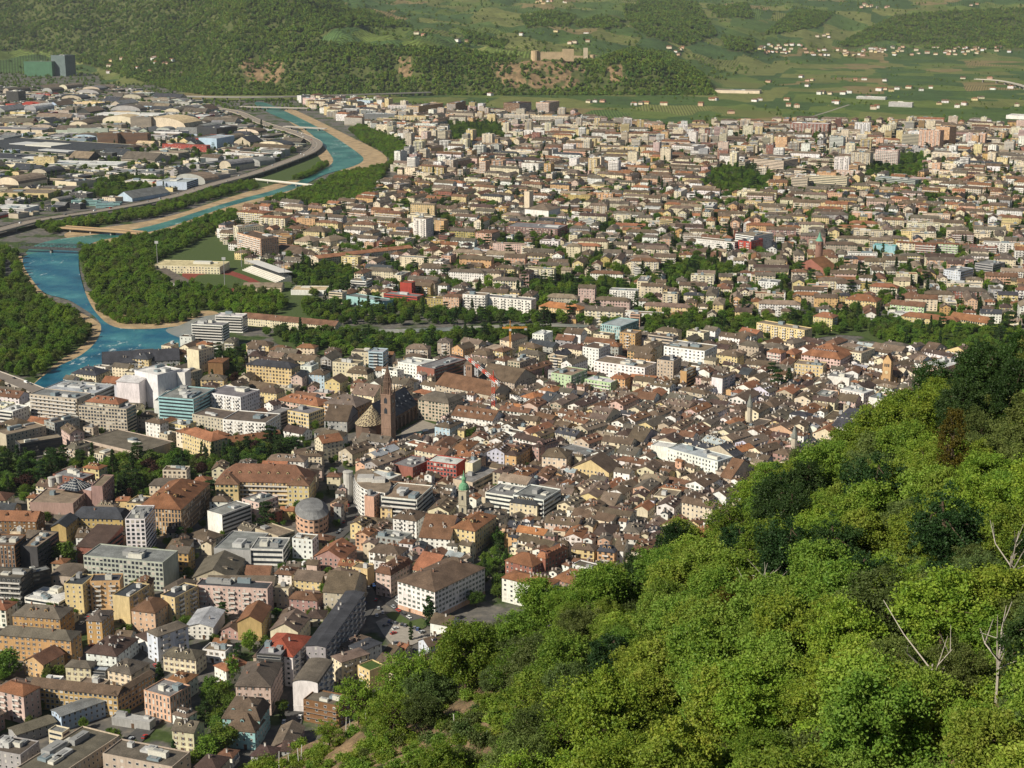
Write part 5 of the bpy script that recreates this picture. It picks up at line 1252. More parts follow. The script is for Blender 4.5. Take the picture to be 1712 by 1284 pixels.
# ------------------------------------------------------------------ stadium
fld = [(312, 462), (372, 456), (418, 470), (390, 478), (330, 486)]
sheet_px('running_track', [(296, 458), (330, 450), (380, 449), (452, 478), (420, 490), (330, 492)], .5, simple('track_red', (.20, .055, .04), .9, .1), 2, mark=3)
sheet_px('football_pitch', [(318, 462), (372, 456), (428, 476), (400, 482), (336, 487)], .6, M_LAWN, 1)
def stand(px, py, px2, py2, depth, rows, label):
    a, b = G(px, py), G(px2, py2); d = b - a; L = float(np.hypot(*d)); t = thing('grandstand', (a[0], a[1], 0), math.atan2(d[1], d[0]), label, 'grandstand')
    for k in range(rows): s = MB(); s.box(0, L, k * depth / rows, (k + 1) * depth / rows, -.5, 1.2 + k * 1.0, (.60, .57, .50), TRIM); s.build('tier', MATS, t)
    r = MB(); zt = rows * 1.0 + 5; r.face([(0, depth * .2, zt + 1), (L, depth * .2, zt + 1), (L, depth * 1.1, zt), (0, depth * 1.1, zt)], (.62, .60, .55), TRIM); r.face([(0, depth * .2, zt + .6), (L, depth * .2, zt + .6), (L, depth * 1.1, zt - .4), (0, depth * 1.1, zt - .4)], (.3, .3, .3), TRIM); r.build('canopy', MATS, t)
    for k in range(6): p = MB(); p.tube((L * (k + .5) / 6, depth, 0), (L * (k + .5) / 6, depth, zt), .3, .3, (.4, .4, .38), TRIM, 5); p.build('post', MATS, t)
    mark_world([a, b, b + np.array([-d[1], d[0]]) / L * depth, a + np.array([-d[1], d[0]]) / L * depth], 1)
stand(405, 452, 462, 473, 22, 7, 'white grandstand with thin canopy beside the football pitch')
def mast(px, py, h, label):
    g = G(px, py); t = thing('floodlight_mast', (g[0], g[1], 0), 0, label, 'floodlight'); b = MB(); b.tube((0, 0, 0), (0, 0, h), .5, .3, (.3, .3, .3), TRIM, 6); b.build('pole', MATS, t); b = MB(); b.box(-2.4, 2.4, -.4, .4, h - 2.6, h + 1, (.45, .45, .44), TRIM, bottom=True); b.build('lamp_panel', MATS, t)
mast(264, 450, 38, 'floodlight mast beside the wide sports hall'); mast(376, 480, 38, 'floodlight mast beside the football pitch'); mast(404, 446, 36, 'floodlight mast behind the white grandstand'); mast(476, 470, 38, 'floodlight mast beside the low pool hall')

# ------------------------------------------------------------------ bridges, motorway, roads
def ribbon(name, pts, width, z0, z1, mat_list, parent=None, col=(.3, .28, .25), m=0, top=(.13, .12, .11), zs=None):
    p = np.array(pts, float); d = np.gradient(p, axis=0); n = np.stack([-d[:, 1], d[:, 0]], 1) / np.hypot(d[:, 0], d[:, 1])[:, None]; l, r = p + n * width / 2, p - n * width / 2; b = MB()
    for i in range(len(p) - 1):
        for A, B, zz in ((l, r, z1),): b.face([(*r[i], zz), (*r[i + 1], zz), (*l[i + 1], zz), (*l[i], zz)], top, m)
        b.face([(*l[i], z0), (*l[i + 1], z0), (*r[i + 1], z0), (*r[i], z0)], col, m)
        for S_ in (l, r): b.face([(*S_[i], z0), (*S_[i + 1], z0), (*S_[i + 1], z1), (*S_[i], z1)], col, m)
    return b.build(name, mat_list, parent), l, r
def bridge(name, pts_px, width, z, label, cat='bridge', piers=4, truss=False, deckcol=(.13, .12, .11), sidecol=(.34, .31, .27), thick=1.6, lane=False, rail=1.0):
    w_ = smooth([G(*p, z) for p in pts_px], 2, False) if len(pts_px) > 2 else np.array([G(*p, z) for p in pts_px])
    if len(w_) == 2: w_ = w_[0] + (w_[1] - w_[0]) * np.linspace(0, 1, 9)[:, None]
    c = w_[0].copy(); t = thing(name, (c[0], c[1], 0), 0, label, cat); q = w_ - c
    dk, l, r = ribbon('deck', q, width, z - thick, z, MATS, t, sidecol, TRIM, deckcol)
    for S_, o in ((l, 1), (r, -1)):
        b = MB()
        for i in range(len(q) - 1): b.face([(*S_[i], z), (*S_[i + 1], z), (*S_[i + 1], z + rail), (*S_[i], z + rail)], tuple(v * 1.3 for v in sidecol), TRIM)
        b.build('parapet', MATS, t)
    if lane:
        for off in (-.25, 0, .25):
            b = MB(); k = .6 if off == 0 else .12
            for i in range(len(q) - 1):
                m0, m1 = (l[i] + r[i]) / 2 + (l[i] - r[i]) * off, (l[i + 1] + r[i + 1]) / 2 + (l[i + 1] - r[i + 1]) * off; d = m1 - m0; nn = np.array([-d[1], d[0]]) / np.hypot(*d) * k
                b.face([(*(m0 - nn), z + .03), (*(m1 - nn), z + .03), (*(m1 + nn), z + .03), (*(m0 + nn), z + .03)], (.42, .38, .32), TRIM)
            b.build('lane_marking' if off else 'median', MATS, t)
    s = np.concatenate([[0], np.cumsum(np.hypot(*np.diff(q, axis=0).T))])
    for k in range(piers):
        u = s[-1] * (k + .5) / piers; x, y = np.interp(u, s, q[:, 0]), np.interp(u, s, q[:, 1]); i = min(np.searchsorted(s, u), len(q) - 1); d = q[i] - q[i - 1]; a = math.atan2(d[1], d[0])
        b = MB(); b.box(-1.2, 1.2, -width * .32, width * .32, -1, z - thick, (.30, .28, .25), TRIM); o = b.build('pier', MATS, t, (x, y, 0)); o.rotation_euler = (0, 0, a)
    if truss:
        for S_ in (l, r):
            b = MB(); n = len(S_) - 1
            for i in range(n):
                A, B = S_[i], S_[i + 1]
                b.tube((*A, z + 6), (*B, z + 6), .35, .35, (.05, .055, .06), TRIM, 4); b.tube((*A, z), (*A, z + 6), .28, .28, (.05, .055, .06), TRIM, 4); b.tube((*A, z), (*B, z + 6), .22, .22, (.05, .055, .06), TRIM, 4)
            b.build('truss', MATS, t)
    mark_world(np.vstack([l, r[::-1]]) + c, 3)
    return t, w_
MOT = [(-60, 398), (0, 384), (50, 370), (100, 362), (165, 353), (248, 338), (300, 326), (350, 309), (421, 291), (470, 273), (505, 260), (522, 252), (531, 243), (528, 236), (515, 230), (493, 221), (454, 211), (424, 200), (408, 191), (385, 184), (340, 178)]
tM, MW = bridge('motorway_viaduct', MOT, 27, 8, 'long curving motorway viaduct along the river', 'viaduct', 34, lane=True, deckcol=(.24, .20, .155), sidecol=(.33, .29, .23))
bridge('road_bridge', [(104, 379), (240, 389)], 18, 7, 'ochre road bridge over the turquoise river', piers=4, deckcol=(.30, .21, .12), sidecol=(.36, .25, .14))
bridge('railway_bridge', [(34, 413), (138, 417)], 9, 7, 'dark steel truss railway bridge over the river', piers=1, truss=True, deckcol=(.07,) * 3, sidecol=(.06,) * 3)
bridge('road_bridge', [(-30, 618), (30, 640), (78, 660)], 17, 7, 'near road bridge at the river bend with parked vans', piers=2, deckcol=(.20, .17, .14))
bridge('footbridge', [(425, 299), (520, 309)], 5, 6, 'slim white footbridge through the riverside trees', piers=2, deckcol=(.5, .48, .42), sidecol=(.5, .48, .42))
bridge('motorway_viaduct', [(270, 160), (420, 163), (560, 159), (720, 154)], 22, 12, 'distant straight viaduct at the foot of the wooded ridge', 'viaduct', 22, deckcol=(.25, .23, .2), sidecol=(.28, .26, .23), thick=2.4)
bridge('road_bridge', [(400, 178), (470, 180), (530, 181)], 14, 7, 'far road bridge near the river bend below the ridge', piers=4, deckcol=(.2, .18, .16))
bridge('road_bridge', [(475, 211), (545, 215)], 12, 7, 'flat bridge crossing the river beside the motorway curve', piers=3, deckcol=(.25, .22, .18))
bridge('motorway_viaduct', [(1630, 132), (1670, 134), (1700, 140), (1730, 150)], 16, 12, 'short curving viaduct in the vineyard plain', 'viaduct', 9, deckcol=(.4, .36, .3), sidecol=(.42, .38, .32))
def road_px(pts, width, z=.2, mat=None, name='road'):
    w_ = smooth([G(*p) for p in pts], 2, False); d = np.gradient(w_, axis=0); n = np.stack([-d[:, 1], d[:, 0]], 1) / np.hypot(d[:, 0], d[:, 1])[:, None]
    poly = np.vstack([w_ + n * width / 2, (w_ - n * width / 2)[::-1]]); mark_world(poly, 3)
    b = MB()
    for i in range(len(w_) - 1): b.face([(*(w_[i] - n[i] * width / 2), z), (*(w_[i + 1] - n[i + 1] * width / 2), z), (*(w_[i + 1] + n[i + 1] * width / 2), z), (*(w_[i] + n[i] * width / 2), z)], (1, 1, 1))
    tag(b.build(name, [mat or M_ASPHALT]), kind='structure')
for pts, wd in (([(470, 1280), (486, 1215), (500, 1150), (556, 1095), (618, 1010), (632, 965)], 11), ([(632, 975), (660, 1010), (700, 1035)], 12), ([(560, 900), (592, 870), (590, 800), (560, 780)], 10), ([(150, 1300), (240, 1225), (275, 1180), (240, 1090), (140, 1085)], 10), ([(60, 1100), (130, 1060), (215, 985)], 9),
                ([(560, 400), (640, 440), (700, 470), (800, 485), (900, 500)], 12), ([(900, 500), (1100, 525), (1400, 515), (1700, 540)], 12), ([(660, 340), (800, 400), (960, 440), (1100, 480)], 13), ([(1000, 330), (1200, 350), (1500, 340), (1712, 330)], 14), ([(700, 235), (900, 240), (1200, 230), (1712, 240)], 14), ([(0, 300), (120, 290), (240, 262), (330, 230)], 12), ([(40, 350), (110, 330), (200, 310), (300, 275), (380, 245)], 10), ([(0, 480), (18, 460), (10, 430)], 9)):
    road_px(pts, wd)
tag(road_px([(1310, 205), (1360, 195), (1420, 175)], 8, .35, M_PAVING, 'track') or bpy.data.objects['track'], kind='structure')
sheet_px('parking_lot', [(628, 1040), (645, 1032), (700, 1055), (716, 1066), (690, 1078), (660, 1083), (640, 1060)], .12, simple('parking_gravel', (.30, .27, .23), .95, .1), 0, mark=3)
sheet_px('lawn', [(640, 1030), (660, 1020), (715, 1035), (712, 1052), (690, 1050)], .14, M_LAWN, 1, mark=5)
sheet_px('square', [(672, 720), (705, 702), (735, 712), (725, 735), (690, 748), (668, 740)], .12, M_PAVING, 0, mark=3)
sheet_px('lawn', [(465, 925), (520, 930), (525, 950), (470, 950)], .12, M_LAWN, 1, mark=5)

# ------------------------------------------------------------------ vehicles
def car_mesh(col, van):
    def mk():
        b = MB(); L, W = (5.6, 2.1) if van else (4.3, 1.8); hb = 1.0 if van else .78
        b.prism([(-L / 2, -W / 2), (L / 2 - .15, -W / 2), (L / 2, -W / 2 + .2), (L / 2, W / 2 - .2), (L / 2 - .15, W / 2), (-L / 2, W / 2)], .3, hb, col, 0, bottom=True)
        return b.mesh('body', [M_CAR])
    return cached(('car', col, van), mk)
M_CAR = attr_mat('car_paint', .25, (.5, .1), .95, 1.05, spec=.6)
def cabin_mesh(col, van):
    def mk():
        b = MB(); x0, x1, x2, x3, W, z0, z1 = (-2.7, -2.6, 1.5, 2.2, 1.0, 1.0, 2.2) if van else (-1.9, -1.3, .5, 1.25, .82, .78, 1.42)
        lo = [(x0, -W, z0), (x3, -W, z0), (x3, W, z0), (x0, W, z0)]; W2 = W * .85; hi = [(x1, -W2, z1), (x2, -W2, z1), (x2, W2, z1), (x1, W2, z1)]
        for i in range(4): j = (i + 1) % 4; b.face([lo[i], lo[j], hi[j], hi[i]], GL if not (van and i in (0, 2, 3)) else col, 1 if not (van and i in (0, 2, 3)) else 0)
        b.face(hi, col, 0); return b.mesh('cabin', [M_CAR, M_GLASS])
    return cached(('cab', col, van), mk)
def wheel_mesh():
    def mk():
        b = MB(); b.tube((0, -.12, 0), (0, .12, 0), .33, .33, (.02,) * 3, 0, 10); return b.mesh('wheel', [M_CAR])
    return cached('wheel', mk)
CARC = [('white', (.7, .7, .68)), ('silver', (.4, .42, .43)), ('black', (.02, .02, .022)), ('red', (.4, .03, .02)), ('blue', (.03, .08, .25)), ('grey', (.15, .15, .16))]
def car(x, y, z, rz, ci, label, group, van=False, wheels=True):
    n, c = CARC[ci]; t = thing('van' if van else 'car', (x, y, z), rz, label, 'van' if van else 'car', group)
    put('body', car_mesh(c, van), t); put('cabin', cabin_mesh(c, van), t)
    if wheels:
        for sx in (-1.35, 1.35):
            for sy in (-.8, .8): put('wheel', wheel_mesh(), t, (sx, sy, .33))
ORD = ['first', 'second', 'third', 'fourth', 'fifth', 'sixth', 'seventh', 'eighth', 'ninth', 'tenth', 'eleventh', 'twelfth', 'thirteenth', 'fourteenth', 'fifteenth', 'sixteenth', 'seventeenth', 'eighteenth', 'nineteenth', 'twentieth'] + ['twenty-' + w for w in ('first', 'second', 'third', 'fourth', 'fifth', 'sixth', 'seventh', 'eighth', 'ninth')] + ['thirtieth'] + ['thirty-' + w for w in ('first', 'second', 'third', 'fourth', 'fifth', 'sixth', 'seventh', 'eighth', 'ninth')] + ['fortieth'] + ['forty-' + w for w in ('first', 'second', 'third', 'fourth', 'fifth', 'sixth', 'seventh', 'eighth', 'ninth')]
rc_ = random.Random(5); cnt = {}
for px, py, a in [(651, 1040, 1), (656, 1042, 1), (661, 1043, 1), (672, 1045, 1), (677, 1047, 1), (645, 1047, .2), (693, 1051, 1), (698, 1053, 1), (661, 1052, .2), (658, 1060, .2), (705, 1058, .4), (663, 1076, .1), (640, 1025, 1.2), (633, 1018, 1.2), (630, 1030, 1.2), (610, 1020, 1.1)]:
    ci = rc_.randrange(6); n = CARC[ci][0]; cnt[n] = cnt.get(n, 0) + 1; g = G(px, py); car(g[0], g[1], .14, a + .5, ci, f'{ORD[cnt[n] - 1]} {n} car from the cypress in the parking lot below the school', 'cars in the parking lot')
cnt = {}
for px, py in [(478, 947), (484, 945), (490, 944), (496, 946), (502, 945), (470, 950), (508, 944)]:
    ci = rc_.choice([0, 0, 1, 2]); n = CARC[ci][0]; v = rc_.random() < .5; cnt[n, v] = cnt.get((n, v), 0) + 1; g = G(px, py); car(g[0], g[1], .16, 1.2, ci, f"{ORD[cnt[n, v] - 1]} {n} {'van' if v else 'car'} parked beside the lawn of the white cube house", 'vehicles beside the lawn', v)
cnt = {}
for pts, where, n in (([(486, 1215), (500, 1150), (556, 1095), (618, 1010), (632, 965)], 'along the shaded street canyon', 26), ([(632, 975), (660, 1010), (700, 1035)], 'on the street by the school', 10), ([(560, 900), (592, 870), (590, 800), (560, 780)], 'on the old town street', 14), ([(150, 1300), (240, 1225), (275, 1180), (240, 1090), (140, 1085)], 'on the near back street', 26), ([(60, 1100), (130, 1060), (215, 985)], 'on the lane by the ochre house', 14)):
    w_ = smooth([G(*p) for p in pts], 2, False); sL = np.concatenate([[0], np.cumsum(np.hypot(*np.diff(w_, axis=0).T))])
    for k in range(n):
        u = sL[-1] * (k + rc_.uniform(.2, .8)) / n; x, y = np.interp(u, sL, w_[:, 0]), np.interp(u, sL, w_[:, 1]); i = min(max(np.searchsorted(sL, u), 1), len(w_) - 1); d = (w_[i] - w_[i - 1]) / np.hypot(*(w_[i] - w_[i - 1])); s_ = rc_.choice([-4, 4, -4, 4, 1.6]); x, y = x - d[1] * s_, y + d[0] * s_
        if occ_at(x, y) == 1: continue
        ci = rc_.choice([0, 0, 1, 2, 5, 3, 4]); nme = CARC[ci][0]; cnt[nme, where] = cnt.get((nme, where), 0) + 1; car(x, y, .22, math.atan2(d[1], d[0]), ci, f'{ORD[cnt[nme, where] - 1]} {nme} car {where} counted from its near end', 'cars ' + where, False, False)
sM = np.concatenate([[0], np.cumsum(np.hypot(*np.diff(MW, axis=0).T))]); cnt = {}
for k in range(36):
    u = sM[-1] * (.05 + .85 * (k + rc_.uniform(.1, .9)) / 36); x, y = np.interp(u, sM, MW[:, 0]), np.interp(u, sM, MW[:, 1]); i = min(max(np.searchsorted(sM, u), 1), len(MW) - 1); d = MW[i] - MW[i - 1]; d = d / np.hypot(*d); s = rc_.choice([-8.5, -4.5, 4.5, 8.5])
    ci = rc_.choice([0, 0, 0, 1, 3, 4, 5]); v = rc_.random() < .55; n = CARC[ci][0]; cnt[n, v] = cnt.get((n, v), 0) + 1
    car(x - d[1] * s, y + d[0] * s, 8.05, math.atan2(d[1], d[0]), ci, f"{ORD[cnt[n, v] - 1]} {n} {'van' if v else 'car'} along the motorway viaduct counted from the near end", 'vehicles on the motorway', v)
for k, (px, py) in enumerate([(44, 640), (52, 643), (24, 633)]): g = G(px, py, 7); car(g[0], g[1], 7.05, -.75, [0, 5, 2][k], ['white van crossing the near river bridge', 'grey car crossing the near river bridge', 'black car crossing the near river bridge'][k], 'vehicles on the near bridge', k == 0)
# market stalls on the cathedral square
for k, (px, py, c, n) in enumerate([(682, 738, (.66, .66, .62), 'white'), (692, 734, (.66, .66, .62), 'white'), (700, 728, (.16, .34, .24), 'green'), (704, 735, (.66, .66, .62), 'white'), (696, 741, (.2, .25, .5), 'blue'), (688, 744, (.66, .66, .62), 'white'), (676, 744, (.16, .34, .24), 'green'), (710, 724, (.66, .66, .62), 'white')]):
    g = G(px, py); t = thing('market_stall', (g[0], g[1], .12), .7, f'{n} awninged market stall on the cathedral square, {ORD[k]} in the cluster', 'stall', 'market stalls on the square')
    for sx in (-2.3, 2.3):
        for sy in (-1.6, 1.6): b = MB(); b.tube((sx, sy, 0), (sx, sy, 2.4), .06, .06, (.3,) * 3, TRIM, 4); b.build('post', MATS, t)
    b = MB()
    for s in (-1, 1): b.face([(-3, s * 2.1, 2.3), (3, s * 2.1, 2.3), (3, 0, 3.4), (-3, 0, 3.4)], c, TRIM)
    b.build('awning', MATS, t); b = MB(); b.box(-2, 2, -1.2, -.5, 0, .9, (.3, .22, .14), TRIM); b.build('counter', MATS, t)
# ------------------------------------------------------------------ trees
def leaf_mat(name, cols, rnd=.35, trans=.36):
    m, t, p = new_mat(name); tc = N(t, 'ShaderNodeTexCoord'); oi = N(t, 'ShaderNodeObjectInfo')
    n = noise(t, .9, 3, tc.outputs['Object']); n2 = noise(t, 9.0, 2, tc.outputs['Object'])
    r = ramp(t, n.outputs[0], [(.32, cols[0]), (.5, cols[1]), (.68, cols[2])]); r2 = ramp(t, n2.outputs[0], [(.3, (.72,) * 3), (.7, (1.25,) * 3)])
    r3 = ramp(t, oi.outputs['Random'], [(0, (1 - rnd, 1 - rnd * .8, 1 - rnd)), (.35, (1 + rnd * .25, 1, 1 - rnd * .3)), (.7, (1 - rnd * .5, 1, 1)), (1, (1 + rnd * .55, 1 + rnd * .6, 1))])
    c = mixc(t, mixc(t, r.outputs[0], r2.outputs[0], 1, 'MULTIPLY'), r3.outputs[0], 1, 'MULTIPLY')
    ge = N(t, 'ShaderNodeNewGeometry'); nw = noise(t, .011, 4, ge.outputs['Position']); rw_ = ramp(t, nw.outputs[0], [(.34, (.72, .80, .85)), (.5, (1, 1, 1)), (.66, (1.16, 1.16, .95))]); c = mixc(t, c, rw_.outputs[0], 1, 'MULTIPLY')
    d = N(t, 'ShaderNodeBsdfDiffuse'); tr = N(t, 'ShaderNodeBsdfTranslucent'); mx = N(t, 'ShaderNodeMixShader'); mx.inputs[0].default_value = trans
    c2 = mixc(t, c, (1.25, 1.2, .55), 1, 'MULTIPLY')
    t.links.new(c, d.inputs[0]); t.links.new(c2, tr.inputs[0]); t.links.new(d.outputs[0], mx.inputs[1]); t.links.new(tr.outputs[0], mx.inputs[2])
    g = N(t, 'ShaderNodeBsdfGlossy'); g.inputs['Roughness'].default_value = .45; g.inputs[0].default_value = (.5, .5, .45, 1); m2 = N(t, 'ShaderNodeMixShader'); m2.inputs[0].default_value = .018
    t.links.new(mx.outputs[0], m2.inputs[1]); t.links.new(g.outputs[0], m2.inputs[2]); t.links.new(m2.outputs[0], t.nodes['Material Output'].inputs[0])
    return m
L_FRESH = leaf_mat('fresh_leaves', [(0.1037, 0.1786, 0.027), (0.179, 0.2562, 0.036), (0.2545, 0.3028, 0.0525)])
L_LIME = leaf_mat('lime_leaves', [(0.1417, 0.2187, 0.0312), (0.2252, 0.2988, 0.0468), (0.3001, 0.3353, 0.0702)])
L_OLIVE = leaf_mat('olive_leaves', [(0.075, 0.1079, 0.0315), (0.1275, 0.1601, 0.0486), (0.1781, 0.2088, 0.0715)])
L_DARK = leaf_mat('dark_leaves', [(0.0208, 0.0468, 0.0154), (0.0364, 0.0715, 0.022), (0.0585, 0.1014, 0.0308)])
L_RUST = leaf_mat('rusty_leaves', [(0.0473, 0.0445, 0.0096), (0.0892, 0.0725, 0.012), (0.126, 0.0994, 0.018)], .15)
L_PURPLE = leaf_mat('purple_leaves', [(.03, .014, .014), (.055, .024, .022), (.075, .04, .03)], .15)
L_CITY = leaf_mat('city_leaves', [(0.0561, 0.1089, 0.0218), (0.1071, 0.1742, 0.0302), (0.1785, 0.2439, 0.0454)], .45)
L_BANK = leaf_mat('bank_leaves', [(0.0851, 0.1509, 0.0225), (0.1507, 0.2375, 0.0322), (0.2187, 0.3019, 0.0483)], .35)
L_HILL = leaf_mat('hill_leaves', [(0.0754, 0.1184, 0.0231), (0.1218, 0.1752, 0.0314), (0.1798, 0.2226, 0.0429)], .5, .15)
def fast_mesh(name, v, q, mat, smooth_=False):
    me = bpy.data.meshes.new(name); v = np.ascontiguousarray(v, np.float32); q = np.ascontiguousarray(q, np.int32)
    me.vertices.add(len(v)); me.vertices.foreach_set('co', v.ravel()); me.loops.add(q.size); me.loops.foreach_set('vertex_index', q.ravel())
    me.polygons.add(len(q)); me.polygons.foreach_set('loop_start', np.arange(0, q.size, q.shape[1], dtype=np.int32))
    try: me.polygons.foreach_set('loop_total', np.full(len(q), q.shape[1], np.int32))
    except Exception: pass
    me.polygons.foreach_set('use_smooth', np.zeros(len(q), bool)); me.update(calc_edges=True); me.materials.append(mat); return me
def leaf_quads(r, cen, size, jitter=.35, up=.25):
    """small leaf-spray faces round each centre"""
    n = len(cen); a = r.normal(size=(n, 3)); a /= np.linalg.norm(a, axis=1)[:, None]; b = r.normal(size=(n, 3)); b[:, 2] *= .6
    b -= a * (a * b).sum(1)[:, None]; b /= np.linalg.norm(b, axis=1)[:, None]; s = size * (1 + r.uniform(-jitter, jitter, n))[:, None]
    c = np.cross(a, b); l = .75
    v = np.stack([cen - b * s * .5, cen + c * s * .46 * l, cen + b * s * .5, cen - c * s * .46 * l], 1).reshape(-1, 3)
    # fold each face along its middle so that it is not flat
    v = v.reshape(-1, 4, 3); v[:, 0] += a * s * .12; v[:, 2] += a * s * .12
    return v.reshape(-1, 3), np.arange(n * 4, dtype=np.int32).reshape(-1, 4)
def crown(seed, Rr, z0, z1, nc, nl, ls, mat, shape='round', clump=.26, fill=.25):
    r = np.random.default_rng(seed); cz, hz = (z0 + z1) / 2, (z1 - z0) / 2; C = []
    lob = r.normal(size=(7, 3)); lob /= np.linalg.norm(lob, axis=1)[:, None]
    while len(C) < nc:
        d = r.normal(size=3); d /= np.linalg.norm(d)
        bump = 1 + .34 * max(0, (lob @ d).max() - .55) / .45 - .25 * r.random()
        rad = (fill + (1 - fill) * r.random() ** .45) * bump
        if shape == 'round': p = np.array([d[0] * Rr, d[1] * Rr, d[2] * hz]) * rad * .86 + (0, 0, cz)
        elif shape == 'cone':
            t = r.random() ** 1.5; rr_ = Rr * (1 - t) ** .8 * (.35 + .65 * r.random() ** .5); th = r.uniform(0, 6.28); p = np.array([rr_ * math.cos(th), rr_ * math.sin(th), z0 + t * (z1 - z0)])
        elif shape == 'column':
            t = r.random(); rr_ = Rr * math.sin(math.pi * (.1 + .85 * t)) ** .6 * r.random() ** .4; th = r.uniform(0, 6.28); p = np.array([rr_ * math.cos(th), rr_ * math.sin(th), z0 + t * (z1 - z0)])
        else:        # layered cedar / pine
            t = int(r.integers(0, 5)) / 4; rr_ = Rr * (1 - .65 * t) * r.random() ** .5; th = r.uniform(0, 6.28); p = np.array([rr_ * math.cos(th), rr_ * math.sin(th), z0 + t * (z1 - z0) - rr_ * .08])
        C.append(p)
    C = np.array(C); cr = clump * Rr * r.uniform(.65, 1.25, nc)
    flat = .35 if shape == 'layer' else .75
    off = r.normal(size=(nc, nl, 3)); off /= np.linalg.norm(off, axis=2)[..., None]; off *= (r.random((nc, nl)) ** .55 * np.where(r.random((nc, nl)) < .2, 1.7, 1.0))[..., None] * cr[:, None, None]; off[..., 2] *= flat
    v, q = leaf_quads(r, (C[:, None] + off).reshape(-1, 3), ls)
    return fast_mesh('crown', v, q, mat), C
def trunk(seed, h, r0, C, nb=6, lean=.4):
    r = np.random.default_rng(seed); b = MB(); top = np.array([r.normal() * lean, r.normal() * lean, h])
    mid = top * .5 + (r.normal() * .15, r.normal() * .15, 0); b.tube((0, 0, -1.2), mid, r0, r0 * .8, (1, 1, 1), 0, 6, False); b.tube(mid, top, r0 * .8, r0 * .5, (1, 1, 1), 0, 6, False)
    for i in r.choice(len(C), min(nb, len(C)), False):
        s = mid + (top - mid) * r.random(); e = C[i]; m = (s + e) / 2 + r.normal(size=3) * .25; b.tube(s, m, r0 * .38, r0 * .25, (1, 1, 1), 0, 5, False); b.tube(m, e, r0 * .25, r0 * .06, (1, 1, 1), 0, 4, False)
    return b.mesh('trunk', [M_BARK])
def species(name, n, seed, **k):
    out = []
    for i in range(n):
        kw = dict(k); h = kw.pop('th'); r0 = kw.pop('tr'); nb = kw.pop('nb', 6); c, C = crown(seed + i * 13, **kw); out.append((c, trunk(seed + i, h, r0, C, nb)))
    return out
SPN = dict(   # near wood: fine leaf sprays
    fresh=species('fresh', 3, 100, Rr=4.4, z0=1.6, z1=10.0, nc=150, nl=115, ls=.29, mat=L_FRESH, clump=.21, th=6, tr=.2, nb=22, fill=.1),
    lime=species('lime', 2, 200, Rr=4.0, z0=1.2, z1=9.0, nc=150, nl=110, ls=.30, mat=L_LIME, clump=.22, th=5, tr=.18, nb=22, fill=.1),
    olive=species('olive', 2, 300, Rr=4.2, z0=1.6, z1=9.2, nc=140, nl=110, ls=.25, mat=L_OLIVE, clump=.2, th=6, tr=.2, nb=26, fill=.1),
    dark=species('dark', 2, 400, Rr=3.8, z0=1.2, z1=10.5, nc=150, nl=95, ls=.28, mat=L_DARK, clump=.2, th=9, tr=.24, nb=16, fill=.1),
    sparse=species('sparse', 2, 500, Rr=4.2, z0=2.2, z1=9.2, nc=90, nl=60, ls=.29, mat=L_FRESH, clump=.2, th=6.5, tr=.24, nb=44, fill=.1),
    rust=species('rust', 1, 600, Rr=1.9, z0=1.0, z1=12, nc=130, nl=70, ls=.24, mat=L_RUST, shape='column', clump=.36, th=9, tr=.22, nb=14),
    bush=species('bush', 2, 700, Rr=2.6, z0=.2, z1=3.8, nc=70, nl=80, ls=.28, mat=L_FRESH, clump=.26, th=1.6, tr=.1, nb=12))
SPC = dict(   # trees in town
    broad=species('broad', 4, 1100, Rr=4.5, z0=1.6, z1=10, nc=70, nl=44, ls=.72, mat=L_CITY, clump=.3, th=6, tr=.3),
    bank=species('bank', 3, 1200, Rr=4.6, z0=1.0, z1=10.5, nc=70, nl=44, ls=.72, mat=L_BANK, clump=.3, th=6, tr=.3),
    willow=species('willow', 2, 1300, Rr=4.3, z0=1.4, z1=10, nc=55, nl=34, ls=.9, mat=L_OLIVE, clump=.3, th=5, tr=.3),
    cedar=species('cedar', 2, 1400, Rr=6.0, z0=3, z1=15, nc=70, nl=34, ls=.95, mat=L_DARK, shape='layer', clump=.24, th=12, tr=.4),
    fir=species('fir', 2, 1500, Rr=3.2, z0=1, z1=17, nc=70, nl=30, ls=.9, mat=L_DARK, shape='cone', clump=.26, th=14, tr=.3),
    cypress=species('cypress', 1, 1600, Rr=1.6, z0=.6, z1=14, nc=60, nl=30, ls=.7, mat=L_DARK, shape='column', clump=.45, th=10, tr=.2),
    purple=species('purple', 1, 1700, Rr=4.6, z0=2, z1=10, nc=60, nl=34, ls=.95, mat=L_PURPLE, clump=.3, th=6, tr=.3))
def plant_tree(name, meshes, loc, rz, s, label, group, cat='tree'):
    t = thing(name, loc, rz, label, cat, group); t.scale = (s[0], s[0], s[1])
    put('trunk', meshes[1], t); put('crown', meshes[0], t); return t
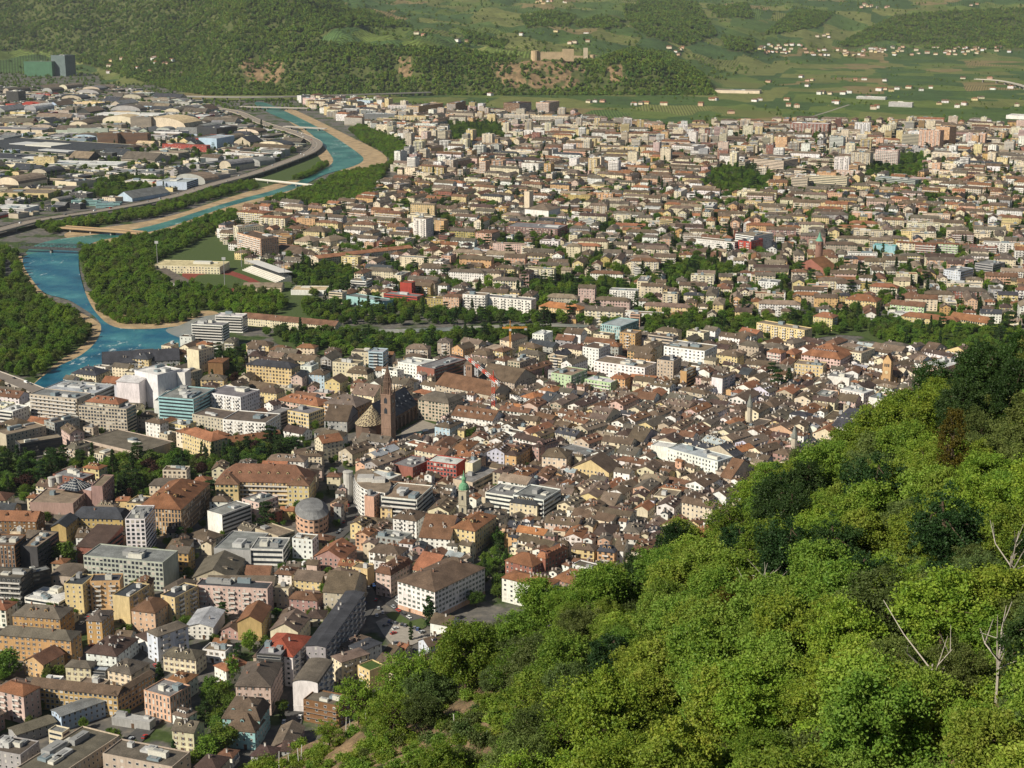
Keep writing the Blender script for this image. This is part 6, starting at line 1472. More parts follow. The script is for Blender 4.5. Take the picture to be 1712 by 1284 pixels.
# ---- wood on the near slope
WOODLAB = dict(fresh='fresh green broadleaf tree in the wood on the near slope', lime='bright lime green tree in the wood on the near slope', olive='dull olive green tree in the wood on the near slope', dark='dark evergreen tree in the wood on the near slope', sparse='thinly leaved tree with bare branches on the near slope', bush='low green bush between the trees on the near slope')
rw = random.Random(21); cand = []
gx = -64.0
while gx < 122:
    gy = 86.0
    while gy < 300:
        x, y = gx + rw.uniform(-2.6, 2.6), gy + rw.uniform(-2.6, 2.6); s = float(edge_dist(np.array([x]), np.array([y]))[0])
        if s > -13:
            z = float(zhill(np.array([x]), np.array([y]))[0]); p, q_ = PJ(x, y, z + 5); p0, q0 = PJ(x, y, z)
            if -70 < p < 1790 and q_ < 1420: cand.append((x, y, z, p, q_, s))
        gy += 6.6
    gx += 6.6
def wood_kind(p, q_, s):
    u = rw.random()
    if p > 1580 and q_ < 720: return 'dark' if u < .55 else 'olive'
    if p > 1560 and 880 < q_ < 1120: return 'olive' if u < .6 else 'dark' if u < .75 else 'fresh'
    if q_ < 820 and p > 1250: return 'olive' if u < .4 else 'fresh' if u < .75 else 'sparse'
    if p < 980 and q_ > 1060: return 'sparse' if u < .5 else 'olive' if u < .7 else 'bush' if u < .85 else 'fresh'
    if 1230 < p < 1420 and 780 < q_ < 960: return 'dark' if u < .35 else 'fresh'
    return 'lime' if u < .48 else 'fresh' if u < .82 else 'olive' if u < .92 else 'sparse' if u < .98 else 'dark'
nwood = 0
for x, y, z, p, q_, s in cand:
    if p < 860 and q_ > 1120 and rw.random() < .66: continue
    if p < 640 and q_ > 1120 and rw.random() < .8: continue
    k = wood_kind(p, q_, s); m = rw.choice(SPN[k]); sc_ = rw.uniform(.6, 1.12); sz = sc_ * rw.uniform(.75, 1.1)
    if s < 0: sc_ *= .8; sz *= .7
    plant_tree('woodland_tree' if k != 'bush' else 'woodland_bush', m, (x, y, z - .2), rw.uniform(0, 6.28), (sc_, sz), WOODLAB[k] + (', over the old town roofs' if s < 22 and p > 1000 else ', near the vineyard slope' if p < 1000 else ', in the closest corner' if q_ > 1120 else ', under the evergreen top' if q_ < 860 else ', midway up the wood'), {'fresh': 'fresh green trees of the slope wood', 'lime': 'lime green trees of the slope wood', 'olive': 'olive green trees of the slope wood', 'dark': 'evergreens of the slope wood', 'sparse': 'thinly leaved trees of the slope wood', 'bush': 'bushes of the slope wood'}[k], 'tree' if k != 'bush' else 'bush'); nwood += 1
print('wood', nwood, len(cand))
def hit_hill(px, py):
    x = (px - 856) / FPX; y = (py - 642) / FPX; d = np.array([x, CP - y * SP, -SP - y * CP])
    for t in np.arange(60, 500, 1.0):
        P = d * t + (0, 0, CAMH)
        if P[2] <= zhill(np.array([P[0]]), np.array([P[1]]))[0]: return P
    return P
for px, py, k, s, lab in [(1585, 850, 'rust', (1.0, 1.15), 'olive brown columnar tree standing out of the green wood'), (1250, 1062, 'rust', (2.0, .62), 'olive brown bushy tree with pale dead branches in the wood'), (1640, 690, 'dark', (1.5, 1.2), 'broad dark evergreen at the top of the wood'), (1560, 690, 'dark', (1.3, 1.0), 'dark evergreen with brownish top beside the broad evergreen'), (1295, 905, 'dark', (1.25, 1.05), 'dark evergreen at the lower edge of the wood facing the old town'), (600, 1215, 'sparse', (1.0, 1.0), 'gnarled dark-trunked tree on the bare vineyard slope'), (690, 1190, 'sparse', (1.15, 1.1), 'crooked spreading tree beside the bare vineyard slope'), (780, 1165, 'fresh', (1.2, 1.3), 'tall leafy tree at the wood corner over the brown roofs'), (890, 1180, 'olive', (1.2, 1.0), 'rounded olive tree beside the earth scar')]:
    P = hit_hill(px, py); plant_tree('woodland_tree', SPN[k][0], (P[0], P[1], P[2] - .2), 1.0, s, lab, None)
# pale dead branches
for px, py, a in [(1265, 1040, .6), (1560, 1190, 2.0), (1665, 1180, .9), (1690, 1000, 1.5)]:
    P = hit_hill(px, py); t = thing('dead_tree', (P[0], P[1], P[2]), a, 'pale leafless dead tree in the wood, ' + {1265: 'beside the olive brown bushy tree', 1560: 'low among lime green crowns', 1665: 'tallest of the dead ones near the frame corner', 1690: 'under the olive green crowns'}[px], 'tree'); r = np.random.default_rng(px)
    b = MB(); b.tube((0, 0, -1), (.3, .2, 4.5), .16, .1, (1, 1, 1), 0, 5); b.build('trunk', [simple('dead_wood%d' % px, (.36, .32, .27), .9, .1)], t)
    for i in range(7):
        b = MB(); e = np.array([r.normal() * 2.4, r.normal() * 2.4, 5 + r.random() * 4]); st = np.array([.2, .15, 2 + r.random() * 2.4]); m = (st + e) / 2 + r.normal(size=3) * .4; b.tube(st, m, .09, .06, (1, 1, 1), 0, 4); b.tube(m, e, .06, .02, (1, 1, 1), 0, 4); b.tube(m, e + r.normal(size=3) * .9, .05, .02, (1, 1, 1), 0, 4); b.build('branch', [bpy.data.materials['dead_wood%d' % px]], t)
# vineyard stakes on the bare slope
M_STAKE = simple('stake', (.55, .53, .49), .8, .2)
for k, (px, py, h) in enumerate([(466, 1288, 3.4), (500, 1280, 3.0), (503, 1272, 2.8), (484, 1284, 2.6), (543, 1254, 3.0), (549, 1248, 2.6), (578, 1226, 2.8), (586, 1222, 2.4), (613, 1218, 2.6), (642, 1200, 2.6), (674, 1196, 2.6), (700, 1190, 2.4), (735, 1182, 2.4), (760, 1220, 2.4), (955, 1095, 2.2)]):
    P = hit_hill(px, py); r = random.Random(k); b = MB(); b.tube((0, 0, -.6), (r.uniform(-.25, .25), r.uniform(-.15, .15), h), .075, .065, (1, 1, 1), 0, 5)
    o = b.build('vineyard_stake', [M_STAKE], None, tuple(P)); tag(o, f'pale vineyard stake on the bare slope, {ORD[k]} from the lowest', 'stake', 'vineyard stakes')
# ---- undergrowth and distant trees: too many to count
def scatter(name, pts, scales, meshes, idx, rots=None):
    col = bpy.data.collections.new(name + '_kinds')
    for i, me in enumerate(meshes):
        o = bpy.data.objects.new('%s_%02d' % (name, i), me); col.objects.link(o)
    me = bpy.data.meshes.new(name); me.vertices.add(len(pts)); me.vertices.foreach_set('co', np.asarray(pts, np.float32).ravel())
    for n, v, ty in (('size', np.asarray(scales, np.float32), 'FLOAT'), ('pick', np.asarray(idx, np.int32), 'INT'), ('turn', np.random.default_rng(1).uniform(0, 6.28, len(pts)).astype(np.float32), 'FLOAT')):
        a = me.attributes.new(n, ty, 'POINT'); a.data.foreach_set('value', v)
    o = put(name, me); ng = bpy.data.node_groups.new(name, 'GeometryNodeTree'); ng.interface.new_socket('Geometry', in_out='INPUT', socket_type='NodeSocketGeometry'); ng.interface.new_socket('Geometry', in_out='OUTPUT', socket_type='NodeSocketGeometry')
    gi, go = ng.nodes.new('NodeGroupInput'), ng.nodes.new('NodeGroupOutput'); ip = ng.nodes.new('GeometryNodeInstanceOnPoints'); ci = ng.nodes.new('GeometryNodeCollectionInfo'); ci.inputs[0].default_value = col
    ci.inputs['Separate Children'].default_value = True; ci.inputs['Reset Children'].default_value = True; ip.inputs['Pick Instance'].default_value = True
    def at(n, ty):
        q = ng.nodes.new('GeometryNodeInputNamedAttribute'); q.data_type = ty; q.inputs[0].default_value = n; return q.outputs[0]
    cx = ng.nodes.new('ShaderNodeCombineXYZ'); ng.links.new(at('turn', 'FLOAT'), cx.inputs[2]); er = ng.nodes.new('FunctionNodeEulerToRotation'); ng.links.new(cx.outputs[0], er.inputs[0])
    ng.links.new(gi.outputs[0], ip.inputs['Points']); ng.links.new(ci.outputs[0], ip.inputs['Instance']); ng.links.new(at('pick', 'INT'), ip.inputs['Instance Index']); ng.links.new(er.outputs[0], ip.inputs['Rotation']); ng.links.new(at('size', 'FLOAT'), ip.inputs['Scale']); ng.links.new(ip.outputs[0], go.inputs[0])
    md = o.modifiers.new('scatter', 'NODES'); md.node_group = ng
    return tag(o, kind='stuff')
P_ = []
while len(P_) < 4200:
    x, y = rw.uniform(-64, 122), rw.uniform(86, 300); s = float(edge_dist(np.array([x]), np.array([y]))[0])
    if s < -10: continue
    z = float(zhill(np.array([x]), np.array([y]))[0]); p, q_ = PJ(x, y, z)
    if not (-60 < p < 1780 and q_ < 1380): continue
    if (p < 860 and q_ > 1120 and rw.random() < .72): continue
    P_.append((x, y, z - .1))
ug = [crown(9000 + i, 1.7, 0, 1.7, 16, 90, .28, [L_FRESH, L_OLIVE, L_LIME, L_FRESH][i], clump=.42)[0] for i in range(4)]
scatter('undergrowth', P_, nr.uniform(.5, 1.15, len(P_)), ug, nr.integers(0, 4, len(P_)))
# ---- trees in town, by planted area
TZ = [('riverside_tree', 'bank', [(-30, 415), (32, 425), (46, 470), (70, 502), (150, 528), (166, 560), (140, 594), (60, 632), (-30, 625)], 9.6, (.75, 1.6), 'leafy tree in the outer river grove'),
      ('riverside_tree', 'bank', [(132, 420), (240, 399), (300, 388), (392, 350), (396, 372), (300, 420), (258, 440), (268, 468), (300, 482), (470, 492), (480, 520), (430, 536), (372, 522), (300, 524), (190, 508), (150, 484), (142, 455)], 9.4, (.7, 1.5), 'leafy tree in the stadium wood'),
      ('riverside_tree', 'bank', [(150, 492), (196, 506), (300, 526), (342, 521), (330, 534), (270, 545), (200, 542), (165, 524)], 6.4, (.5, .85), 'young willow on the gravel island'),
      ('riverside_tree', 'bank', [(440, 340), (520, 318), (560, 295), (640, 282), (690, 262), (660, 236), (600, 212), (585, 220), (625, 255), (655, 270), (640, 300), (600, 340), (520, 352)], 9, (.9, 1.3), 'leafy tree on the upper river bank'),
      ('riverside_tree', 'bank', [(418, 318), (470, 308), (520, 290), (552, 266), (540, 245), (552, 238), (562, 262), (540, 292), (500, 300), (430, 330)], 9, (.9, 1.2), 'leafy tree between the motorway and the river'),
      ('riverside_tree', 'bank', [(60, 380), (165, 366), (250, 352), (340, 326), (425, 305), (432, 312), (340, 338), (260, 364), (165, 378), (80, 392)], 9, (.8, 1.3), 'leafy tree under the viaduct'),
      ('park_tree', 'mix', [(490, 555), (640, 562), (760, 560), (900, 552), (960, 556), (900, 572), (760, 585), (640, 602), (520, 592), (440, 560)], 8.6, (.75, 1.25), 'leafy tree in the tributary park'),
      ('park_tree', 'mix', [(500, 505), (600, 510), (720, 520), (900, 520), (900, 540), (640, 545), (520, 540)], 9, (.75, 1.2), 'leafy tree beyond the tributary'),
      ('park_tree', 'mix', [(1075, 545), (1330, 538), (1420, 530), (1440, 555), (1330, 566), (1090, 570)], 9, (.75, 1.2), 'leafy tree in the tree belt'),
      ('park_tree', 'mix', [(1440, 545), (1560, 535), (1712, 560), (1712, 602), (1600, 600), (1520, 588), (1450, 560)], 8, (.8, 1.3), 'leafy tree in the wooded strip'),
      ('park_tree', 'dark', [(-20, 768), (60, 778), (150, 772), (180, 790), (100, 800), (40, 832), (-20, 840)], 8, (.9, 1.3), 'dark tree in the station park'),
      ('park_tree', 'dark', [(150, 772), (240, 752), (300, 775), (400, 752), (420, 748), (490, 742), (500, 765), (440, 788), (360, 796), (340, 806), (250, 812), (205, 850), (190, 800)], 8, (.85, 1.35), 'dark tree in the hotel park'),
      ('park_tree', 'dark', [(335, 628), (360, 600), (405, 596), (412, 640), (362, 650)], 7.5, (.9, 1.3), 'dark tree in the palace grove'),
      ('park_tree', 'dark', [(800, 935), (838, 905), (852, 935), (836, 1005), (770, 1022), (745, 1010), (790, 992)], 8, (.8, 1.25), 'leafy tree in the school garden'),
      ('park_tree', 'mix', [(340, 1160), (372, 1150), (392, 1200), (370, 1245), (345, 1225)], 7, (.8, 1.2), 'leafy tree in the corner house garden'),
      ('park_tree', 'mix', [(1110, 450), (1170, 440), (1240, 450), (1230, 470), (1120, 475)], 9, (.9, 1.4), 'leafy tree in the villa gardens'),
      ('park_tree', 'mix', [(570, 455), (600, 470), (560, 500), (490, 490), (500, 455), (540, 440)], 9, (.9, 1.2), 'leafy avenue tree beside the pool hall'),
      ('park_tree', 'mix', [(1210, 280), (1290, 300), (1260, 330), (1180, 320)], 11, (.9, 1.3), 'leafy tree among the cream slabs'),
      ('park_tree', 'mix', [(1500, 262), (1540, 262), (1530, 300), (1440, 300)], 11, (.9, 1.3), 'leafy tree below the pink slab tower'),
      ('park_tree', 'mix', [(750, 210), (830, 210), (840, 235), (770, 240)], 12, (1, 1.4), 'leafy tree beyond the brown slab row'),
      ('park_tree', 'mix', [(130, 330), (190, 300), (260, 300), (250, 320), (180, 335)], 12, (1, 1.4), 'dark tree among the warehouses'),
      ('park_tree', 'mix', [(950, 470), (1050, 480), (1060, 500), (900, 500), (890, 480)], 9, (.9, 1.3), 'leafy tree in the yellow house garden')]
MIX = dict(bank=[('bank', .68), ('willow', .22), ('broad', .1)], mix=[('broad', .62), ('bank', .18), ('willow', .08), ('fir', .06), ('cedar', .06)], dark=[('broad', .62), ('cedar', .16), ('fir', .10), ('purple', .06), ('willow', .06)])
TREES = []          # (name, species, x, y, z, rz, scale, label)
def pick(mix):
    u = rng.random()
    for k, p in MIX[mix]:
        u -= p
        if u < 0: return k
    return MIX[mix][0][0]
SPADJ = dict(broad='green broadleaf', bank='fresh green', willow='grey green', cedar='flat-topped cedar', fir='pointed conifer', cypress='slim cypress', purple='copper red')
for nm, mix, poly, sp, (s0, s1), lab in TZ:
    W_ = np.array([G(*p) for p in poly]); x0, y0 = W_.min(0); x1, y1 = W_.max(0); y = y0
    while y < y1:
        x = x0
        while x < x1:
            X_, Y_ = x + rng.uniform(-.45, .45) * sp, y + rng.uniform(-.45, .45) * sp
            if inpoly([X_], [Y_], W_.tolist())[0] and (occ_at(X_, Y_) in (0, 4) or (occ_at(X_, Y_) == 2 and 'gravel island' in lab)) and rng.random() < (.9 if mix == 'bank' else .72):
                k = pick(mix); TREES.append((nm, k, X_, Y_, 0.0, rng.uniform(0, 6.28), (rng.uniform(s0, s1), rng.uniform(s0, s1)), lab.replace('leafy', SPADJ[k]).replace('dark tree', SPADJ[k] + ' tree') if True else lab))
            x += sp
        y += sp
    mark_world(W_, 4)
for px, py, k, s, lab in [(717, 1046, 'cypress', (1.9, 1.35), 'tall dark conical cypress before the white school'), (687, 1070, 'cypress', (.8, .8), 'slim cypress in the parking lot'), (374, 1255, 'broad', (1.9, 1.5), 'large bright broadleaf tree beside the teal corner house'), (352, 1270, 'bank', (1.6, 1.2), 'rounded fresh green tree at the near edge of town'), (390, 1140, 'bank', (1.0, 1.4), 'bright green tree beside the tall pink house'), (418, 1090, 'bank', (1.1, 1.2), 'fresh green tree before the mustard gabled house'), (268, 1155, 'fir', (1.2, 1.0), 'dark conifer beside the cream villa'), (10, 1130, 'broad', (2.0, 1.5), 'big dark tree at the picture edge beside the orange gabled house'), (109, 950, 'broad', (1.7, 1.9), 'dense round-headed dark tree beside the dark glass office'), (446, 880, 'cedar', (1.4, 1.2), 'dark spreading tree behind the white office slab'), (352, 840, 'cedar', (1.5, 1.1), 'flat-topped cedar beside the ochre palace'), (1300, 660, 'cedar', (1.6, 1.6), 'large dark cedar rising from the old town'), (1318, 650, 'fir', (1.6, 1.2), 'pointed dark fir beside the old town cedar'), (1290, 640, 'cedar', (1.3, 1.3), 'dark cedar behind the old town cedar'), (1685, 560, 'cedar', (2.0, 1.7), 'tall dark cedar at the picture edge above the wood'), (1670, 582, 'fir', (1.8, 1.4), 'broad dark fir below the tall cedar'), (788, 740, 'broad', (1.2, 1.4), 'single green tree beside the long white house'), (640, 725, 'broad', (1.3, 1.0), 'green tree at the cathedral choir'), (585, 705, 'bank', (1.0, 1.2), 'green tree between the grey roofs near the cathedral'), (1305, 480, 'broad', (2.4, 2.0), 'very large spreading tree in the villa quarter'), (250, 795, 'purple', (1.4, 1.3), 'copper red tree in the station park'), (1245, 825, 'broad', (1.2, 1.1), 'green tree at the foot of the hillside beside the white end wall'), (1320, 760, 'broad', (1.3, 1.3), 'green tree beside the slim stone spire')]:
    g = G(px, py); TREES.append(('park_tree', k, g[0], g[1], 0.0, rng.uniform(0, 6.28), s, '!' + lab)); mark_world([(g[0] + 4 * math.cos(a), g[1] + 4 * math.sin(a)) for a in np.arange(0, 6.28, .8)], 4)
# ------------------------------------------------------------------ the rest of the town, laid out between the surveyed buildings
HB = []
for b in HERO:
    c = corners(b); xs_, ys_ = [], []
    for x, y in c:
        for z in (b['H'] * .45, b['H'] + b['rise']): p, q_ = PJ(x, y, z); xs_.append(p); ys_.append(q_)
    HB.append((min(xs_), min(ys_), max(xs_), max(ys_), b['D']))
for px0, py0, px1, py1, D in [(595, 600, 705, 740, 1290), (768, 793, 788, 850, 1050), (1358, 383, 1378, 440, 2100), (776, 595, 795, 632, 1380), (1470, 585, 1525, 632, 1500), (588, 780, 655, 840, 1090), (470, 830, 552, 885, 1060), (820, 595, 835, 700, 1350), (1245, 660, 1262, 700, 1350), (1320, 735, 1332, 765, 1200)]: HB.append((px0, py0, px1, py1, D))
HB = np.array(HB); HA = (HB[:, 2] - HB[:, 0]) * (HB[:, 3] - HB[:, 1])
HO = np.array([b['O'] for b in HERO]); HR = np.array([b['rz'] for b in HERO])
def hides(b):
    xs_, ys_ = [], []
    for x, y in corners(b):
        for z in (0, b['H'] + b['rise']): p, q_ = PJ(x, y, z); xs_.append(p); ys_.append(q_)
    x0, y0, x1, y1 = min(xs_), min(ys_), max(xs_), max(ys_)
    ov = np.clip(np.minimum(x1, HB[:, 2]) - np.maximum(x0, HB[:, 0]), 0, None) * np.clip(np.minimum(y1, HB[:, 3]) - np.maximum(y0, HB[:, 1]), 0, None)
    return bool(((ov > .10 * HA) & (HB[:, 4] > b['D'])).any())
def free(b, m):
    c, s = math.cos(b['rz']), math.sin(b['rz']); nx_, ny_ = max(3, int(b['La'] / 3) + 1), max(3, int(b['Lb'] / 3) + 1)
    X_, Y_ = np.meshgrid(np.linspace(-.5, .5, nx_) * (b['La'] + 2 * m), np.linspace(-.5, .5, ny_) * (b['Lb'] + 2 * m)); wx = b['O'][0] + X_ * c - Y_ * s; wy = b['O'][1] + X_ * s + Y_ * c
    i = ((wx - OX) / CS).astype(int); j = ((wy - OY) / CS).astype(int)
    if i.min() < 0 or j.min() < 0 or i.max() >= OCC.shape[1] or j.max() >= OCC.shape[0]: return False
    return not OCC[j, i].any()
def wpick(s):
    it = [(a.split(':')[0], float(a.split(':')[1])) for a in s.split()]; u = rng.random() * sum(w for _, w in it)
    for k, w_ in it:
        u -= w_
        if u <= 0: return k
    return it[-1][0]
WARM = 'cream:6 white:6 yellow:1.5 beige:3.5 pink:1.2 salmon:.6 ochre:.4 orange:.25 grey:1.6 mustard:.2 rose:.4 blue:.2 green:.2 brick:.3'
WARMF = 'cream:8 yellow:3 white:4.5 beige:3 salmon:1.3 orange:1.2 ochre:.9 pink:1 grey:.6 mustard:.4 brick:.4 rose:.3'
OLDW = 'white:7 cream:5 beige:2.5 yellow:1.2 pink:1.2 grey:1 salmon:.7 lilac:.4 orange:.4 rose:.3'
OLDR = 'brown:6 redbrown:2.6 greybrown:4.5 pinkbrown:2 terracotta:1.0 rust:.7 slate:1 tan:.8 orange:.25 tin:.5 darkbrown:1.5'
MIDR = 'brown:7 redbrown:3 greybrown:5 terracotta:1.2 rust:1 pinkbrown:1.5 slate:.8 tan:1 darkbrown:1.5'
ZONES = [  # name, polygon, step, sizes (La, Lb), margin, chance, kinds, roofs, walls, roof colours, heights
    ('old', [(700, 640), (760, 652), (900, 642), (1000, 655), (1100, 648), (1330, 622), (1420, 592), (1560, 600), (1650, 612), (1540, 690), (1320, 790), (1220, 890), (1020, 990), (850, 1015), (640, 960), (600, 905), (560, 870), (585, 800), (640, 765), (690, 752), (740, 735), (722, 690)], 6.0, [((11, 17), (18, 34)), ((9, 14), (12, 22)), ((7, 10), (8, 14)), ((5, 7), (5, 9))], -.4, 1.0, 'town_house:1', 'gl:8 hip:2 flat:.35 gu:1', OLDW, OLDR, (11, 15)),
    ('near', [(-60, 850), (530, 845), (600, 905), (640, 1000), (560, 1110), (500, 1300), (-60, 1340)], 9, [((14, 22), (12, 18)), ((10, 15), (9, 13)), ((7, 10), (7, 10))], 2.2, .85, 'town_house:3 apartment_block:1', 'hip:4 gu:3 gv:3 flat:2', WARM, MIDR, (7, 14)),
    ('centre', [(-60, 640), (90, 642), (225, 602), (330, 572), (480, 600), (640, 590), (900, 576), (1080, 572), (1330, 572), (1420, 592), (1330, 622), (1100, 648), (900, 642), (700, 640), (640, 765), (585, 800), (530, 845), (-60, 850)], 10, [((18, 32), (12, 16)), ((13, 20), (10, 14)), ((9, 13), (8, 12))], 2.5, .95, 'town_house:3 apartment_block:2', 'hip:5 gu:4 gv:1.5 flat:2.2', WARM, MIDR, (10, 17)),
    ('mid', [(360, 385), (430, 352), (620, 318), (700, 300), (1000, 300), (1780, 300), (1780, 560), (1560, 532), (1330, 546), (900, 546), (640, 520), (560, 505), (480, 470), (400, 432)], 11, [((26, 50), (12, 15)), ((17, 28), (11, 14)), ((10, 15), (9, 12))], 2.6, .92, 'apartment_block:3.4 villa:.8 town_house:.5', 'hip:5 gu:4 gv:.6 flat:2.2', WARMF, MIDR, (10, 19)),
    ('far', [(640, 182), (960, 196), (1130, 212), (1300, 208), (1560, 206), (1780, 216), (1780, 300), (1000, 300), (700, 300), (640, 285), (690, 262), (655, 235)], 14, [((36, 72), (12, 16)), ((22, 38), (11, 15)), ((12, 19), (10, 13))], 3.6, .9, 'apartment_block:4 villa:.4 tower_block:.5', 'hip:4.5 gu:3 flat:3', WARMF, MIDR, (11, 22)),
    ('hospital', [(500, 170), (640, 172), (660, 230), (600, 212), (540, 190)], 16, [((30, 60), (14, 18)), ((18, 30), (12, 15))], 6, .8, 'apartment_block:1', 'flat:2 hip:2', WARM, MIDR, (14, 24)),
    ('works', [(-60, 148), (200, 150), (300, 168), (385, 190), (500, 235), (505, 252), (420, 282), (250, 330), (-60, 378)], 16, [((50, 110), (30, 55)), ((28, 55), (18, 34)), ((15, 26), (12, 18))], 5, .88, 'warehouse:4 factory:.5', 'flat:5 gu:1.5 barrel:1', 'white:1.6 cream:2 grey:3.5 beige:3 blue:.5 red:.3 yellow:.5 dark:2 palegreen:.6', 'grey:3 tan:2.5 greybrown:4 white:.7 slate:3 brown:2 sand:.5', (6, 14)),
    ('bank', [(-60, 520), (5, 528), (38, 560), (22, 622), (-60, 640)], 11, [((18, 30), (12, 15)), ((12, 18), (10, 13))], 3, .9, 'apartment_block:2 town_house:1', 'hip:3 gu:3 flat:1', WARM, MIDR, (10, 16))]
FILL = []
rng.seed(31)
for zn, poly, step, sizes, mg, chance, kinds, roofs, walls, rcs, (h0, h1) in ZONES:
    W_ = np.array([G(*p) for p in poly]); x0, y0 = W_.min(0); x1, y1 = W_.max(0); n0 = len(FILL)
    for si, (ra, rb) in enumerate(sizes):
        st = step * (1.25, 1.0, .8, .7)[si]; gx_, gy_ = np.meshgrid(np.arange(x0, x1, st), np.arange(y0, y1, st)); gx_ = gx_.ravel() + nr.uniform(-.4, .4, gx_.size) * st; gy_ = gy_.ravel() + nr.uniform(-.4, .4, gy_.size) * st
        ok = inpoly(gx_, gy_, W_.tolist()); ii = ((gx_ - OX) / CS).astype(int).clip(0, OCC.shape[1] - 1); jj = ((gy_ - OY) / CS).astype(int).clip(0, OCC.shape[0] - 1); ok &= OCC[jj, ii] == 0
        pts = np.stack([gx_[ok], gy_[ok]], 1); nr.shuffle(pts)
        for X_, Y_ in pts:
            if rng.random() > chance: continue
            px_, py_ = PJ(X_, Y_, 8)
            if not (-70 < px_ < 1790 and py_ < 1330): continue
            if Y_ < 640 and edge_dist(np.array([X_]), np.array([Y_]))[0] > -200: continue
            if occ_at(X_, Y_): continue
            if zn not in ('mid', 'far', 'works', 'hospital'): d2 = ((HO - (X_, Y_)) ** 2).sum(1); rz = float(HR[d2.argmin()]) + rng.gauss(0, .05) + rng.choice([0, 0, math.pi / 2])
            else: rz = -.38 + (.12 * math.sin(X_ / 260) + .12 * math.cos(Y_ / 330)) + rng.choice([0, 0, math.pi / 2])
            La, Lb = rng.uniform(*ra), rng.uniform(*rb); kind = wpick(kinds); H = rng.uniform(h0, h1)
            if kind == 'villa': La, Lb, H = min(La, rng.uniform(12, 17)), min(Lb, 13), rng.uniform(7, 11)
            if kind == 'tower_block': La, Lb, H = rng.uniform(16, 26), rng.uniform(14, 17), rng.uniform(26, 36)
            if si >= 2: H *= .72 if zn != 'old' else .88
            if zn == 'old': H += 2.2 * math.sin(X_ / 47) * math.cos(Y_ / 53)
            # keep the part of the rectangle that faces the viewer as the front
            b = dict(O=np.array([X_, Y_]), rz=rz, La=La, Lb=Lb)
            if not free(b, mg): continue
            roof = wpick(roofs) if kind != 'tower_block' else 'flat'
            if kind == 'villa': roof = 'hip'
            if roof in ('gu', 'gv') and zn != 'old': roof = 'gl'
            if roof == 'gl': roof = 'gu' if La > Lb else 'gv'
            wc, rc = wpick(walls), wpick(rcs)
            if roof == 'flat' and kind != 'warehouse': rc = wpick('tan:3 grey:3 greybrown:2.5 white:1 brown:1.5 terracotta:.4')
            D = math.hypot(X_, Y_); fs = rng.choice('spsw') if kind in ('town_house', 'villa') else rng.choice('pwpr' if roof == 'flat' else 'pwps'); ss = 'p'
            if kind in ('warehouse', 'factory'): fs = rng.choice('rnnw'); ss = rng.choice('rnn')
            op = ''
            if kind in ('apartment_block', 'tower_block') and rng.random() < .75: op = rng.choice(['bf', 'BF', 'bf bs', 'bs'])
            ang = (rz + math.pi) % (2 * math.pi) - math.pi
            b = record(kind, CATS[kind], (X_, Y_), rz, La, Lb, H, roof, wc, rc, fs, ss, op)
            if kind == 'villa': b['rise'] *= 1.05
            if zn == 'old': b['nch'] = rng.choice([2, 3, 4]); b['ndo'] = rng.choice([0, 0, 1, 2, 3]) if si < 2 else 0; b['rise'] *= .8; b['ov'] = .35
            # turn so that the face towards the camera is the front: rz within (-90..0]
            while b['rz'] > .35: b['rz'] -= math.pi / 2; b['La'], b['Lb'] = b['Lb'], b['La']; b['roof'] = {'gu': 'gv', 'gv': 'gu'}.get(b['roof'], b['roof'])
            while b['rz'] < -1.22: b['rz'] += math.pi / 2; b['La'], b['Lb'] = b['Lb'], b['La']; b['roof'] = {'gu': 'gv', 'gv': 'gu'}.get(b['roof'], b['roof'])
            if hides(b):
                b['H'] *= .55; b['nf'] = max(1, int(round(b['H'] / 3.1)))
                if hides(b): continue
            b['zone'] = zn; FILL.append(b); mark_world(corners(b, mg * .5), 1)
    print(zn, len(FILL) - n0)
# street and garden trees in what is left
rng.seed(77)
for zn, poly, step, sizes, mg, *_ in ZONES:
    W_ = np.array([G(*p) for p in poly]); x0, y0 = W_.min(0); x1, y1 = W_.max(0); st = {'old': 13, 'near': 11, 'centre': 11, 'mid': 8.5, 'far': 10, 'works': 16, 'hospital': 13, 'bank': 10}[zn]; pr = {'old': .25, 'near': .45, 'centre': .5, 'mid': .5, 'far': .5, 'works': .5, 'hospital': .8, 'bank': .8}[zn]
    gx_, gy_ = np.meshgrid(np.arange(x0, x1, st), np.arange(y0, y1, st)); gx_ = gx_.ravel() + nr.uniform(-.5, .5, gx_.size) * st; gy_ = gy_.ravel() + nr.uniform(-.5, .5, gy_.size) * st; ok = inpoly(gx_, gy_, W_.tolist())
    for X_, Y_ in zip(gx_[ok], gy_[ok]):
        if rng.random() < pr and occ_at(X_, Y_) == 0 and occ_at(X_ + 2, Y_) != 1 and occ_at(X_ - 2, Y_) != 1 and not (Y_ < 640 and edge_dist(np.array([X_]), np.array([Y_]))[0] > -160):
            px_, py_ = PJ(X_, Y_, 5)
            if -40 < px_ < 1760: k = pick('mix'); s = rng.uniform(.5, .95) * (1.5 if zn in ('far', 'works', 'mid') else .9); TREES.append(('street_tree', k, X_, Y_, 0.0, rng.uniform(0, 6.28), (s, s * rng.uniform(.8, 1.15)), SPADJ[k] + ' tree ' + {'old': 'in the old town', 'near': 'in the nearest quarter', 'centre': 'in the centre', 'mid': 'in the new quarter', 'far': 'in the far quarter', 'works': 'among warehouses', 'hospital': 'across the river', 'bank': 'on the outer bank'}[zn]))
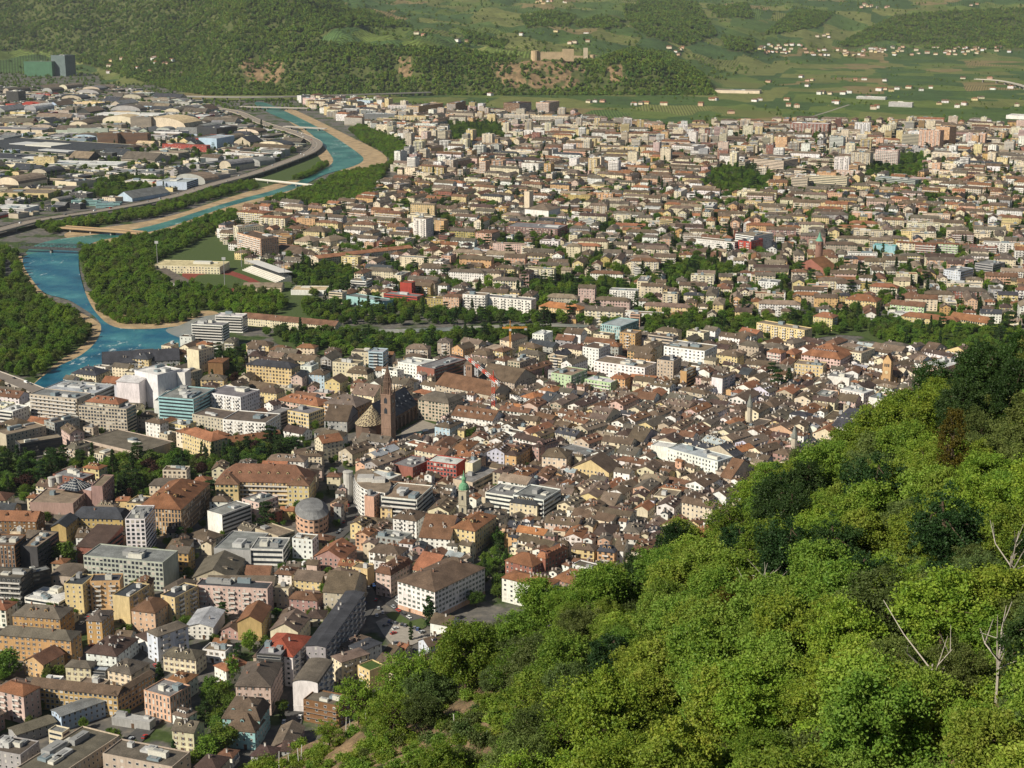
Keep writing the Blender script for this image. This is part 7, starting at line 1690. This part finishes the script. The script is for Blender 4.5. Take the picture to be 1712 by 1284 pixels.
# ------------------------------------------------------------------ which ones stand as objects of their own
def size_px(b):
    return math.sqrt((b['La'] + b['Lb']) * (b['H'] + .5 * b['rise'] + .35 * b['Lb'] * CAMH / b['D'])) / b['D']
by = {}
for b in FILL: by.setdefault(b['kind'], []).append(b)
nh = {}
for b in HERO:
    if not b['wing']: nh[b['kind']] = nh.get(b['kind'], 0) + 1
single, mass = [], []
for k, l in by.items():
    l.sort(key=lambda b: -size_px(b)); cap = max(0, 295 - nh.get(k, 0)); single += l[:cap]; mass += l[cap:]
print('single', len(single), 'mass', len(mass), 'hero', len(HERO))
# labels
LM = [('the cathedral', 650, 735), ('the white theatre', 255, 690), ('the white school', 727, 1030), ('the grand yellow hotel', 440, 845), ('the red gridded office', 740, 815), ('the copper-domed tower', 776, 878), ('the football pitch', 370, 472), ('the round brick tower', 1368, 446), ('the glass museum', 1040, 570), ('the white modern church', 905, 375), ('the orange tower block', 1585, 255), ('the truss bridge', 85, 418), ('the motorway curve', 520, 248), ('the red office complex', 685, 505), ('the striped brick block', 890, 400), ('the brick church', 1482, 650), ('the tower crane', 825, 702), ('the pink hall', 110, 870), ('the ochre office', 190, 1195), ('the long pink block', 390, 1030), ('the white townhouse', 1160, 800), ('the beige concrete tower', 1115, 640), ('the power plant', 110, 120), ('the blue box warehouse', 375, 250), ('the long cream slab', 1300, 290), ('the grey hospital slab', 640, 210), ('the green slab', 210, 985), ('the salmon slab tower', 435, 435), ('the orange-roofed row', 600, 435)]
LMW = np.array([G(x, y) for _, x, y in LM])
NUM = {1: 'one-storey', 2: 'two-storey', 3: 'three-storey', 4: 'four-storey', 5: 'five-storey', 6: 'six-storey', 7: 'seven-storey', 8: 'eight-storey', 9: 'nine-storey', 10: 'ten-storey', 11: 'eleven-storey', 12: 'twelve-storey'}
RT = {'hip': 'hipped', 'gu': 'gable', 'gv': 'gable', 'man': 'mansard', 'flat': 'flat', 'shed': 'lean-to', 'barrel': 'vaulted'}
RN = {'teal2': 'turquoise', 'lawn': 'grassy', 'pinkbrown': 'pinkish', 'darkbrown': 'dark-brown', 'greybrown': 'grey-brown', 'redbrown': 'red-brown', 'tin': 'metal'}
KN = dict(CATS, town_house='town house')
pend = {}
for b in HERO + single:
    if b.get('wing') or b.get('label'): continue
    base = f"{b['wall']} {NUM.get(b['nf'], 'tall')} {KN[b['kind']]} with {RN.get(b['rc'], b['rc'])} {RT[b['roof']]} roof"
    d = np.hypot(*(LMW - b['O']).T); k = int(d.argmin()); pend.setdefault((base, k), []).append((d[k], b))
for (base, k), l in pend.items():
    l.sort(key=lambda q: q[0])
    for i, (_, b) in enumerate(l):
        b['label'] = f'{base} near {LM[k][0]}' if len(l) == 1 else f'{base}, {ORD[min(i, len(ORD) - 1)]} closest such to {LM[k][0]}'
GRP = dict(old='houses packed in the old town', near='houses in the nearest quarter', centre='houses of the town centre', mid='blocks of the new quarter', far='far apartment quarter', works='industrial zone', hospital='blocks across the river', bank='houses on the outer bank')
last = None
for b in HERO:
    mode = 'near' if b['D'] < 960 else 'mid' if b['D'] < 1750 else 'far'
    if b['wing']: gen(b, mode, last)
    else: last = gen(b, mode)
for b in single:
    b['group'] = GRP[b['zone']]; gen(b, 'near' if b['D'] < 930 else 'mid' if b['D'] < 1500 else 'far')
# ------------------------------------------------------------------ farmhouses in the plain and villages on the slopes
FARM = []
for px, py in [(690, 158), (700, 158), (715, 158), (985, 172), (995, 171), (1008, 171), (1060, 176), (1072, 175), (1080, 174), (1110, 176), (1120, 152), (1165, 155), (1175, 156), (1190, 168), (1196, 168), (1172, 177), (1222, 190), (1262, 170), (1270, 168), (1285, 138), (1316, 168), (1318, 178), (1332, 180), (1370, 158), (1376, 157), (1388, 158), (1396, 172), (1400, 174), (1410, 158), (1420, 156), (1452, 164), (1460, 183), (1466, 181), (1470, 152), (1478, 150), (1490, 153), (1500, 150), (1520, 148), (1540, 152), (1556, 148), (1570, 175), (1580, 172), (1600, 180), (1612, 176), (1630, 168), (1640, 165), (1660, 150), (1690, 148), (1340, 130), (1350, 136), (1358, 135), (1430, 135), (1445, 134), (1480, 136), (1610, 132), (1655, 132), (1230, 126), (1700, 178), (690, 135), (1350, 145), (1250, 205), (820, 160), (740, 157)]:
    g = G(px, py); FARM.append((g[0], g[1], 0.0))
rf = random.Random(9)
for x0_, x1_, y0_, y1_, n in [(1270, 1345, 76, 92, 26), (1345, 1400, 84, 94, 12), (1410, 1490, 82, 94, 22), (1490, 1690, 80, 93, 44), (1440, 1485, 8, 14, 10), (1100, 1180, 78, 95, 5), (690, 990, 55, 75, 10), (860, 1000, 2, 8, 8), (1620, 1640, 8, 12, 3), (1340, 1400, 58, 66, 4), (180, 330, 100, 125, 12)]:
    for _ in range(n):
        px, py = rf.uniform(x0_, x1_), rf.uniform(y0_, y1_); x = (px - 856) / FPX; y = (py - 642) / FPX; dy = CP - y * SP; dz = -SP - y * CP
        Yv = np.arange(5600, 12000, 25.0); kk = Yv / dy; hz = CAMH + dz * kk; tz = np.maximum(zfar(x * kk, Yv), 0); w_ = np.nonzero(hz <= tz)[0]
        if len(w_): i = w_[0]; FARM.append((x * kk[i], Yv[i], float(tz[i])))
fp = {}
for i, (x, y, z) in enumerate(FARM):
    wc = rf.choice(['white', 'white', 'cream', 'yellow', 'salmon', 'cream']); rc = rf.choice(['redbrown', 'terracotta', 'brown', 'rust']); b = record('farmhouse', 'farmhouse', (x, y), -.4 + rf.uniform(-.5, .3), rf.uniform(14, 24), rf.uniform(11, 14), rf.uniform(6, 10), rf.choice(['hip', 'gu']), wc, rc, 'w', 'w')
    p, q_ = PJ(x, y, z); where = 'in the vineyard plain' if z < 4 and q_ > 100 else 'in the foothill village' if q_ > 70 else 'among the slope vineyards'
    b['z'] = z; fp.setdefault((wc, rc, where), []).append((p, b))
for (wc, rc, where), l in fp.items():
    l.sort(key=lambda q: q[0])
    for i, (_, b) in enumerate(l):
        b['label'] = f"{wc} farmhouse with {RN.get(rc, rc)} roof {where}, {ORD[min(i, 48)]} from the ridge"; b['group'] = 'farmhouses ' + where
        o = gen(b, 'far'); o.location.z = b['z']
# ------------------------------------------------------------------ the many remaining buildings, as one mass
BV, BF, BC, BM_, nv = [], [], [], [], 0
big = MB()
for b in mass:
    m = gen(b, 'mass'); c, s = math.cos(b['rz']), math.sin(b['rz']); v = np.array(m.v); w_ = np.stack([b['O'][0] + v[:, 0] * c - v[:, 1] * s, b['O'][1] + v[:, 0] * s + v[:, 1] * c, v[:, 2]], 1)
    k = len(big.v); big.v += w_.tolist(); big.f += [tuple(i + k for i in f) for f in m.f]; big.c += m.c; big.m += m.m
if big.f: tag(big.build('far_town', MATS), 'mass of small distant town buildings too many to count', None, None, 'stuff')
print('mass faces', len(big.f))
# ------------------------------------------------------------------ town trees as objects, the rest as treeline
def tsize(t): return t[6][1] / math.hypot(t[2], t[3])
tb = {}
for t in TREES:
    tb.setdefault(t[0], []).append(t)
rest = []
for nm, l in tb.items():
    l.sort(key=lambda t: -tsize(t) - (10 if t[7].startswith('!') else 0)); cap = {'riverside_tree': 290, 'park_tree': 290, 'street_tree': 290}[nm]
    tl = {}
    for t in l[:cap]:
        if not t[7].startswith('!'): d = np.hypot(*(LMW - (t[2], t[3])).T); k = int(d.argmin()); tl.setdefault((t[7], k), []).append((d[k], id(t)))
    own = {}
    for (lb, k), q in tl.items():
        for i, (_, ident) in enumerate(sorted(q)): own[ident] = f'{lb}, {ORD[i]} closest to {LM[k][0]}' if len(q) < 16 else f'{lb}, nearest {LM[k][0]}'
    for t in l[:cap]:
        lab = own.get(id(t), t[7]); plant_tree(nm, rng.choice(SPC[t[1]]), (t[2], t[3], t[4]), t[5], t[6], lab.lstrip('!'), None if lab.startswith('!') else t[7].replace('tree', 'trees', 1))
    rest += l[cap:]
KEYS = [(k, i) for k in SPC for i in range(len(SPC[k]))]; km = {k: n for n, k in enumerate(KEYS)}
print('trees', len(TREES), 'rest', len(rest))
if rest: scatter('treeline', [(t[2], t[3], 0) for t in rest], [t[6][1] for t in rest], [SPC[k][i][0] for k, i in KEYS], [km[(t[1], rng.randrange(len(SPC[t[1]])))] for t in rest])
# forest on the hills
def blob(seed):
    r = np.random.default_rng(seed); c = r.normal(size=(46, 3)); c /= np.linalg.norm(c, axis=1)[:, None]; c *= (.55 + .45 * r.random(46))[:, None] * (4.4, 4.4, 5.2); c[:, 2] += 5.0
    v, q = leaf_quads(r, c, 4.4); return fast_mesh('tree', v, q, L_HILL)
fb = [blob(5000 + i) for i in range(4)]
P_ = []
for k in range(40):
    n = 9000; px_ = nr.uniform(-60, 1780, n); D = np.sqrt(nr.uniform(5450 ** 2, 10500 ** 2, n)); keepn = nr.random(n) < np.where(D < 7000, 1, .55); X_ = (px_ - 856) / FPX * .985 * D; Z_ = zfar(X_, D) - 1.5; p, q_ = PJ(X_, D, Z_)
    ok = np.zeros(n, bool)
    for f_ in FOREST: ok |= inpoly(p, q_, f_)
    for f_ in ROCK: ok &= ~(inpoly(p, q_, f_) & (nr.random(n) < .72))
    ok &= ~inpoly(p, q_, [(862, 78), (1004, 74), (1008, 103), (862, 103)])
    sp = nr.random(n) < .02; ok = (ok | (sp & (Z_ > 5))) & (q_ > -30) & (q_ < 190) & keepn; P_.append(np.stack([X_, D, Z_], 1)[ok])
P_ = np.vstack(P_)[:62000]; print('forest', len(P_))
# hedges and orchard trees of the plain
n = 5200; px_ = nr.uniform(650, 1760, n); py_ = nr.uniform(95, 210, n); g = np.array([G(a, b_) for a, b_ in zip(px_, py_)]); ok = inpoly(px_, py_, plain) & (np.sin(g[:, 0] / 75) * np.sin(g[:, 1] / 140 + g[:, 0] / 400) > .35) & (nr.random(n) < .45) & (zfar(g[:, 0], np.maximum(g[:, 1], 5000)) < 2)
P2 = np.concatenate([g[ok], np.zeros((ok.sum(), 1))], 1)
n = 5000; px_ = nr.uniform(-40, 720, n); py_ = nr.uniform(108, 186, n); g = np.array([G(a, b_) for a, b_ in zip(px_, py_)]); zz = zfar(g[:, 0], np.maximum(g[:, 1], 5000)); ok = (zz < 2) & (nr.random(n) < .75) & np.array([occ_at(*q_) in (0, 9) for q_ in g])
P3 = np.concatenate([g[ok], np.zeros((ok.sum(), 1))], 1)
P_ = np.vstack([P_, P2, P3]); scatter('forest', P_, np.concatenate([nr.uniform(.6, 1.45, len(P_) - len(P2) - len(P3)), nr.uniform(.4, .9, len(P2)), nr.uniform(.5, 1.1, len(P3))]), fb, nr.integers(0, 4, len(P_)))
# ------------------------------------------------------------------ valley haze
def haze():
    b = MB(); b.box(-9000, 9000, -400, 13500, -1.5, 1300, (1, 1, 1), 0, bottom=True); m = bpy.data.materials.new('haze'); m.use_nodes = True; t = m.node_tree; t.nodes.remove(t.nodes['Principled BSDF'])
    v = N(t, 'ShaderNodeVolumePrincipled'); v.inputs['Color'].default_value = (.86, .92, .97, 1); v.inputs['Density'].default_value = 1.8e-5; v.inputs['Anisotropy'].default_value = .25; t.links.new(v.outputs[0], t.nodes['Material Output'].inputs['Volume'])
    tag(b.build('haze', [m]), kind='stuff')
haze()
